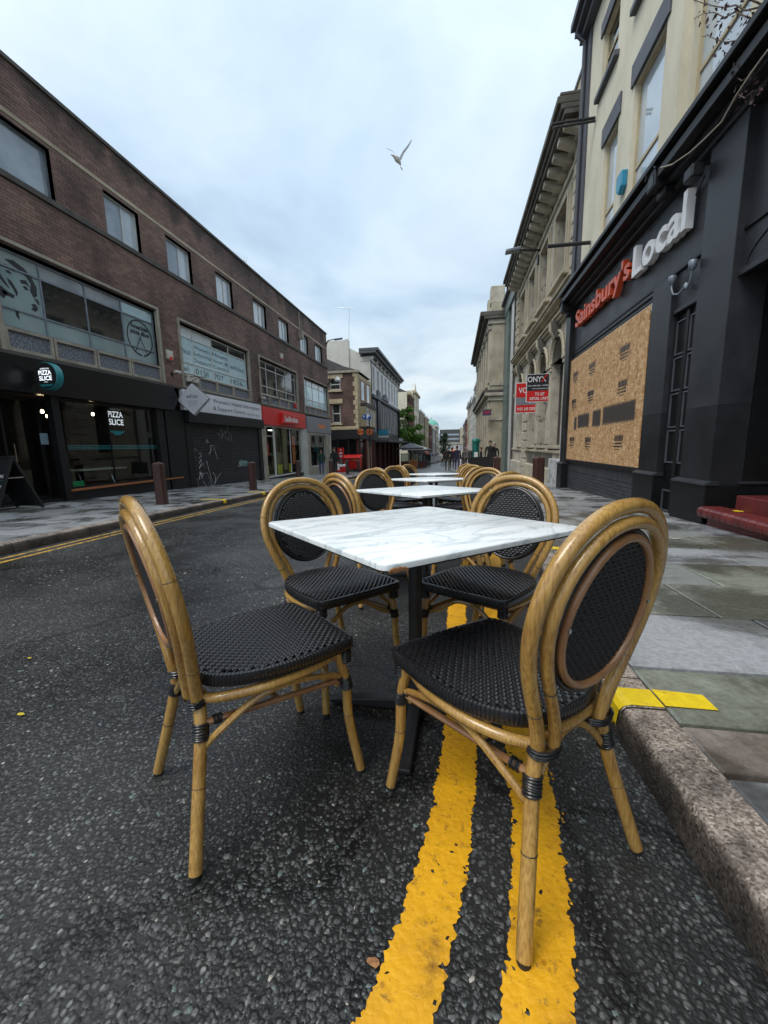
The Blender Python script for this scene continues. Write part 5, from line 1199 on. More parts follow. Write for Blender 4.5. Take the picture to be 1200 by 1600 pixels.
# lantern-like hood at the cornice, end bracket
def hood(u, z, lab, s=1.0):
    t = thing('cornice_bracket', (XR, u, z), lab, 'bracket')
    m = MB(); m.prism([(-.22*s, 0), (.22*s, 0), (.22*s, .34*s), (0, .52*s), (-.22*s, .34*s)], -.62*s, -.05, 0); m.build('housing', M['black'], t, local=True, bev=.008)
    m = MB(); m.prism([(-.27*s, .33*s), (0, .55*s), (.27*s, .33*s), (.27*s, .37*s), (0, .60*s), (-.27*s, .37*s)], -.66*s, -.03, 0); m.build('pediment', M['black'], t, local=True)
    m = MB(); m.box(-.632*s, -.622*s, -.13*s, .13*s, .05*s, .30*s); m.build('panel', M['charcoal'], t, local=True)
    m = MB(); m.box(-.40*s, -.08, -.20*s, .20*s, -.20*s, 0); m.build('corbel', M['black'], t, local=True, bev=.02)
hood(yl(1018, XR-.35, 290), 4.50, 'black gabled bracket head on the cornice above the white letters', .58); hood(12.05, 4.36, 'black gabled bracket head at the far end of the black shopfront', .55)
# loose cable draped along the cornice
m = MB(); pts = [on_x(px, py, XR-.42) for px, py in ((1032, 265), (1032, 262), (1050, 257), (1078, 238), (1100, 218), (1128, 190), (1150, 150), (1175, 112), (1200, 78))]
m.tube([(XR-.42, a, b) for a, b in pts], .009, 6); m.build('cable', M['concrete'], label='pale cable sagging along the black cornice', cat='cable', smooth=True, loc=(XR-.42, pts[4][0], pts[4][1]))
y, z = on_x(967, 287, XR-.1); t = thing('alarm_box', (XR, y, z), 'turquoise alarm box on the cream wall', 'alarm box'); m = MB(); M['turq'] = mat('turquoise_plastic', (.03, .27, .42), rough=.4)
m.prism([(-.13, -.1), (0, -.2), (.13, -.1), (.13, .17), (-.13, .17)], -.11, 0, 0); m.build('cover', M['turq'], t, local=True, bev=.02)
# bare creeper high on the cream wall
M['twig'] = mat('dead_creeper_stem', (0.13, 0.09, 0.07), (0.07, 0.05, 0.04), rough=.9); M['dryleaf'] = mat('dry_dark_leaf', (0.085, 0.045, 0.045), (0.05, 0.025, 0.028), rough=.8)
t = thing('creeper', (XR-.05, 5.6, 5.4), 'bare dry creeper with curled dark leaves hanging on the cream wall at the upper right', 'plant')
random.seed(31)
for (qx, qy, n_, dx_) in ((1200, 12, 9, -18), (1200, 34, 8, -17), (1200, 55, 7, -16), (1198, 85, 6, -14), (1198, 110, 5, -13), (1200, 130, 5, -12), (1200, 3, 10, -17)):
    pts = []; X, Y_ = qx, qy
    for k in range(n_): pts.append((XR-.06-.25*math.sin(k*.5), *on_x(X, Y_, XR-.06-.25*math.sin(k*.5)))); X += dx_; Y_ += random.uniform(-9, 11)
    m = MB(); m.tube([tuple(p) for p in pts], [.009*(1-.7*i/len(pts)) for i in range(len(pts))], 5); m.build('stem', M['twig'], t)
    m = MB()
    for p in pts[1:]:
        for q in range(4):
            c = Vector(p)+Vector((random.uniform(-.04, .02), random.uniform(-.1, .1), random.uniform(-.1, .05))); s = random.uniform(.016, .036); r = Euler((random.random()*3, random.random()*3, random.random()*3)).to_matrix()
            m.add([c+r@Vector(v)*s for v in ((-1, 0, 0), (-.3, .5, .3), (.9, .2, 0), (1, -.1, .2), (0, -.5, .3))], [(0, 1, 2, 3, 4)])
    m.build('leaves', M['dryleaf'], t, kind='stuff')
# street-lamp and flag-pole brackets on the corner strip
def pole_bracket(name, lab, pts, x1, r=.028, cat='bracket', lamp=None):
    t = thing(name, (XR, UE-.2, 0), lab, cat)
    for a, b in pts:
        A = Vector((XR-.02, *on_x(a[0], a[1], XR-.02))); B_ = Vector((*[on_y(b[0], b[1], A.y)[0]], A.y, on_y(b[0], b[1], A.y)[1]))
        m = MB(); m.tube([A, B_], r, 8); m.build('pole', M['blackmetal'], t)
    if lamp:
        B_ = Vector((on_y(lamp[0], lamp[1], A.y)[0], A.y, on_y(lamp[0], lamp[1], A.y)[1])); m = MB(); m.obox(B_+Vector((-.22, 0, 0)), (.24, 0, .02), (0, .11, 0), (0, 0, .045)); m.build('lamp_head', M['alu'], t, bev=.02)
pole_bracket('flagpole_bracket', 'pair of thin dark poles sticking out from the top of the cream building', [((930, 184), (862, 194)), ((930, 189), (864, 200))], 0)
pole_bracket('flagpole_bracket', 'dark double pole sticking out halfway up the cream building corner', [((922, 379), (855, 385))], 0, .045)
def far_lamp(lab, a, b, u, lamp):
    t = thing('street_lamp', (XB, u, 5), lab, 'street lamp'); A = Vector((XB, *on_x(a[0], a[1], XB))); y = A.y
    B_ = Vector((on_y(b[0], b[1], y)[0], y, on_y(b[0], b[1], y)[1])); m = MB(); m.tube([A, B_], .045, 8); m.build('arm', M['blackmetal'], t)
    m = MB(); m.box(A.x-.12, A.x, A.y-.1, A.y+.1, A.z-.5, A.z-.2); m.build('control_box', M['blackmetal'], t)
    m = MB(); m.obox(B_+Vector((-.25, 0, .01)), (.30, 0, .03), (0, .16, 0), (0, 0, .06)); m.build('lamp_head', M['alu'], t, bev=.03)
far_lamp('grey flat headed street lamp on a wall arm in front of the stone building', (845, 391), (812, 391), 19, 1)

# ================================================================== stone institute / bank
F = Face('R', XB)
BK = thing('stone_building', (XB, 18, gz(18)), 'sooty classical stone building with arched ground floor windows and deep bracketed cornice', 'building')
U0, U1 = 12.36, 24.2
arch = [(13.75, 15.25), (15.95, 17.35), (18.05, 19.45), (21.2, 22.5)]
upw = [(13.95, 15.35), (16.4, 17.75), (18.8, 20.15), (21.2, 22.6)]
ops = [(a, b, .85, 3.62, .34) for a, b in arch]+[(a, b, 6.05, 8.15, .30) for a, b in upw]+[(a, b, 3.62, 4.42, .34) for a, b in arch]
m = grid_wall(F, ops, U0, U1, gz(20)-.4, 9.2, .3); m.build('wall', M['stone'], BK)
m = shell(F, U0, U1, gz(20)-.4, 9.2, 9, -.345); m.build('building_mass', M['stone_dk'], BK)
for a, b in arch:      # spandrels turn the square heads into round arches
    r = (b-a)/2; c = (a+b)/2; zc = 3.62
    m = F.mb(); n = 14; P = [(c+r*math.cos(t), zc+min(r*math.sin(t), .78)) for t in np.linspace(0, math.pi, n+1)]
    for s in (0, 1):
        h = P[:n//2+1] if s == 0 else P[n//2:][::-1]
        cx = b if s == 0 else a
        for i in range(len(h)-1): m.add([(cx, .002, 4.425), (h[i][0], .002, h[i][1]), (h[i+1][0], .002, h[i+1][1])], [(0, 1, 2)])
    for i in range(n): m.quad((P[i][0], .002, P[i][1]), (P[i][0], -.33, P[i][1]), (P[i+1][0], -.33, P[i+1][1]), (P[i+1][0], .002, P[i+1][1]))
    m.build('arch', M['stone'], BK)
    for k, rr in enumerate((1.0, 1.17)):
        m = F.mb(); Q = [(c+r*rr*math.cos(t), .02+.03*k, zc+min(r*rr*math.sin(t), .78*rr)) for t in np.linspace(0, math.pi, 17)]; m.tube(Q, .05, 6); m.build('archivolt', M['stone_lt'], BK)
    m = F.mb(); m.prism([(-.02, 4.25), (.16, 4.28), (.28, 4.55), (.30, 4.80), (-.02, 4.82)], c-.17, c+.17, 0); ks = m.build('keystone', M['stone_dk'], BK, bev=.03)
    for q in (-.09, 0, .09): m = F.mb(); m.tube([(c+q, .14, 4.28), (c+q, .27, 4.52), (c+q, .30, 4.76)], .035, 6); m.build('scroll', M['stone_lt'], ks)
    window(F, BK, a, b, .85, 4.42, n=-.26, cols=((a+b)/2,), rows=(2.2, 3.5), gm='glassdark', fm='conc_dark', fw=.07, bar=.05)
    fbox(F, 'window_sill', 'stone_lt', BK, a-.12, b+.12, -.1, .12, .75, .85, bev=.015)
piers = [U0+.05]+[v for a, b in arch for v in (a, b)]+[U1]
for i in range(0, len(piers), 2):
    a, b = piers[i], piers[i+1]
    fbox(F, 'impost', 'stone_lt', BK, a+.02, b-.02, -.02, .09, 3.50, 3.64, bev=.02); fbox(F, 'impost', 'stone_lt', BK, a+.04, b-.04, -.02, .055, 3.38, 3.50, bev=.015)
    w = b-a
    if w < 1.2:
        fbox(F, 'pier', 'stone', BK, a+.10, b-.10, -.02, .045, .9, 3.38, bev=.02)
# rusticated pier and door bay
for k in range(10):
    z0 = -.6+k*.42; fbox(F, 'rusticated_block', 'stone', BK, 19.75, 20.75, -.02, .10, z0+.02, z0+.40, bev=.03)
fbox(F, 'plinth', 'peeling', BK, U0+.01, 14.6, -.02, .14, gz(14)-.2, .42, bev=.02, label='plinth with peeling white paint'); fbox(F, 'plinth', 'stone_lt', BK, 14.6, 19.7, -.02, .14, gz(17)-.3, .05, bev=.03); fbox(F, 'plinth', 'stone', BK, 20.8, U1, -.02, .14, gz(22)-.3, .05, bev=.03)
fbox(F, 'painted_patch', 'peeling', BK, U0+.02, 13.6, -.02, .03, .43, 1.45, bev=.01)
fbox(F, 'plinth_moulding', 'stone_lt', BK, 13.62, U1, -.02, .09, .60, .70, bev=.02)
for a, b in ((14.7, 16.1), (16.4, 17.8), (18.1, 19.4)): fbox(F, 'apron_panel', 'stone_dk', BK, a, b, -.02, .03, .12, .52, bev=.01)
# entablature, string courses, incised frieze
for z0, z1, d in ((4.66, 4.74, .08), (4.745, 4.84, .16), (4.845, 4.90, .22), (5.22, 5.30, .14), (5.305, 5.40, .26), (5.405, 5.46, .32)): fbox(F, 'string_course', 'stone_lt', BK, U0+.02, U1, -.02, d, z0, z1, bev=.012)
text(F, 'SAVINGS BANK', 20.6, 4.96, .20, .012, M['stone_dk'], BK, w=5.2) if False else None
m = F.mb(); u = 15.0
random.seed(44)
while u < 21.5:      # worn carved frieze too weathered to read
    w = random.uniform(.14, .26); m.box(u, u+w*.7, 0, .035, 4.96, 5.16); m.tube([(u, .03, 5.06), (u+w/2, .05, 5.14), (u+w, .03, 5.0)], .02, 5); u += w+.1
m.build('carved_frieze', M['buff'], BK, kind='stuff')
for a, b in upw:
    for d, k in ((.06, .22), (.10, .12)):
        m = F.mb(); m.box(a-k, a-k+.10, -.02, d, 5.95, 8.15+k); m.box(b+k-.10, b+k, -.02, d, 5.95, 8.15+k); m.box(a-k+.1, b+k-.1, -.02, d, 8.15+k-.10, 8.15+k); m.build('window_surround', M['stone_lt'], BK, bev=.012)
    fbox(F, 'window_sill', 'stone_lt', BK, a-.3, b+.3, -.02, .2, 5.93, 6.04, bev=.015)
    window(F, BK, a, b, 6.05, 8.15, n=-.24, cols=((a+b)/2,), rows=(7.1,), gm='glassdark', fm='conc_dark', fw=.06, bar=.05)
    m = F.mb(); m.box(a-.1, b+.1, -.02, .10, 5.48, 5.56); m.box(a-.1, b+.1, -.02, .10, 5.82, 5.92)
    for q in np.linspace(a, b, 6): m.tube([(q, .05, 5.56), (q, .05, 5.82)], [.03, .03], 6)
    m.build('balustrade', M['stone_lt'], BK)
for u0, u1 in ((U0+.04, 13.35), (23.35, U1-.03)):
    for k in range(9): fbox(F, 'quoin', 'stone_lt', BK, u0+(.0 if k % 2 else .14)*(u0 < 15), u1-(.0 if k % 2 else .14)*(u0 > 15), -.02, .09, 5.5+k*.385, 5.5+k*.385+.345, bev=.035)
fbox(F, 'frieze', 'stone_lt', BK, U0+.02, U1, -.02, .06, 8.62, 8.78, bev=.01)
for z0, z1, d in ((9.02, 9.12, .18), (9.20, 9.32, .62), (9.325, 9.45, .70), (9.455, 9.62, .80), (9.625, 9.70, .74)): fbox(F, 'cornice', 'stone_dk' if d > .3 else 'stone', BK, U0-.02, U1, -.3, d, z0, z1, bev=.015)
u = U0+.15
while u < U1-.3: 
    m = F.mb(); m.prism([(.02, 8.90), (.16, 8.92), (.55, 9.06), (.56, 9.195), (.02, 9.195)], u, u+.26, 0); m.build('modillion', M['stone'], BK, bev=.012); u += .62
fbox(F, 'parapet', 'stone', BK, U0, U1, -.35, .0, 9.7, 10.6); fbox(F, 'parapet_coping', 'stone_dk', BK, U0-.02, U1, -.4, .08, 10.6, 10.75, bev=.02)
for k in range(4): a = 13.0+k*2.9; fbox(F, 'parapet_block', 'stone_lt', BK, a, a+.7, -.38, .05, 9.72, 10.85, bev=.03)
# to-let boards standing out from the stone wall
def letboard(pl, pr, pt_, pb, uy, lab, rows, txts):
    x0, z1 = on_y(pl, pt_, uy); x1, z0 = on_y(pr, pb, uy); x1 = min(x1, XB-.01)
    t = thing('to_let_board', (x1, uy, (z0+z1)/2), lab, 'sign'); S = Face('S', uy)
    H = z1-z0
    m = S.mb(); m.box(x0, x1, -.03, 0, z0, z1); m.build('board', M['white'], t)
    for f0, f1, mt in rows: m = S.mb(); m.box(x0+.025, x1-.005, .0, .006, z0+H*f0, z0+H*f1); m.build('printed_panel', M[mt], t)
    for s, fx, fz, fh, fw, mt in txts: text(S, s, x0+(x1-x0)*fx, z0+H*fz, H*fh, .009, M[mt], t, w=(x1-x0)*fw, bold=.02)
    m = S.mb(); m.tube([(x1-.02, -.06, z0-.05), (x1-.02, -.06, z1+.02)], .025, 6); m.build('post', M['white'], t)
    return t, (x0, x1, z0, z1)
t, (x0, x1, z0, z1) = letboard(823, 861, 585, 627, 15.5, 'black and red to let board reading ONYX, TO LET RETAIL UNIT', ((.40, .98, 'ink'), (.02, .395, 'red')),
    (('ONYX', .05, .72, .19, .80, 'white'), ('0151 609 0621 / 07950', .08, .56, .045, .86, 'white'), ('www.onyxproperty.com', .25, .46, .04, .70, 'white'), ('TO LET', .38, .23, .10, .42, 'white'), ('RETAIL UNIT', .18, .07, .10, .78, 'white')))
S = Face('S', 15.5); w = x1-x0; m = S.mb(); m.add([(x0+w*.62, .011, z0+(z1-z0)*.70), (x0+w*.68, .011, z0+(z1-z0)*.70), (x0+w*.90, .011, z0+(z1-z0)*.95), (x0+w*.82, .011, z0+(z1-z0)*.95)], [(0, 1, 2, 3)]); m.build('red_slash', M['red'], t)
letboard(806, 838, 598, 645, 17.8, 'red and grey to let board with a phone number, behind the black one', ((.52, .97, 'red'), (.27, .515, 'greysign'), (.03, .265, 'red')),
    (('VO', .14, .66, .17, .42, 'white'), ('to let', .62, .33, .14, .36, 'white'), ('0151 243 5335', .10, .09, .10, .84, 'white')))
# ================================================================== modern recessed block
MO = thing('modern_building', (XB, 27, gz(27)), 'narrow modern block with grey green stone frame and pale panels beside the stone building', 'building')
a, b = 24.22, 30.6
fbox(F, 'mass', 'palepanel', MO, a, b, -9, -.55, gz(27)-.4, 9.3); 
for k in range(11): fbox(F, 'cladding_slab', 'greengrey', MO, 27.9, b, -.7, .02, gz(30)-.3+k*1.0, gz(30)-.3+k*1.0+.985)
fbox(F, 'top_beam', 'greengrey', MO, a, b, -.9, .06, 9.3, 10.1, bev=.01)
fbox(F, 'roof_edge', 'lintel', MO, a-.02, b, -.9, .26, 10.1, 10.25)
for u in (24.35, 26.0): fbox(F, 'pale_pier', 'palepanel', MO, u, u+1.0, -.6, -.05, gz(26)-.3, 9.28, bev=.01)
fbox(F, 'dark_window_strip', 'glassdark', MO, 25.36, 25.98, -.56, -.40, gz(26)-.3, 9.28); fbox(F, 'dark_window_strip', 'glassdark', MO, 27.02, 27.88, -.56, -.40, gz(26)-.3, 9.28)
for z in (1.9, 4.8): fbox(F, 'spandrel', 'palepanel', MO, 25.37, 27.87, -.39, -.2, z, z+.4)
m = F.mb(); m.tube([(24.28, .08, gz(24)), (24.28, .08, 9.2)], .07, 8); m.build('drainpipe', M['conc_dark'], MO)
# ================================================================== ornate stone building standing forward
XO = 2.45; F = Face('R', XO)
OR = thing('ornate_building', (XO, 36, gz(36)), 'tall ornate sandstone building with pilasters standing forward of its neighbours', 'building')
a, b = 30.0, 47.0; gb = gz(38)-.6
ows = [(a+1.6+k*2.6, a+2.9+k*2.6) for k in range(6)]
ops = [(p, q, .4, 3.3, .3) for p, q in ows]+[(p, q, 5.6, 8.4, .3) for p, q in ows]
m = grid_wall(F, ops, a, b, gb, 9.6, .3); m.build('wall', M['stone_lt'], OR)
m = F.mb(); m.box(a, b, -9, -.31, gb, 9.6); m.box(a, a+.4, -.31, -.001, gb, 9.6); m.build('building_mass', M['stone_lt'], OR)
for p, q in ows:
    for z0, z1 in ((.4, 3.3), (5.6, 8.4)): window(F, OR, p, q, z0, z1, n=-.22, cols=((p+q)/2,), rows=((z0+z1)/2,), gm='glassdark', fm='conc_dark', fw=.07, bar=.05, panes=False)
    m = F.mb(); m.tube([((p+q)/2+.75*math.cos(t), .06, 8.4+.5*math.sin(t)) for t in np.linspace(0, math.pi, 12)], .07, 6); m.build('arched_hood', M['stone'], OR)
for k in range(7):
    u = a+.1+k*2.6; fbox(F, 'pilaster', 'stone_lt', OR, u, u+1.1, -.05, .16, 5.2, 9.0, bev=.02); fbox(F, 'pier', 'stone_lt', OR, u, u+1.1, -.05, .16, gb, 3.9, bev=.02); fbox(F, 'capital', 'stone', OR, u-.08, u+1.18, -.05, .24, 8.7, 8.98, bev=.03)
for z0, z1, d in ((3.95, 4.25, .18), (4.26, 4.5, .42), (4.51, 4.7, .55), (9.05, 9.35, .25), (9.36, 9.55, .55), (9.56, 9.85, .80)): 
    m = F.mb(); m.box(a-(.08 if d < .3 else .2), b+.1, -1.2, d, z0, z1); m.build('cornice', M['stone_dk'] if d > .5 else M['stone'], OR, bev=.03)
for z0, z1 in ((5.0, 5.2), (2.6, 2.85)): m = F.mb(); m.box(a-.06, a, -.9, .1, z0, z1); m.build('side_moulding', M['stone'], OR)
fbox(F, 'parapet', 'stone_lt', OR, a, b, -.9, .05, 9.86, 10.4)
for k in range(7): u = a+.02+k*2.6; fbox(F, 'parapet_block', 'stone', OR, u, u+1.0, -.8, .12, 10.4, 11.5, bev=.05)
# small hanging sign on it
x0, z1 = on_y(754, 641, 30.5); x1, z0 = on_y(768, 649, 30.5); t = thing('hanging_sign', (XO, 30.5, z1), 'small dark hanging sign with red lettering on the ornate building', 'sign')
S = Face('S', 29.6)
x0, z1 = on_y(754, 641, 29.6); x1, z0 = on_y(767, 649, 29.6); m = S.mb(); m.box(x0, x1, 0, .12, z0, z1); m.build('board', M['navy'], t); text(S, 'CURRY', x0+.06, z0+.12, .16, .123, M['red'], t, w=x1-x0-.12, bold=.03); m = S.mb(); m.tube([(x0, .06, z1+.05), (XO+.1, .06, z1+.05)], .02, 6); m.tube([(XO+.05, .06, z1+.05), (XO+.05, -.6, z1+.05)], .02, 6); m.build('bracket', M['ink'], t)

# ================================================================== far rows of buildings
def far_building(side, x, y0, y1, zt, wall, floors, bays, lab, trim='white', side_mat=None, roof=None, gable=0, shop='black', depth=12, ww=.5, wmat='glassdark', seed=1, name='town_building'):
    F = Face(side, x); t = thing(name, (x, (y0+y1)/2, gz(y0)), lab, 'building'); g_ = gz((y0+y1)/2)-.5; r = random.Random(seed)
    sh = gz((y0+y1)/2)+3.2; fh = (zt-.5-sh)/floors; bw = (y1-y0)/bays; ops = []
    for f in range(floors):
        for k in range(bays):
            c = y0+bw*(k+.5); w = bw*ww; ops.append((c-w/2, c+w/2, sh+f*fh+.22*fh, sh+f*fh+.88*fh))
    m = grid_wall(F, ops, y0, y1, sh, zt, .18); m.build('wall', M[wall], t)
    m = F.mb(); m.box(y0+.01, y1-.01, -depth, -.185, g_, zt-.01); m.build('side_wall', M[side_mat or wall], t)
    for a, b, c, d in ops:
        w = F.mb(); w.box(a, b, -.17, -.12, c, d); wo = w.build('window', M[wmat], t)
        w = F.mb(); w.box(a, b, -.12, -.09, (c+d)/2-.04, (c+d)/2+.04); w.box(a-.06, b+.06, -.02, .08, c-.10, c); w.build('frame', M[trim], wo)
    m = F.mb(); m.box(y0, y1, -.1, .35, zt-.35, zt); m.box(y0, y1, -.1, .2, zt-.5, zt-.35); m.build('cornice', M[trim], t)
    m = F.mb(); m.box(y0+.05, y1-.05, -.3, .15, sh-.8, sh); m.build('shop_fascia', M[shop], t)
    m = F.mb(); m.box(y0+.05, y1-.05, -.3, -.1, g_, sh-.8); s = m.build('shop_window', M['glassdark'], t)
    m = F.mb()
    for q in np.linspace(y0, y1-.25, 4): m.box(q, q+.25, -.2, .02, g_, sh-.8)
    m.build('shop_pilaster', M[trim], t)
    if roof:
        m = F.mb(); m.prism([(-.2, zt), (-depth/2, zt+gable), (-depth, zt)], y0, y1, 0); m.build('roof', M[roof], t)
        m = F.mb(); m.box(y0+.1, y0+.9, -depth*.5-.6, -depth*.5+.6, zt+gable*.5, zt+gable+1.2); m.build('chimney', M['brownbrickS'], t)
    return t, F
# corner brick house with dark food shop
YC, XC = 33.0, -7.9
CB = thing('corner_building', (XC, YC, gz(33)), 'small brown brick corner building with pale quoins above a dark shop', 'building'); S = Face('S', YC); g_ = gz(33)-.6
wn = []
for (a, b, c, d) in ((514.5, 532, 592, 609), (518, 532.5, 631, 661)):
    u0, z1 = on_y(a, c, YC); u1, z0 = on_y(b, d, YC); wn.append((u0, u1, z0, z1))
m = grid_wall(S, wn, -12.5, XC, 2.35, 6.95, .2); m.build('wall', M['brownbrickS'], CB)
for (u0, u1, z0, z1) in wn:
    window(S, CB, u0, u1, z0, z1, n=-.12, rows=((z0+z1)/2,), gm='glassdark', fm='whiteframe', fw=.09, bar=.08); fbox(S, 'window_sill', 'buff', CB, u0-.15, u1+.15, -.02, .1, z0-.16, z0); fbox(S, 'lintel', 'buff', CB, u0-.18, u1+.22, -.02, .05, z1, z1+.36)
for k in range(12):
    z = 2.5+k*.37; w = .34 if k % 2 else .2; fbox(S, 'quoin', 'buff', CB, XC-w, XC+.04, -.02, .05, z, z+.35, bev=.01)
fbox(S, 'stone_band', 'buff', CB, -12.5, XC+.1, -.1, .14, 2.35, 2.62, bev=.03); fbox(S, 'shop_fascia', 'ink', CB, -12.5, XC+.12, -.3, .12, 1.62, 2.345); fbox(S, 'eaves', 'concrete', CB, -12.5, XC+.15, -.3, .15, 6.9, 7.08)
m = S.mb(); m.prism([(-12.5, 7.08), (XC+.1, 7.08), (-9.0, 7.45), (-10.4, 8.1), (-12.5, 9.2)], -5.2, -.1, 1); m.build('roof', M['slate'], CB)
m = S.mb(); m.box(-12.5, XC-.01, -5.7, -.21, 2.35, 6.9); m.box(-12.5, XC, -5.7, -3.0, g_, 2.35); m.build('building_mass', M['pinkish'], CB)
m = S.mb(); m.box(-12.5, XC-.3, -2.99, -2.9, g_, 1.6); m.build('shop_back', M['ink'], CB)
for k in range(5): fbox(S, 'shop_post', 'ink', CB, -11.6+k*.92, -11.52+k*.92, -.1, .02, g_, 1.62)
FF = Face('L', XC)
m = FF.mb(); m.box(YC+.2, 38.7, -.25, .0, 2.62, 6.9); m.build('street_wall', M['buff'], CB)
for k, (p, q) in enumerate(((34.4, 35.4), (36.6, 37.6))): fbox(FF, 'window', 'glassdark', CB, p, q, .0, .03, 4.9, 6.4); fbox(FF, 'window_surround', 'pinkish', CB, p-.5, q+.5, -.01, .02, 4.75, 6.6)
fbox(FF, 'bay_window', 'conc_dark', CB, 34.0, 38.2, 0, .5, 4.3, 4.6); 
for p in (34.2, 35.6, 37.0): fbox(FF, 'bay_pane', 'glasssky', CB, p, p+1.1, .3, .45, 2.7, 4.3); 
for p in (34.0, 35.35, 36.75, 38.1): fbox(FF, 'bay_mullion', 'buff', CB, p, p+.18, .0, .48, 2.63, 4.3)
fbox(FF, 'shop_fascia', 'ink', CB, YC-.05, 38.7, -.2, .14, 1.6, 2.6); fbox(FF, 'shop_window', 'clear', CB, YC+.4, 38.6, -.1, -.06, g_+.5, 1.6)
for p in (33.05, 35.5, 38.3): fbox(FF, 'shop_pilaster', 'maroon', CB, p, p+.4, -.2, .1, g_, 1.6)
# round S signs
def roundel(px, py, yy, lab, r=.26):
    x, z = on_y(px, py, yy); t = thing('round_sign', (x, yy, z), lab, 'sign')
    m = MB(); m.lathe([(r, 0), (r, .07)], n=28, axis='y'); m.build('disc', M['ink'], t, local=True)
    m = MB(); m.tube([(r*.86*math.cos(a), -.012, r*.86*math.sin(a)) for a in np.linspace(0, 2*math.pi, 30)[:-1]], .028, 6, closed=True); m.build('ring', M['orange'], t, local=True)
    m = MB(); m.tube([(.11*k, -.02, .13*j) for k, j in ((1, .75), (.4, 1.0), (-.5, 1), (-1, .6), (-.7, .15), (.7, -.15), (1, -.6), (.5, -1), (-.4, -1), (-1, -.75))], .032, 6); m.build('letter_s', M['orange'], t, local=True)
    m = MB(); m.tube([(0, .07, .0), (0, .25, .0)], .03, 6); m.build('bracket', M['ink'], t, local=True)
roundel(563.5, 675, YC-.32, 'orange ringed round S sign on the dark corner shop, left one'); roundel(577.5, 675, YC-.32, 'orange ringed round S sign hanging off the corner shop, right one')
# tall black and white classical building with white gable
y0, y1 = 38.75, 57.5; x = XC; F = FF
BW = thing('classical_building', (XC, 48, gz(48)), 'black and white painted classical building with white gable end and heavy dark cornice', 'building'); g_ = gz(50)-.6
n = 8; bw_ = (y1-y0)/n; ops = []
for k in range(n): c = y0+bw_*(k+.5); ops += [(c-.42, c+.42, 6.35, 8.55), (c-.42, c+.42, 2.5, 5.2)]
m = grid_wall(F, [o_ for o_ in ops if o_[2] > 6], y0, y1, 5.9, 9.3, .2); m.build('upper_wall', M['palewall'], BW)
m = grid_wall(F, [o_ for o_ in ops if o_[2] < 6], y0, y1, 1.6, 5.9, .2); m.build('lower_wall', M['lintel'], BW)
for o_ in ops:
    fbox(F, 'window', 'glassdark', BW, o_[0], o_[1], -.18, -.12, o_[2], o_[3]); fr = F.mb(); fr.box(o_[0]-.10, o_[0]-.02, -.02, .05, o_[2]-.1, o_[3]+.12); fr.box(o_[1]+.02, o_[1]+.10, -.02, .05, o_[2]-.1, o_[3]+.12)
    fr.build('window_surround', M['palewall'], BW)
for z0, z1, d, mt in ((5.6, 5.9, .25, 'lintel'), (9.3, 9.5, .3, 'lintel'), (9.52, 9.72, .62, 'lintel'), (9.74, 10.0, .85, 'lintel'), (8.85, 8.95, .08, 'lintel')): m = F.mb(); m.box(y0-(.5 if z0 > 9.5 else 0), y1+.2, -1.0, d, z0, z1); m.build('cornice', M[mt], BW, bev=.03)
for k in range(n+1): fbox(F, 'cornice_bracket', 'whiterender', BW, y0+k*bw_-.12, y0+k*bw_+.12, 0, .28, 9.0, 9.3)
fbox(F, 'dark_panel', 'ink', BW, 41.4, 43.0, .0, .14, 1.8, 6.6); fbox(F, 'dark_panel', 'ink', BW, 56.6, 58.0, .0, .2, 2.0, 6.0)
m = F.mb(); m.prism([(43.6, 5.9), (45.4, 6.6), (47.2, 5.9)], .0, .35, 1); m.build('pediment', M['lintel'], BW)
S = Face('S', y0)
m = S.mb(); m.prism([(-16, g_), (XC, g_), (XC, 9.3), (-8.6, 9.5), (-9.98, 10.2), (-9.98, 10.9), (-16, 10.95)], -.4, 0, 1); m.build('gable_wall', M['whiterender'], BW)
m = S.mb(); m.box(-10.3, -9.96, 0, .12, 8.0, 10.95); m.build('gable_pier', M['whiterender'], BW)
m = F.mb(); m.box(y0+.4, y1, -8, -.21, g_, 9.3); m.build('building_mass', M['lintel'], BW)
fbox(F, 'canopy', 'lintel', BW, y0+1.0, y1+2, 0, 1.5, 1.35, 1.55); fbox(F, 'canopy_fascia', 'conc_dark', BW, y0, y1, -.1, .1, 1.55, 2.2)
for k in range(7): p = y0+k*3.0; fbox(F, 'shopfront_column', 'maroon', BW, p, p+.5, -.3, .15, g_, 1.35)
fbox(F, 'shop_window', 'glasssky', BW, y0, y1, -.4, -.3, g_+.6, 1.4)
t = thing('aerial', (-10, 39, 10.9), 'thin tall television aerial on the white gable', 'aerial'); m = MB(); m.tube([(0, 0, 0), (.15, 0, 2.9)], .025, 6); m.build('mast', M['steel'], t, local=True); m = MB(); m.tube([(-.9, 0, 3.0), (.9, 0, 2.8)], .015, 5)
for q in range(7): m.tube([(-.8+q*.27, -.2, 2.98-q*.03), (-.8+q*.27, .2, 2.98-q*.03)], .01, 4)
m.build('antenna_elements', M['steel'], t, local=True)
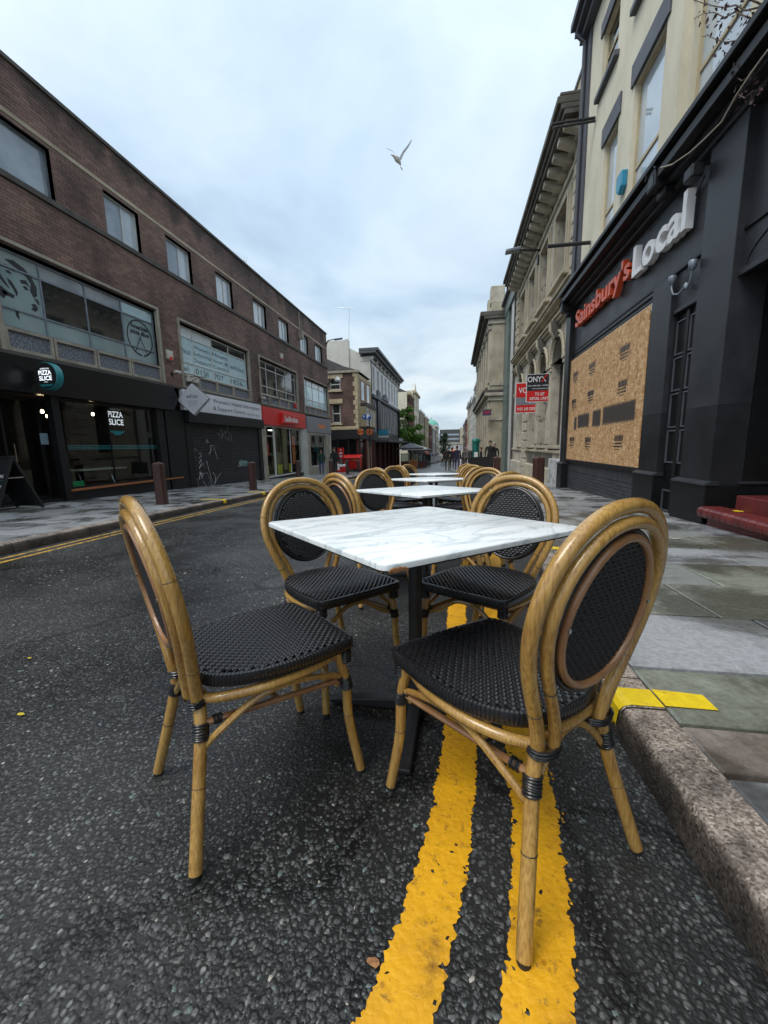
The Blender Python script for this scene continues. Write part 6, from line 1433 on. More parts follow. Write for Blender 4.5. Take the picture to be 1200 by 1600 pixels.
# left row further down
far_building('L', -7.9, 70, 79, 10.0, 'redbrick', 3, 3, 'red brick building with cream gable wall and slate roof rising behind the green tree', side_mat='cream', roof='slate', gable=3.0, seed=2, trim='buff')
t, F = far_building('L', -7.8, 79.2, 90, 11.4, 'cream', 3, 3, 'tall cream building next to the red brick one', trim='buff', seed=3)
m = F.mb(); m.prism([(79.4, 11.4), (81.5, 13.0), (83.6, 11.4)], -.5, .1, 1); m.build('gablet', M['whiterender'], t)
far_building('L', -7.7, 90.2, 104, 8.7, 'stone_lt', 2, 4, 'grey stone building halfway down the left side of the street', roof='slate', gable=2, seed=4)
far_building('L', -7.5, 104.2, 119, 8.3, 'buff', 2, 4, 'buff building with chimneys far down the left side', roof='slate', gable=2.4, shop='red', seed=5)
far_building('L', -7.3, 119.2, 132, 7.2, 'redbrick', 2, 3, 'small red brick building far down the left side', roof='slate', gable=1.5, seed=6, shop='turq')
far_building('L', -7.1, 132.2, 150, 6.6, 'whiterender', 2, 4, 'white building far down the left side', roof='slate', gable=1.5, seed=7, shop='greysign')
far_building('L', -6.9, 150.2, 176, 8.2, 'stone_lt', 3, 5, 'pale stone building with green dome at the far end of the street', seed=8)
M['copper'] = mat('green_copper', (.16, .42, .34), (.12, .34, .28), scale=1, rough=.7)
t = thing('dome', (-9.6, 170, 8.2), 'green copper dome on a far building', 'dome'); m = MB(); m.lathe([(3.0, 0), (2.9, 1.0), (2.4, 2.0), (1.3, 2.9), (.2, 3.2), (.1, 4.0)], n=20); m.build('dome_shell', M['copper'], t, local=True, smooth=True)
# right row further down
far_building('R', 2.7, 47.2, 56, 8.2, 'whiterender', 3, 3, 'white building beyond the ornate stone one', seed=11)
t, F = far_building('R', 2.75, 56.2, 66, 7.6, 'palepanel', 2, 3, 'pale grey building with a pointed turret on the right side', seed=12); m = MB(); m.lathe([(.8, 0), (.75, .5), (.05, 2.4)], c=(3.3, 57, 7.6), n=10); m.build('turret', M['slate'], t)
far_building('R', 2.8, 66.2, 82, 8.4, 'whiterender', 3, 4, 'tall white building on the right, halfway down', seed=13, trim='palepanel')
far_building('R', 2.85, 82.2, 98, 9.4, 'stone_lt', 3, 4, 'pale stone building with a balustrade on the right side', seed=14)
far_building('R', 2.9, 98.2, 120, 7.2, 'redbrick', 2, 5, 'red brick building far down on the right', seed=15, roof='slate', gable=1.6)
far_building('R', 3.0, 120.2, 150, 7.6, 'lintel', 3, 6, 'dark building far down on the right', seed=16)
far_building('R', 3.2, 150.2, 178, 4.5, 'stone_lt', 2, 5, 'low buff building at the far right end', seed=17, trim='buff')
# end of the vista: white low station-like building and dark slab behind
S = Face('S', 235.0)
t = thing('white_building', (0, 235, gz(235)), 'low white building closing the far end of the street', 'building')
m = S.mb(); m.box(-14, 8, -14, 0, -6, 1.3); m.build('wall', M['whiterender'], t); m = S.mb(); m.box(-14.3, 8.3, -14, .5, 1.3, 1.9); m.build('cornice', M['stone_lt'], t)
for k in range(9): fbox(S, 'window', 'glasssky', t, -12+k*2.1, -10.9+k*2.1, 0, .05, -2.8, 0.2)
S = Face('S', 330.0); t = thing('brown_block', (0, 330, -6), 'big brown office block with a pale tower rising behind the white building', 'building')
m = S.mb(); m.box(-12, 14, -30, 0, -6, 13.0); m.build('wall', M['slate'], t); m = S.mb(); m.box(4.0, 7.0, -3, 1, -6, 14.2); m.build('stair_tower', M['stone_lt'], t)
for k in range(3): fbox(S, 'window_band', 'glasssky', t, -11, 3.5, 0, .1, 1.5+k*3.4, 2.8+k*3.4)
far_building('L', -14, 185, 228, 5.5, 'stone_lt', 2, 8, 'long pale building on the left by the end of the street', seed=18)
# ================================================================== CHAIRS AND TABLES
random.seed(9)
def smooth_path(ctrl, n=24, closed=False):
    """Catmull-Rom through control points"""
    P = [Vector(p) for p in ctrl]; k = len(P); res = []
    segs = k if closed else k-1
    for i in range(segs):
        a = P[(i-1) % k] if (closed or i > 0) else P[0]*2-P[1]; b = P[i]; c = P[(i+1) % k]; d = P[(i+2) % k] if (closed or i < k-2) else P[-1]*2-P[-2]
        for j in range(n):
            t = j/n; res.append(0.5*((2*b)+(-a+c)*t+(2*a-5*b+4*c-d)*t*t+(-a+3*b-3*c+d)*t**3))
    if not closed: res.append(P[-1])
    return res
def seat_outline(n=72, grow=0.0):
    ctrl = [(-.165, .228), (0, .233), (.165, .228), (.191, .216), (.201, .185), (.207, .05), (.190, -.07), (.140, -.156), (.06, -.192), (0, -.197), (-.06, -.192), (-.140, -.156), (-.190, -.07), (-.207, .05), (-.201, .185), (-.191, .216)]
    P = smooth_path([(x*(1+grow), y*(1+grow), 0) for x, y in ctrl], 8, closed=True)
    return [(p.x, p.y) for p in P]
OUT = seat_outline()
def inside(poly, x, y):
    c = False; j = len(poly)-1
    for i in range(len(poly)):
        if (poly[i][1] > y) != (poly[j][1] > y) and x < (poly[j][0]-poly[i][0])*(y-poly[i][1])/(poly[j][1]-poly[i][1])+poly[i][0]: c = not c
        j = i
    return c
def weave(m, poly, z_of, place, pitch=.0118, amp=.0026, wid=.0054, step=2):
    xs = [p[0] for p in poly]; ys = [p[1] for p in poly]; nx0, nx1 = int(min(xs)/pitch)-1, int(max(xs)/pitch)+2; ny0, ny1 = int(min(ys)/pitch)-1, int(max(ys)/pitch)+2
    for dirn in (0, 1):
        for i in (range(nx0, nx1) if dirn else range(ny0, ny1)):
            run = []
            rng_j = range(ny0, ny1) if dirn else range(nx0, nx1)
            def flush():
                if len(run) > 1:
                    vs = []
                    for (x, y, z) in run:
                        for o_, dz in ((-wid, -.0009), (0, .0006), (wid, -.0009)):
                            vs.append(place(x+(o_ if dirn else 0), y+(0 if dirn else o_), z+dz))
                    m.add(vs, [(3*k+a, 3*k+a+1, 3*k+a+4, 3*k+a+3) for k in range(len(run)-1) for a in (0, 1)])
                run.clear()
            for j in rng_j:
                x, y = (i*pitch, j*pitch) if dirn else (j*pitch, i*pitch)
                if inside(poly, x, y):
                    over = ((i+j) % step) < step/2 if dirn else not (((i+j) % step) < step/2)
                    run.append((x, y, z_of(x, y)+(amp if over else -amp)))
                else: flush()
            flush()
ZS_ = .437
def lean(z): t = (z-.37)/.49; return -.188-.062*t-.028*t*t
def hoop(scale, ztop, y_off, wbot, r, wmax, zlow=.352):
    zc = .665; right = []
    for k in range(17):
        a = k/16; right.append((wbot+(wmax-wbot)*(.5-.5*math.cos(math.pi*a))**.86, zlow+(zc-zlow)*a))
    for k in range(1, 17):
        a = math.pi/2*k/16; right.append((wmax*math.cos(a)**.92 if k < 16 else 0.0, zc+(ztop-zc)*math.sin(a)))
    P = [(-w, z) for w, z in right]+[(w, z) for w, z in reversed(right[:-1])]
    return [Vector((w, lean(z)+y_off, z)) for w, z in P]
def rings(m, c, axis, R, r, n, pitch, sx=1.0, sy=1.0):
    c = Vector(c); ax = Vector(axis).normalized(); u = ax.orthogonal().normalized(); v = ax.cross(u)
    if sx != 1.0: u = Vector((1, 0, 0)); v = ax.cross(u).normalized()
    for k in range(n):
        o_ = c+ax*((k-(n-1)/2)*pitch); j = random.uniform(-.0008, .0008)
        m.tube([o_+u*(math.cos(a)*(R+j)*sx)+v*(math.sin(a)*(R+j)*sy)+ax*.0012*math.sin(a+k) for a in np.linspace(0, 2*math.pi, 15)[:-1]], r, 6, closed=True)
def make_chair():
    t = thing('bistro_chair', (0, 0, 0), '', 'chair')
    K = dict(local=True, smooth=True)
    # seat: rim, skirt, underside as one pad, woven strands as its sub-part
    m = MB(); n = len(OUT)
    top = [(x*.93, y*.93, ZS_-.001) for x, y in OUT]; rim = [(x*.985, y*.985, ZS_-.003) for x, y in OUT]; mid = [(x, y, ZS_-.010) for x, y in OUT]; low = [(x*.995, y*.995, ZS_-.028) for x, y in OUT]; bot = [(x*.93, y*.93, ZS_-.031) for x, y in OUT]
    vs = top+rim+mid+low+bot; m.add(vs, [tuple(range(n-1, -1, -1))[::-1]]+[(r_*n+(i+1) % n, r_*n+i, (r_+1)*n+i, (r_+1)*n+(i+1) % n) for r_ in range(4) for i in range(n)]+[tuple(4*n+i for i in range(n-1, -1, -1))])
    seat = m.build('seat', M['weave'], t, **K)
    m = MB(); weave(m, [(x*.965, y*.965) for x, y in OUT], lambda x, y: ZS_+.0035-.010*max(0, 1-(x/.17)**2)*max(0, 1-(y/.17)**2)*.35, lambda x, y, z: (x, y, z)); m.build('woven_strands', M['weave'], seat, kind='stuff', **K)
    m = MB()      # strands wrapped over the rim
    per = []; 
    for i in range(n):
        a, b = Vector((*OUT[i], 0)), Vector((*OUT[(i+1) % n], 0)); per.append((a, b, (b-a).length))
    d = 0.0; acc = 0.0; pitch = .0098; i = 0; tot = sum(p[2] for p in per); s = 0.0; k = 0
    while s < tot-.003:
        while s > acc+per[i][2]: acc += per[i][2]; i += 1
        a, b, l = per[i]; p = a.lerp(b, (s-acc)/l); tg = (b-a).normalized()*.0044; nrm = Vector((-(b-a).y, (b-a).x, 0)).normalized()
        if nrm.dot(p) < 0: nrm = -nrm
        rows = [(p*.935, ZS_+.0025), (p*.975, ZS_+.0040), (p*1.0, ZS_+.0018), (p+nrm*.0016, ZS_-.005), (p+nrm*.0010, ZS_-.026), (p*.985, ZS_-.031)]
        vs = []
        for q, z in rows: vs += [(q-tg)+Vector((0, 0, z)), q+nrm*.0012+Vector((0, 0, z+.0008)), (q+tg)+Vector((0, 0, z))]
        m.add(vs, [(3*r_+c, 3*r_+c+1, 3*r_+c+4, 3*r_+c+3) for r_ in range(5) for c in (0, 1)]); s += pitch; k += 1
    m.build('rim_wrapping', M['weave'], seat, kind='stuff', **K)
    # back hoops
    for nm, h_, r in (('outer_hoop', hoop(1, .862, 0, .112, .017, .204), .0148), ('inner_hoop', hoop(1, .832, -.013, .080, .015, .172, .374), .0126)):
        m = MB(); m.tube(h_, r, 12); hp = m.build(nm, M['bamboo'], t, **K)
        idx = (6, len(h_)-7) if nm[0] == 'o' else (8, len(h_)-9)
        for q in list(idx)+([len(h_)//2+14] if nm[0] == 'o' else []):
            m = MB(); ax = (h_[q+1]-h_[q-1]).normalized(); rings(m, h_[q], ax, r*.995, .0011, 1, 0); m.build('joint_ring', M['ink'], hp, **K)
    # oval back panel
    cz = .650; A, B_ = .146, .164
    def ell(a, kx=1, kz=1, dy=0): z = cz+B_*kz*math.sin(a); return Vector((A*kx*math.cos(a)*(1-.06*math.sin(a)), lean(z)+dy, z))
    an = np.linspace(0, 2*math.pi, 49)[:-1]
    m = MB()
    f_ = [ell(a, .95, .95, .004) for a in an]; b_ = [ell(a, .95, .95, -.012) for a in an]; nn = len(an); m.add(f_+b_, [tuple(range(nn)), tuple(range(2*nn-1, nn-1, -1))]+[(i, nn+i, nn+(i+1) % nn, (i+1) % nn) for i in range(nn)])
    pn = m.build('back_panel', M['weave_back'], t, local=True)
    poly = [(A*.93*math.cos(a), B_*.93*math.sin(a)) for a in an]
    for sgn, dy, nm in ((1, .007, 'woven_front'), (-1, -.015, 'woven_back')):
        m = MB(); weave(m, poly, lambda x, y: 0.0, lambda x, y, z, dy=dy, s=sgn: (x, lean(cz+y)+dy+s*z, cz+y), pitch=.0098); m.build(nm, M['weave_back'], pn, kind='stuff', **K)
    m = MB(); m.tube([ell(a, .985, .985, .003) for a in an], .006, 8, closed=True); m.build('front_piping', M['binding'], t, **K)
    m = MB(); m.tube([ell(a, .93, .935, -.018) for a in an], .0088, 10, closed=True); m.build('rear_ring', M['bamboo_brown'], t, **K)
    m = MB(); m.tube([ell(a, 1.02, 1.02, -.012) for a in an], .0052, 8, closed=True); m.build('rear_piping', M['binding'], t, **K)
    for s in (-1, 1):
        m = MB(); p = ell(0 if s > 0 else math.pi, .93, .93, -.0268); m.lathe([(.0045, -.002), (.004, .0015), (.002, .002)][::-1], c=(p.x, p.y, p.z), n=10, axis='y'); m.build('screw', M['steel'], t, **K)
    # legs
    RJ, RF, FJ, FF_ = (.108, -.183, .372), (.204, -.242, 0), (.172, .178, .405), (.193, .238, 0)
    for s in (-1, 1):
        P = smooth_path([(s*RJ[0], RJ[1], RJ[2]), (s*.128, -.190, .30), (s*.152, -.207, .20), (s*RF[0], RF[1], .012)], 8)
        m = MB(); m.tube(P, [.0155]*len(P), 12); lg = m.build('leg', M['bamboo'], t, **K)
        m = MB(); m.tube([P[-1]+(P[-1]-P[-2]).normalized()*-.004, Vector((s*RF[0], RF[1], .0))], [.0150, .0135], 12); m.build('foot_cap', M['rubber'], lg, **K)
        q = P[17]; m = MB(); rings(m, q, P[18]-P[16], .0155, .0011, 1, 0); m.build('joint_ring', M['ink'], lg, **K)
        m = MB(); rings(m, P[8], P[9]-P[7], .0170, .0032, 7, .0058); m.build('binding', M['binding'], t, **K)
        m = MB(); rings(m, (s*.095, -.190, .370), (0, -.1, 1), .0205, .0034, 3, .0062, 1.85, 1.25); m.build('binding', M['binding'], t, **K)
        P = smooth_path([(s*FJ[0], FJ[1], FJ[2]), (s*.177, .203, .30), (s*.179, .210, .18), (s*FF_[0], FF_[1], .012)], 8)
        m = MB(); m.tube(P, [.0145]*len(P), 12); lg = m.build('leg', M['bamboo'], t, **K)
        m = MB(); m.tube([P[-1], Vector((s*FF_[0], FF_[1], .0))], [.0140, .0128], 12); m.build('foot_cap', M['rubber'], lg, **K)
        m = MB(); rings(m, P[15], P[16]-P[14], .0145, .0011, 1, 0); m.build('joint_ring', M['ink'], lg, **K)
        m = MB(); rings(m, P[8], P[9]-P[7], .0160, .0032, 6, .0060); rings(m, (s*.172, .185, .320), (.15*s, .6, -.2), .0105, .0026, 4, .0055); m.build('binding', M['binding'], t, **K)
        m = MB(); rings(m, (s*.1765, .201, .386), (0, 0, 1), .0175, .0034, 6, .0060); m.build('binding', M['binding'], t, **K)
        # side rail, arched side brace, side stretcher
        P = smooth_path([(s*.170, .165, .392), (s*.192, .07, .391), (s*.188, -.05, .389), (s*.155, -.135, .383), (s*.118, -.172, .376)], 7); m = MB(); m.tube(P, .0125, 10); m.build('side_rail', M['bamboo'], t, **K)
        P = smooth_path([(s*.137, -.190, .262), (s*.152, -.150, .300), (s*.172, -.07, .356), (s*.180, .0, .370), (s*.180, .07, .362), (s*.177, .155, .338), (s*.175, .180, .325)], 7); m = MB(); m.tube(P, .0088, 8); m.build('side_brace', M['bamboo'], t, **K)
        m = MB(); m.tube([(s*.125, -.185, .318), (s*.172, .18, .312)], .0085, 8); m.build('stretcher', M['bamboo_brown'], t, **K)
        m = MB(); rings(m, (s*.129, -.150, .3175), (.12*s, 1, 0), .0105, .0026, 4, .0055); m.build('binding', M['binding'], t, **K)
    for s, zz, xx in ((-1, .0, .135), (1, .03, .172)):
        y0 = -.195 if s < 0 else .178
        P = smooth_path([(-xx, y0, .268+zz), (-xx*.72, y0+.008*s*-1, .318), (-xx*.3, y0-.01*s, .366), (0, y0-.012*s, .374), (xx*.3, y0-.01*s, .366), (xx*.72, y0-.008*s, .318), (xx, y0, .268+zz)], 6); m = MB(); m.tube(P, .0088, 8); m.build('rear_brace' if s < 0 else 'front_brace', M['bamboo'], t, **K)
    P = smooth_path([(-.105, -.176, .382), (0, -.186, .386), (.105, -.176, .382)], 6); m = MB(); m.tube(P, .0125, 10); m.build('rear_rail', M['bamboo'], t, **K)
    m = MB(); m.tube([(-.15, -.0, .3165), (.15, 0, .3165)], .0085, 8); m.build('stretcher', M['bamboo_brown'], t, **K)
    return t
TILT = Matrix.Rotation(-math.atan(SLOPE), 4, 'X')
def place(o, x, y, th, h=0.0):
    o.rotation_euler = (TILT @ Matrix.Rotation(rad(th), 4, 'Z')).to_euler(); o.location = (x, y, gz(y)+h)
def make_table():
    t = thing('bistro_table', (0, 0, 0), '', 'table'); S_ = .408; r = .030; H = .72
    P = []
    for cx, cy, a0 in ((S_-r, S_-r, 0), (-S_+r, S_-r, 90), (-S_+r, -S_+r, 180), (S_-r, -S_+r, 270)):
        for q in range(7): a = rad(a0+q*15); P.append((cx+r*math.cos(a), cy+r*math.sin(a)))
    n = len(P); m = MB()
    rows = [(.999, H-.015), (1.0, H-.004), (.9985, H-.0012), (.995, H)]
    vs = [(x*k, y*k, z) for k, z in rows for x, y in P]
    m.add(vs, [tuple(range(n-1, -1, -1)), tuple(3*n+i for i in range(n))]+[(r_*n+i, r_*n+(i+1) % n, (r_+1)*n+(i+1) % n, (r_+1)*n+i) for r_ in range(3) for i in range(n)])
    tp = m.build('tabletop', M['marble'], t, local=True, smooth=True)
    m = MB(); m.add([(x*.985, y*.985, z) for z in (H-.021, H-.0155) for x, y in P], [tuple(range(n-1, -1, -1)), tuple(n+i for i in range(n))]+[(i, (i+1) % n, n+(i+1) % n, n+i) for i in range(n)]); m.build('underside', M['blackmetal'], tp, local=True)
    m = MB(); m.lathe([(.025, .03), (.025, H-.035)], n=20); m.build('post', M['blackmetal'], t, local=True, smooth=True)
    m = MB(); m.box(-.16, .16, -.16, .16, H-.036, H-.0305); m.build('top_plate', M['blackmetal'], t, local=True)
    m = MB(); m.lathe([(.045, .02), (.045, .05), (.03, .06)], n=18); m.build('hub', M['blackmetal'], t, local=True, smooth=True)
    for k in range(4):
        a = rad(45+k*90); c, s = math.cos(a), math.sin(a)
        m = MB(); R_ = lambda u, v, z: (u*c-v*s, u*s+v*c, z)
        m.add([R_(*p) for p in ((.02, -.022, .012), (.335, -.022, .010), (.335, .022, .010), (.02, .022, .012), (.02, -.022, .055), (.335, -.022, .026), (.335, .022, .026), (.02, .022, .055))], [(0, 3, 2, 1), (4, 5, 6, 7), (0, 1, 5, 4), (1, 2, 6, 5), (2, 3, 7, 6), (3, 0, 4, 7)])
        lg = m.build('base_foot', M['blackmetal'], t, local=True, bev=.004)
        m = MB(); m.lathe([(.014, 0), (.014, .011)], c=R_(.315, 0, 0), n=10); m.build('levelling_pad', M['rubber'], lg, local=True)
    return t
ch0 = make_chair(); tb0 = make_table()
TC = [(-.139, 1.384, 44.0), (-.225, 3.10, 46.0), (-.29, 4.95, 44.0), (-.30, 6.75, 45.5)]
ch = []
TL = ['nearest square white marble topped table on a black pedestal, with a chipped corner', 'white marble topped table second from the camera', 'white marble topped table third from the camera', 'farthest white marble topped table in the row']
GT = 'white marble tables set out along the road'; GC = 'bamboo look bistro chairs round the tables'
spec = [
 [(.127, .958, 41.9, 'nearest chair at the right, back to the camera, a leg on the yellow line'), (-.579, 1.0, -40.3, 'nearest chair at the left seen from its side, standing on the black asphalt'),
  (-.52, 1.60, 229, 'chair facing the camera across the nearest table, on its far left side'), (.136, 1.695, 148, 'chair facing the camera across the nearest table, on its far right side')]]
wd = ['', 'second', 'third', 'farthest']
for i in (1, 2, 3):
    cx, cy, _ = TC[i]
    spec.append([(cx+.36, cy-.44, 40+random.uniform(-3, 3), 'chair at the near right side of the %s marble table' % wd[i]), (cx-.37, cy-.40, -42+random.uniform(-3, 3), 'chair at the near left side of the %s marble table' % wd[i]),
                 (cx-.37, cy+.40, 222+random.uniform(-4, 4), 'chair at the far left side of the %s marble table' % wd[i]), (cx+.36, cy+.42, 142+random.uniform(-5, 5), 'chair at the far right side of the %s marble table' % wd[i])])
for i in range(4):
    t = tb0 if i == 0 else copy_tree(tb0); place(t, TC[i][0], TC[i][1], TC[i][2]); tag(t, TL[i], 'table', GT)
    for j, (x, y, th, lab) in enumerate(spec[i]):
        c = ch0 if (i == 0 and j == 0) else copy_tree(ch0)
        place(c, x, y, th); tag(c, 'rattan '+lab, 'chair', GC)
# chipped corner of the nearest table: raw chipboard showing at the edge that points at the camera
tp = tb0
m = MB(); random.seed(3)
pts = []
for q in range(14):
    a = q/13; u = -.405+.062*a; pts.append(u)
ed = -.409
vs = []; k = 14
for q, u in enumerate(pts):
    dz = .0065*math.sin(math.pi*q/13)**.6+random.uniform(-.001, .001) if 0 < q < 13 else 0.0005
    vs += [(max(u, -.398), ed-.0002, .7005), (max(u, -.398), ed-.0010, .7030+dz*1.1), (max(u, -.398), ed+.0015, .7040+dz*1.35)]
m.add(vs, [(3*i+c, 3*i+3+c, 3*i+4+c, 3*i+1+c) for i in range(k-1) for c in (0, 1)])
m.build('chipped_edge', M['chipboard'], tb0, local=True)

# ================================================================== BOLLARDS
def bollard(x, y, w, h, lab, rot=0, lean_=0):
    t = thing('bollard', (x, y, gz(y, .118)), lab, 'bollard', 'timber bollards along the kerbs', (rad(lean_), 0, rad(rot)))
    m = MB(); a = w/2; c = a*.28; oc = [(a-c, -a), (a, -a+c), (a, a-c), (a-c, a), (-a+c, a), (-a, a-c), (-a, -a+c), (-a+c, -a)]
    vs = [(p*k, q*k, z) for k, z in ((1.04, 0), (1.0, .03), (1.0, h-.05), (.97, h-.035), (.2, h)) for p, q in oc]
    m.add(vs, [tuple(range(7, -1, -1)), tuple(32+i for i in range(8))]+[(r_*8+i, r_*8+(i+1) % 8, (r_+1)*8+(i+1) % 8, (r_+1)*8+i) for r_ in range(4) for i in range(8)])
    m.build('post', M['wood_post'], t, local=True, bev=.004)
    m = MB(); m.lathe([(w*.75, 0), (w*.74, .006)], n=16); m.build('mortar_collar', M['mortar'], t, local=True)
bollard(*on_g(254, 788, .12), .19, .87, 'weathered hardwood bollard in front of the pizza shop window, nearest on the left pavement', 12)
bollard(*on_g(396, 766, .12), .19, .86, 'hardwood bollard in front of the edge of the graffitied shutter', 5)
bollard(*on_g(467, 752, .12), .19, .9, 'hardwood bollard in front of the red betting shop', 20)
bollard(*on_g(518, 748, .12), .19, .9, 'hardwood bollard beside the man by the red placard', 8)
bollard(*on_g(543, 740, .12), .2, .9, 'hardwood bollard at the left side of the red bin', 8)
bollard(*on_g(560, 738, .12), .2, .9, 'hardwood bollard at the right side of the red bin', 8)
bollard(*on_g(840, 766, .12), .25, .88, 'broad red brown hardwood bollard nearest on the right pavement', 8)
bollard(*on_g(776, 752, .12), .23, .92, 'red brown hardwood bollard second from the camera on the right pavement', 3)
bollard(*on_g(754.5, 740, .12), .24, .95, 'hardwood bollard third from the camera on the right, left of the couple', 3)
bollard(*on_g(740, 737, .12), .26, .95, 'dark timber bollard beside the teal kiosk on the right', 3)

# ================================================================== PEOPLE
M['skin'] = mat('skin', (0.42, 0.26, 0.19), (0.36, 0.21, 0.15), scale=20, rough=.5, mode='obj')
CL = {}
def cloth(name, c): 
    if name not in CL: CL[name] = mat(name, c, tuple(v*.7 for v in c), scale=12, rough=.85, bump=.004, bscale=25, mode='obj')
    return CL[name]
def person(px, py, hpx, lab, jacket, trousers, hair, facing=0, stride=.16, arm=.15, g='people walking down the street', bag=None, clampH=(1.55, 1.88), h0=.12):
    x, y = on_g(px, py, h0); _, zt = on_y(px, py-hpx, y); H = min(max(zt-gz(y, h0), clampH[0]), clampH[1]); s = H/1.75
    t = thing('person', (x, y, gz(y, h0)), lab, 'person', g, (0, 0, rad(facing)))
    v = {'pel': (0, 0, .96, .145, .11), 'wai': (0, .01, 1.08, .135, .10), 'che': (0, .01, 1.30, .17, .12), 'nk0': (0, .0, 1.46, .075, .07), 'nk': (0, .01, 1.53, .055, .055), 'hd0': (0, .02, 1.60, .072, .085), 'hd1': (0, .02, 1.70, .075, .09)}
    E = [('pel', 'wai'), ('wai', 'che'), ('che', 'nk0'), ('nk0', 'nk'), ('nk', 'hd0'), ('hd0', 'hd1')]
    for q, sd_ in ((-1, stride), (1, -stride)):
        S_ = str(q); v['hip'+S_] = (q*.10, 0, .90, .095, .10); v['kn'+S_] = (q*.105, sd_*.55+.03, .50, .06, .065); v['an'+S_] = (q*.105, sd_*1.0-.02, .09, .042, .045); v['to'+S_] = (q*.115, sd_*1.0+.13, .035, .042, .03)
        E += [('pel', 'hip'+S_), ('hip'+S_, 'kn'+S_), ('kn'+S_, 'an'+S_), ('an'+S_, 'to'+S_)]
        v['sh'+S_] = (q*.19, .0, 1.42, .068, .065); v['el'+S_] = (q*.25, -sd_*arm*1.5-.01, 1.13, .05, .05); v['wr'+S_] = (q*.235, -sd_*arm*2+.10, .90, .036, .034); v['ha'+S_] = (q*.225, -sd_*arm*2+.14, .80, .034, .02)
        E += [('che', 'sh'+S_), ('sh'+S_, 'el'+S_), ('el'+S_, 'wr'+S_), ('wr'+S_, 'ha'+S_)]
    keys = list(v); me = bpy.data.meshes.new('b'); me.from_pydata([Vector(v[k][:3])*s for k in keys], [(keys.index(a), keys.index(b)) for a, b in E], [])
    o = bpy.data.objects.new('b', me); COL.objects.link(o); sk = o.modifiers.new('s', 'SKIN')
    for i, k in enumerate(keys): me.skin_vertices[0].data[i].radius = (v[k][3]*s, v[k][4]*s)
    me.skin_vertices[0].data[0].use_root = True; sk.use_smooth_shade = True
    sb = o.modifiers.new('u', 'SUBSURF'); sb.levels = sb.render_levels = 2
    dg = bpy.context.evaluated_depsgraph_get(); m2 = bpy.data.meshes.new_from_object(o.evaluated_get(dg)); bpy.data.objects.remove(o)
    for mm in (jacket, trousers, M['skin'], M['rubber']): m2.materials.append(mm) if True else None
    while len(m2.materials) > 4: m2.materials.pop(index=0)
    for p in m2.polygons:
        c = p.center/s
        p.material_index = 2 if (c.z > 1.50 or (abs(c.x) > .17 and c.z < .87)) else 0 if c.z > .88 else 3 if c.z < .085 else 1
        p.use_smooth = True
    m2.name = 'body'; b = bpy.data.objects.new('body', m2); COL.objects.link(b); b.parent = t
    m = MB(); prof = [(0.02, 1.785), (.06, 1.77), (.088, 1.72), (.094, 1.66), (.080, 1.60), (.06, 1.575)]
    vs = []; nn = 12
    for r, z in prof:
        for k in range(nn): a = 2*math.pi*k/nn; f = 1.0 if math.sin(a) < .3 or z > 1.70 else .55; vs.append((r*math.cos(a)*s, (r*1.15*math.sin(a)*f+.005)*s, z*s))
    m.add(vs, [tuple(range(nn))]+[(i*nn+k, i*nn+(k+1) % nn, (i+1)*nn+(k+1) % nn, (i+1)*nn+k) for i in range(len(prof)-1) for k in range(nn)]); m.build('hair', hair, t, local=True, smooth=True)
    if bag: m = MB(); q = -1 if bag[1] == 'l' else 1; m.prism([(-.10, .40), (.12, .40), (.10, .78), (-.06, .78)], q*.25-.05, q*.25+.05, 0); m.v = [(a*s, b_*s+.06, c*s) for a, b_, c in m.v]; m.build('bag', bag[0], t, local=True, bev=.03)
    return t
bk, nv, gy, gn = cloth('black_cloth', (.012, .012, .013)), cloth('navy_cloth', (.018, .018, .045)), cloth('grey_cloth', (.13, .125, .12)), cloth('dark_green_cloth', (.012, .055, .04))
jeans, khaki, dk = cloth('blue_denim', (.06, .08, .20)), cloth('olive_grey_cloth', (.085, .08, .065)), cloth('charcoal_cloth', (.03, .03, .035))
hb, hr_, hg = cloth('brown_hair', (.05, .03, .02)), cloth('auburn_hair', (.13, .045, .03)), cloth('grey_hair', (.30, .28, .26)); wh = cloth('white_cloth', (.6, .6, .6)); teal_c = cloth('turquoise_cloth', (.01, .24, .30))
person(503, 742, 37, 'man in a dark green jacket and jeans walking past the fashion shop window', gn, jeans, hb, 200, .17)
person(524, 745, 41, 'person in a dark coat walking past the red placard with a white bag', bk, dk, hb, 180, .15, bag=(M['white'], 'l'))
person(699, 736, 38, 'person in a black jacket and olive trousers, leftmost walking away down the street', bk, khaki, hg, 5, .10)
person(706, 733, 34, 'person in black walking between two others down the street', bk, dk, hb, 0, .14)
person(714, 735, 38, 'person in a navy jacket and dark purple jeans walking down the street', nv, cloth('purple_denim', (.05, .04, .11)), hb, -4, .12, bag=(M['white'], 'r'))
person(730, 733, 38, 'person in a grey coat with a pale shirt walking towards the camera', gy, dk, hg, 178, .14)
person(737, 731, 36, 'person in a black coat just left of the teal kiosk', bk, dk, hb, 175, .10)
person(751, 737, 38, 'person with auburn hair in a dark jacket behind the black barrier', bk, dk, hr_, 90, .05)
person(765, 739, 50, 'tall man in black walking on the right pavement, left of the couple', bk, bk, hb, 170, .16, clampH=(1.6, 1.95))
person(771.5, 738, 46, 'person in black with grey hair close beside the tall man, right of the couple', bk, dk, hg, 165, .14, clampH=(1.6, 1.9))
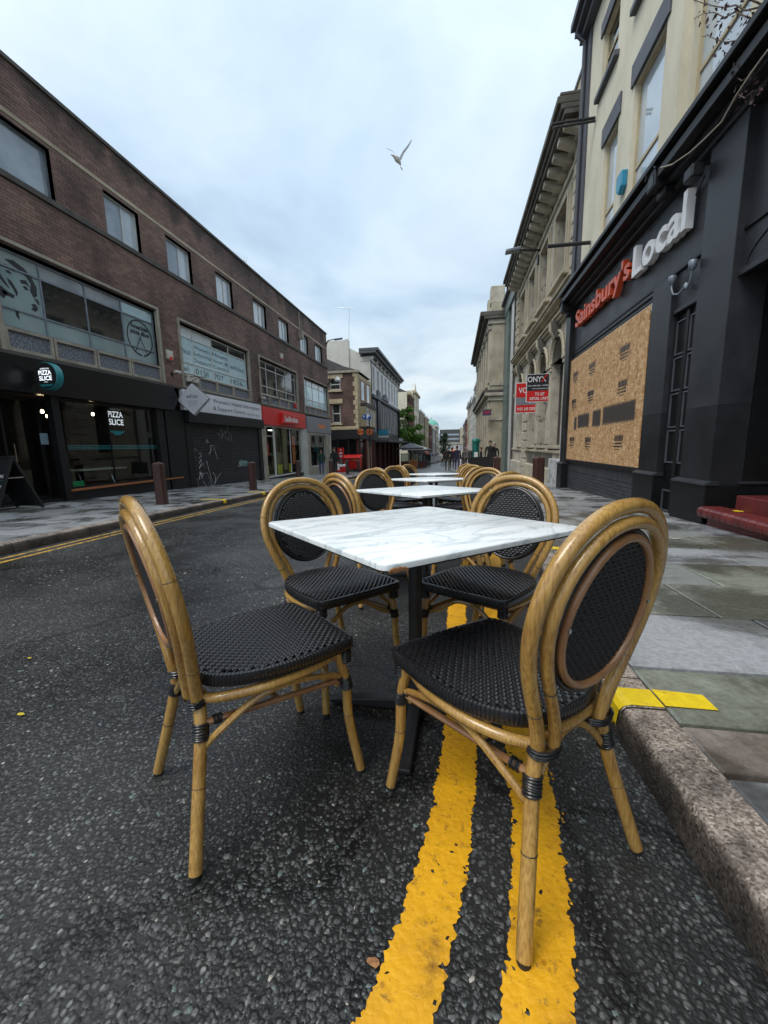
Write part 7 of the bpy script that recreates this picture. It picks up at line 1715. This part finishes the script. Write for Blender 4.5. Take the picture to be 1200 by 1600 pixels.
for i, (px, py, hp) in enumerate(((672, 722, 22), (678, 720, 19), (686, 721, 22), (722, 722, 21), (691, 727, 28), (710, 724, 25), (718, 727, 29), (725, 729, 31), (668, 723, 20), (734, 727, 28))): person(px, py, hp, ['small distant figure in dark clothes beside the glass screens', 'small distant figure walking in the middle distance, left side', 'small distant figure beside the dark evergreen', 'small distant figure between the walking groups', 'distant figure in a pale coat left of the walking group', 'distant figure in red behind the walking group', 'distant figure in grey behind the person in navy', 'distant figure in black left of the grey coated person', 'small distant figure in black at the end of the glass screens', 'distant figure in navy behind the teal kiosk'][i], [bk, nv, gy, bk, wh, cloth('red_cloth', (.3, .03, .03)), gy, bk, bk, nv][i], dk, hb, 20*i, .12)
# shop dummies in the fashion window
def dummy(px, lab, top):
    y, z = on_x(px, 712, XL-.7); t = thing('mannequin', (XL-.7, y, -.27), lab, 'mannequin'); 
    m = MB(); m.tube([(0, 0, .0), (0, .0, .25)], .02, 8); m.lathe([(.2, 0), (.2, .02)], n=16); m.build('stand', M['steel'], t, local=True)
    m = MB(); P = smooth_path([(0, 0, .82), (0, 0, 1.0), (0, 0, 1.22), (0, 0, 1.38), (0, 0, 1.46)], 5); m.tube(P, [.13, .13, .125, .12, .12, .125, .135, .15, .16, .165, .17, .17, .16, .15, .13, .11, .09, .07, .06, .05, .05][:len(P)], 12); 
    for s in (-1, 1): m.tube([(0, s*.17, 1.36), (.02, s*.22, 1.1), (.06, s*.2, .88)], [.055, .048, .04], 8)
    m.build('jacket', top, t, local=True, smooth=True)
    m = MB()
    for s in (-1, 1): m.tube([(0, s*.08, .85), (0, s*.09, .45), (0, s*.09, .05)], [.09, .07, .05], 10)
    m.build('trousers', bk, t, local=True, smooth=True); m = MB(); m.lathe([(.04, 1.46), (.045, 1.54), (.085, 1.6), (.09, 1.68), (.05, 1.76), (.01, 1.78)], n=12); m.build('head', M['ink'], t, local=True, smooth=True)
dummy(488, 'mannequin in black clothes in the fashion shop window', bk); dummy(495, 'mannequin in a turquoise jacket in the fashion shop window', teal_c)

# ================================================================== STREET FURNITURE
# chalk board
x, y = -8.34, 6.15; t = thing('pavement_board', (x, y, gz(y, .122)), 'black folding pavement board listing New York, Detroit, Chicago', 'sign')
for s, n_ in ((-1, 'front_panel'), (1, 'rear_panel')):
    m = MB(); m.obox((0, s*.20, .50), (.30, 0, 0), (0, s*.175*1.0, -.47), (0, .012, .004*s)); pnl = m.build(n_, M['ink'], t, local=True, bev=.003)
    for q in (-1, 1): m = MB(); m.obox((q*.30, s*.21, .49), (.022, 0, 0), (0, s*.21, -.50), (0, .02, .008*s)); m.build('leg', M['blackmetal'], t, local=True, bev=.003)
m = MB(); m.box(-.32, .32, -.05, .05, .97, 1.0); m.build('top_rail', M['blackmetal'], t, local=True, bev=.004)
m = MB(); m.box(.300, .315, -.17, .17, .60, .62); m.build('stay', M['steel'], t, local=True)
for s_, z in (('NEW YORK', .62), ('DETROIT', .43), ('CHICAGO', .24)):
    v, f = txt_mesh(s_, bold=.02); lo, hi = v.min(0), v.max(0); k = .36/(hi[0]-lo[0]); m = MB()
    def pp(a, b): zz = z+b*.075; return (-.10+(a-lo[0])*k, -.20-(.97-zz-.47)*.175/.47*1-.016-.0, zz)
    m.add([pp(q[0], q[1]) for q in v], f); m.build('lettering', M['white'], t, local=True)
    m = MB(); zz = z-.05; yy_ = -.20-(.5-zz)*.175/.47-.016; m.quad((-.12, yy_, zz), (.28, yy_, zz), (.28, yy_+.001, zz+.006), (-.12, yy_+.001, zz+.006)); m.build('rule', M['teal'], t, local=True)
# red wheeled bin
yb = 31.3; xb, _ = on_y(551.5, 735, yb); t = thing('wheeled_bin', (xb, yb, gz(yb, .12)), 'large red wheeled refuse bin with a sloping lid in front of the corner shop', 'bin')
m = MB(); m.add([(-.62, -.40, .22), (.62, -.40, .22), (.62, .40, .22), (-.62, .40, .22), (-.68, -.50, 1.05), (.68, -.50, 1.05), (.68, .50, 1.05), (-.68, .50, 1.05)], [(0, 3, 2, 1), (4, 5, 6, 7), (0, 1, 5, 4), (1, 2, 6, 5), (2, 3, 7, 6), (3, 0, 4, 7)]); m.build('body', M['bin_red'], t, local=True, bev=.03)
m = MB(); m.prism([(-.54, 1.05), (.54, 1.05), (.52, 1.33), (-.30, 1.22), (-.54, 1.12)], -.71, .71, 0); m.build('lid', M['bin_red'], t, local=True, bev=.03)
m = MB(); m.tube([(-.66, -.56, .98), (.66, -.56, .98)], .02, 8); m.build('handle', M['ink'], t, local=True)
m = MB(); m.box(.1, .55, -.512, -.50, .93, 1.0); m.build('sticker', M['yellow'], t, local=True); m = MB(); m.box(-.5, -.25, -.50, -.47, .55, .85); m.build('sticker', M['white'], t, local=True)
for a in (-.5, .5):
    for b in (-.32, .32): m = MB(); m.lathe([(.10, -.025), (.11, -.01), (.11, .01), (.10, .025)], c=(a, b, .11), n=14, axis='x'); m.build('wheel', M['rubber'], t, local=True); m = MB(); m.box(a-.03, a+.03, b-.03, b+.03, .15, .24); m.build('castor', M['steel'], t, local=True)
# red placard on a stand with bags of rubbish
yb = 30.0; xb, _ = on_y(533, 720, yb); t = thing('placard', (xb, yb, gz(yb, .12)), 'red placard with white lettering standing on the pavement by the corner shop', 'sign')
m = MB(); m.box(-.25, .25, -.02, .02, 1.0, 1.85); m.build('board', M['bin_red'], t, local=True, bev=.008); m = MB(); m.tube([(0, .03, 0), (0, .03, 1.8)], .025, 8); m.box(-.22, .22, -.2, .2, 0, .04); m.build('stand', M['steel'], t, local=True)
for k, (a, b) in enumerate(((.05, 1.62), (.12, 1.38), (.12, 1.15))): m = MB(); m.box(-a, a, -.03, -.021, b, b+.12); m.build('print', M['white'], t, local=True)
t = thing('crate', (xb+.15, yb-.5, gz(yb-.5, .12)), 'low red crate with white packaging piled in it next to the placard', 'crate')
m = MB(); m.box(-.42, .42, -.3, .3, 0, .38); m.build('tray', M['bin_red'], t, local=True, bev=.02); m = MB()
for q in range(6): c = Vector((random.uniform(-.3, .3), random.uniform(-.2, .2), .42+random.random()*.1)); m.obox(c, (random.uniform(.08, .18), .05, .02), (-.03, .12, .02), (0, 0, .06))
m.build('packaging', M['white'], t, local=True, bev=.02, kind='stuff')
# market-style silver counter in the dark shop opening
S = Face('S', 33.6); t = thing('shop_counter', (-9.6, 33.7, gz(33.6, .1)), 'grey steel food counter inside the dark corner shop', 'counter')
g_ = gz(33.6, .12); m = MB(); m.box(-10.8, -8.6, 33.4, 34.2, g_, g_+.95); m.build('cabinet', M['conc_dark'], t); m = MB(); m.box(-10.9, -8.9, 33.35, 34.3, g_+1.25, g_+1.33); m.build('hood', M['palepanel'], t, bev=.02)
for a in (-10.8, -9.9, -9.0): m = MB(); m.tube([(a, 33.5, g_+.95), (a, 33.5, g_+1.25)], .02, 6); m.build('upright', M['steel'], t)
# parking sign on a post
x, y = on_g(579, 739, .12); t = thing('parking_sign', (x, y, gz(y, .12)), 'blue parking direction sign with white P and arrow on a slim post', 'sign'); _, zt = on_y(579, 647, y); zt -= gz(y, .12)
m = MB(); m.tube([(0, 0, 0), (0, 0, zt)], .04, 8); m.build('post', M['blackmetal'], t, local=True)
x0, z1 = on_y(565, 647.5, y); x1, z0 = on_y(580, 655.5, y); M['blue'] = mat('sign_blue', (.01, .07, .32), rough=.4)
m = MB(); m.prism([(x0-x, (z0+z1)/2-gz(y, .12)), (x0-x+.16, z0-gz(y, .12)), (x1-x, z0-gz(y, .12)), (x1-x, z1-gz(y, .12)), (x0-x+.16, z1-gz(y, .12))], -.08, -.05, 1); m.build('panel', M['blue'], t, local=True, bev=.01)
S = Face('S', y-.082); text(S, 'P', x0+.36, z0+.09, (z1-z0)*.68, .002, M['white'], t, w=.22, bold=.05); text(S, '<', x0+.10, z0+.12, (z1-z0)*.5, .002, M['white'], t, w=.14, bold=.04)
# wall street lamps on the end of the brick building
def wall_lamp(px, py, tx, ty, lab, head):
    u = 28.2; y, z = u, on_x(px, py, XL)[1]; t = thing('street_lamp', (XL, u, z), lab, 'street lamp')
    q, w = on_y(tx, ty, u); m = MB(); m.tube([(0, 0, -.25), (.25, 0, .0), (q-XL, 0, w-z)], .035, 8); m.tube([(0, 0, -.6), (q-XL-.5, 0, w-z-.02)], .02, 6); m.build('arm', M['blackmetal'], t, local=True)
    m = MB()
    if head: m.obox((q-XL+.25, 0, w-z), (.3, 0, .02), (0, .12, 0), (0, 0, .05)); m.build('lamp_head', M['alu'], t, local=True, bev=.03)
    else: m.lathe([(.05, .10), (.16, .02), (.24, -.14), (.2, -.22), (.02, -.26)], c=(q-XL+.05, 0, w-z-.05), n=14); m.build('lamp_head', M['white'], t, local=True, smooth=True)
wall_lamp(512, 535, 523, 530, 'flat street lamp on a curved arm at the roof corner of the brick building', True); wall_lamp(513, 597, 526, 590, 'white bell shaped street lamp at the far corner of the brick building', False)
# hanging shop signs beyond
def hang(px0, px1, py0, py1, y, lab, mt, txt=None, mt2='white'):
    x0, z1 = on_y(px0, py0, y); x1, z0 = on_y(px1, py1, y); t = thing('hanging_sign', (x0, y, z1), lab, 'sign'); m = MB(); m.box(x0, x1, y, y+.12, z0, z1); m.build('board', M[mt], t, bev=.02); m = MB(); m.tube([(XC, y+.06, z1+.05), (x1, y+.06, z1+.05)], .025, 6); m.build('bracket', M['ink'], t)
    if txt: S = Face('S', y-.004); text(S, txt, x0+.08, z0+.15, (z1-z0)*.5, .002, M[mt2], t, w=x1-x0-.16, bold=.03)
hang(591, 607, 672, 679.5, 40.5, 'turquoise hanging sign under the canopy of the black building', 'turq'); hang(591, 607, 680.5, 683.5, 40.6, 'thin white hanging sign under the turquoise one', 'white'); hang(623, 630, 685, 694, 56.5, 'small white square sign hanging at the end of the black building', 'white')
hang(573, 580, 684, 698, 37.0, 'dark framed picture sign outside the corner shop', 'lintel')
# cafe terrace: parasols and glass screens
def parasol(x, y, w, lab, c1, zt=2.45):
    t = thing('parasol', (x, y, gz(y, .02)), lab, 'parasol', 'parasols over the pavement terrace'); m = MB(); m.tube([(0, 0, 0), (0, 0, zt+.45)], .03, 8); m.build('pole', M['blackmetal'], t, local=True); m = MB(); m.box(-.3, .3, -.3, .3, 0, .08); m.build('base', M['conc_dark'], t, local=True)
    m = MB(); a = w/2; m.add([(-a, -a, zt), (a, -a, zt), (a, a, zt), (-a, a, zt), (0, 0, zt+.6), (-a, -a, zt-.18), (a, -a, zt-.18), (a, a, zt-.18), (-a, a, zt-.18)], [(0, 1, 4), (1, 2, 4), (2, 3, 4), (3, 0, 4), (0, 5, 6, 1), (1, 6, 7, 2), (2, 7, 8, 3), (3, 8, 5, 0)]); m.build('canopy', M[c1], t, local=True)
parasol(-5.35, 49.5, 3.0, 'dark grey parasol over the fenced terrace by the green tree', 'lintel'); parasol(-5.2, 54, 3.2, 'off white parasol over the fenced terrace', 'palepanel'); parasol(-5.0, 59, 3.2, 'dark parasol at the far end of the terrace', 'ink')
for i, (x, y) in enumerate(((-6.3, 47.5), (-5.3, 47.6), (-4.3, 47.8), (-3.95, 50.2), (-3.85, 52.8), (-3.8, 55.4), (-3.75, 58), (-3.7, 60.6))):
    side_ = i > 2; t = thing('screen_panel', (x, y, gz(y, .0)), ['dark framed glass terrace screen at the front left end', 'dark framed glass terrace screen in the middle of the front', 'dark framed glass terrace screen at the front right corner', 'first glass terrace screen along the road', 'second glass terrace screen along the road', 'third glass terrace screen along the road', 'fourth glass terrace screen along the road', 'last glass terrace screen along the road'][i], 'screen', 'glass screens round the terrace')
    P_ = (lambda a, b, c: (b, a, c)) if side_ else (lambda a, b, c: (a, b, c)); L_ = 2.5 if side_ else .95
    m = MB(P_); m.box(0, .06, -.03, .03, 0, 1.75); m.box(L_-.06, L_, -.03, .03, 0, 1.75); m.box(.06, L_-.06, -.03, .03, 1.68, 1.75); m.box(.06, L_-.06, -.03, .03, .78, .84); m.build('frame', M['blackmetal'], t, local=True)
    m = MB(P_); m.box(.06, L_-.06, -.015, .015, .08, .78); m.build('solid_panel', M['maroon' if not side_ else 'lintel'], t, local=True); m = MB(P_); m.box(.06, L_-.06, -.008, .008, .84, 1.68); m.build('pane', M['clearpale'], t, local=True)
t = thing('planter', (-4.75, 46.9, gz(46.9)), 'orange brown timber planter in front of the terrace screens', 'planter'); m = MB(); m.box(-.45, .45, -.25, .25, 0, .95); m.build('box', M['timber'], t, local=True, bev=.02)
for q in range(4): m = MB(); m.box(-.47, .47, -.27, -.25, .06+q*.22, .24+q*.22); m.build('slat', M['timber'], t, local=True)
# teal kiosk and black barrier on the right
x, y = on_g(743, 734, .12); t = thing('kiosk', (x, y, gz(y, .12)), 'teal green octagonal advertising column on the right pavement', 'kiosk')
M['tealpaint'] = mat('teal_paint', (.015, .17, .14), (.01, .12, .10), scale=2, rough=.5)
m = MB(); m.lathe([(.34, 0), (.34, .25), (.27, .3), (.27, 2.1), (.33, 2.15), (.33, 2.3), (.28, 2.42), (.1, 2.48)], n=8); m.build('column', M['tealpaint'], t, local=True); m = MB(); m.box(-.62, -.30, -.32, -.26, 1.55, 2.0); m.build('poster', M['palepanel'], t, local=True); m = MB(); m.box(-.14, .14, -.30, -.265, .7, 1.4); m.build('poster', M['white'], t, local=True)
x, y = on_g(750, 742, .12); t = thing('cafe_barrier', (x, y, gz(y, .12)), 'black barrier across the right pavement in front of the teal column', 'barrier')
for q in (-.55, .55): m = MB(); m.tube([(q, 0, 0), (q, 0, 1.0)], .03, 8); m.box(q-.2, q+.2, -.2, .2, 0, .03); m.build('post', M['blackmetal'], t, local=True)
m = MB(); m.box(-.53, .53, -.01, .01, .25, .95); m.build('banner', bk, t, local=True)
t = thing('stall', (-.3, 80, gz(80)), 'bright orange market canopy far down the street', 'stall'); m = MB(); m.add([(-1.6, -1, 2.0), (1.6, -1, 2.0), (1.6, 1, 2.0), (-1.6, 1, 2.0), (0, 0, 3.0)], [(0, 1, 4), (1, 2, 4), (2, 3, 4), (3, 0, 4), (0, 3, 2, 1)]); m.build('canopy', M['orange'], t, local=True)
for a in (-1.5, 1.5):
    for b in (-.9, .9): m = MB(); m.tube([(a, b, 0), (a, b, 2.0)], .04, 6); m.build('leg', M['steel'], t, local=True)

# ================================================================== TREES
def leaf_mat(name, stops):
    m, t, b = newmat(name); g = N(t, 'ShaderNodeNewGeometry'); r = ramp(t, stops); t.links.new(g.outputs['Random Per Island'], r.inputs[0]); t.links.new(r.outputs[0], b.inputs['Base Color']); b.inputs['Roughness'].default_value = .55
    b.inputs['Subsurface Weight'].default_value = 0.0; return m
M['leaf'] = leaf_mat('fresh_green_leaves', [(0, (.05, .12, .014)), (.6, (.11, .24, .03)), (1, (.19, .36, .055))]); M['leafdark'] = leaf_mat('dark_leaves', [(0, (.012, .03, .012)), (1, (.035, .07, .025))])
M['bark'] = mat('bark', (.09, .07, .05), (.05, .04, .03), scale=9, rough=.9, bump=.02, bscale=20)
def tree(x, y, H, clumps, r, lab, leaf, n=5200, ls=.15, seed=1, trunk=.14):
    rr = random.Random(seed); t = thing('tree', (x, y, gz(y)), lab, 'tree')
    m = MB(); top = max(c[2] for c in clumps); m.tube([(0, 0, 0), (.05, .03, H*.25), (-.04, 0, H*.5), (0, 0, top*.9)], [trunk, trunk*.85, trunk*.6, trunk*.2], 10); tr = m.build('trunk', M['bark'], t, local=True, smooth=True)
    for c in clumps: m = MB(); z0 = H*(.25+.3*rr.random()); m.tube([(0, 0, z0), (c[0]*.5, c[1]*.5, (z0+c[2])/2-.1), c[:3]], [trunk*.45, trunk*.3, trunk*.08], 6); m.build('limb', M['bark'], tr, local=True, smooth=True)
    vs, fs = [], []
    for i in range(n):
        c = rr.choice(clumps); cr = r*(c[3] if len(c) > 3 else 1); d = Vector((rr.gauss(0, 1), rr.gauss(0, 1), rr.gauss(0, 1))).normalized()*cr*(rr.random()**.33)*rr.uniform(.75, 1.1); d.z *= .78
        if rr.random() < .12: d *= 1.15
        p = Vector(c[:3])+d; R_ = Euler((rr.uniform(-1, 1), rr.uniform(-1, 1), rr.random()*6.3)).to_matrix(); s = ls*rr.uniform(.6, 1.2); b = len(vs)
        vs += [tuple(p+R_@Vector(v)*s) for v in ((-.5, 0, 0), (0, -.35, .08), (.55, 0, -.06), (0, .35, .08))]; fs.append((b, b+1, b+2, b+3))
    m = MB(); m.add(vs, fs); m.build('crown', M[leaf], t, local=True, kind='stuff')
rr = random.Random(8); cl_ = [(rr.uniform(-1.25, 1.15), rr.uniform(-1.4, 1.4), rr.uniform(3.4, 7.4), rr.uniform(.7, 1.1)) for _ in range(18)]+[(0, 0, 8.1, .75), (-.7, 0, 7.7, .8), (1.2, .2, 3.2, .8), (1.6, 0, 4.2, .8), (-.8, 0, 3.1, .8), (1.3, 0, 5.6, .7)]
cl_ = [(a, b, c, d) for a, b, c, d in cl_]
tree(-6.35, 58.0, 9.0, cl_, .85, 'bright green leafy street tree beside the black and white building', 'leaf', seed=4, n=13000, ls=.20)
cl_ = [(rr.uniform(-.7, .7), rr.uniform(-.7, .7), z, 1.0-.06*abs(z-3.2)) for z in (1.5, 2, 2.6, 3.2, 3.8, 4.4, 5.0, 5.5)]+[(0, 0, 6.0, .5)]
tree(-1.95, 84, 6, cl_, 1.05, 'dark evergreen tree standing in the middle of the far street', 'leafdark', seed=6, n=4000, ls=.22)
# ================================================================== GULL
r = ray(622, 243); D = 19.0/r[1]; c = Vector((r[0]*D, 19.0, EYE+r[2]*D)); t = thing('seagull', c, 'pale seagull gliding high over the street with raised wings', 'bird')
M['gull'] = mat('pale_grey_feather', (.74, .71, .69), (.60, .58, .57), scale=8, rough=.7, mode='obj'); M['gullwing'] = mat('grey_wing', (.58, .59, .62), (.42, .43, .46), scale=10, rough=.7, mode='obj')
k = D*1.02/FPX*1.0
def W2(px, py, dy=0): return Vector(((px-622)*k, dy, -(py-243)*k))
m = MB(); P = smooth_path([W2(612.5, 246.3, -.25), W2(616, 246.2, -.15), W2(620, 247.5, -.03), W2(623.2, 250, .08), W2(625.3, 253.5, .16)], 5); nP = len(P)
m.tube(P, [.012, .02, .03, .035, .04, .045, .055, .07, .085, .10, .11, .11, .105, .10, .09, .08, .07, .055, .045, .03, .02][:nP], 12, flat=.8); m.build('body', M['gull'], t, local=True, smooth=True)
m = MB(); m.tube([W2(611.2, 246.5, -.28), W2(612.8, 246.3, -.25)], [.004, .014], 6); m.build('bill', mat('yellow_bill', (.5, .35, .05)), t, local=True)
def wing(pts, ch, cd=Vector((0, 1, 0))):
    m = MB(); P = smooth_path(pts, 5); n_ = len(P); vs = []
    for i, p in enumerate(P):
        a = i/(n_-1); c_ = ch*(1-a)**.55*(1 if a > .02 else .9)+.012
        up = Vector((0, .3, 1)); vs += [p-cd*c_*.45, p+up*(.014*(1-a)+.003), p+cd*c_*.55, p-up*.006]
    m.add(vs, [(4*i+a, 4*i+(a+1) % 4, 4*i+4+(a+1) % 4, 4*i+4+a) for i in range(n_-1) for a in range(4)]+[(0, 3, 2, 1)]); return m
wing([W2(619.5, 246), W2(616.5, 239, .02), W2(611, 233, .06), W2(602.5, 227, .16)], .13, Vector((.1, .9, .22))).build('wing', M['gullwing'], t, local=True, smooth=True)
m = wing([W2(625, 248), W2(630, 240, .0), W2(637, 233.5, -.03), W2(644, 226.5, -.10)], .11, Vector((.62, .45, -.55))); m.build('wing', M['gullwing'], t, local=True, smooth=True)
m = MB(); m.add([W2(625, 254, .18), W2(627.8, 256.6, .30), W2(626.4, 257.5, .30), W2(624.3, 255.2, .2)], [(0, 1, 2, 3)]); m.prism([(0, 0), (0, .01), (.01, 0)], 0, .01) if False else None; m.build('tail', M['gull'], t, local=True)
# ================================================================== LITTER AND LEAVES
M['leaf_yellow'] = mat('fallen_yellow_leaf', (.55, .42, .03), rough=.6); M['butt'] = mat('pale_litter', (.50, .48, .42), rough=.7)
def scrap(px, py, s, mt, lab, h=0.006, name='fallen_leaf', cat='leaf', g=None):
    x, y = on_g(px, py, h); m = MB(); n = 7; a0 = random.random()*6
    vs = [(x+s*math.cos(a0+a)*random.uniform(.6, 1.2), y+s*.6*math.sin(a0+a)*random.uniform(.7, 1.2), gz(y, h)+random.uniform(0, s*.2)) for a in np.arange(n)*2*math.pi/n]
    m.add(vs+[(p[0], p[1], p[2]-.0012) for p in vs], [tuple(range(n)), tuple(range(2*n-1, n-1, -1))]+[(i, n+i, n+(i+1) % n, (i+1) % n) for i in range(n)]); m.build(name, M[mt], label=lab, cat=cat, group=g, loc=(x, y, gz(y, h)))
scrap(33, 1116, .014, 'leaf_yellow', 'tiny yellow leaf on the asphalt at the far left'); scrap(46, 1028, .010, 'leaf_yellow', 'tiny yellow leaf on the asphalt, farther of the two at the left'); scrap(1058, 887-45, .05, 'butt', 'white scrap of litter on the wet flagstones behind the right hand chair', .125, 'litter', 'litter'); scrap(835, 965, .02, 'butt', 'white scrap by the kerb under the far right chair', .125, 'litter', 'litter')
scrap(584, 1503, .014, 'chipboard', 'pinkish brown leaf on the asphalt beside the yellow line')
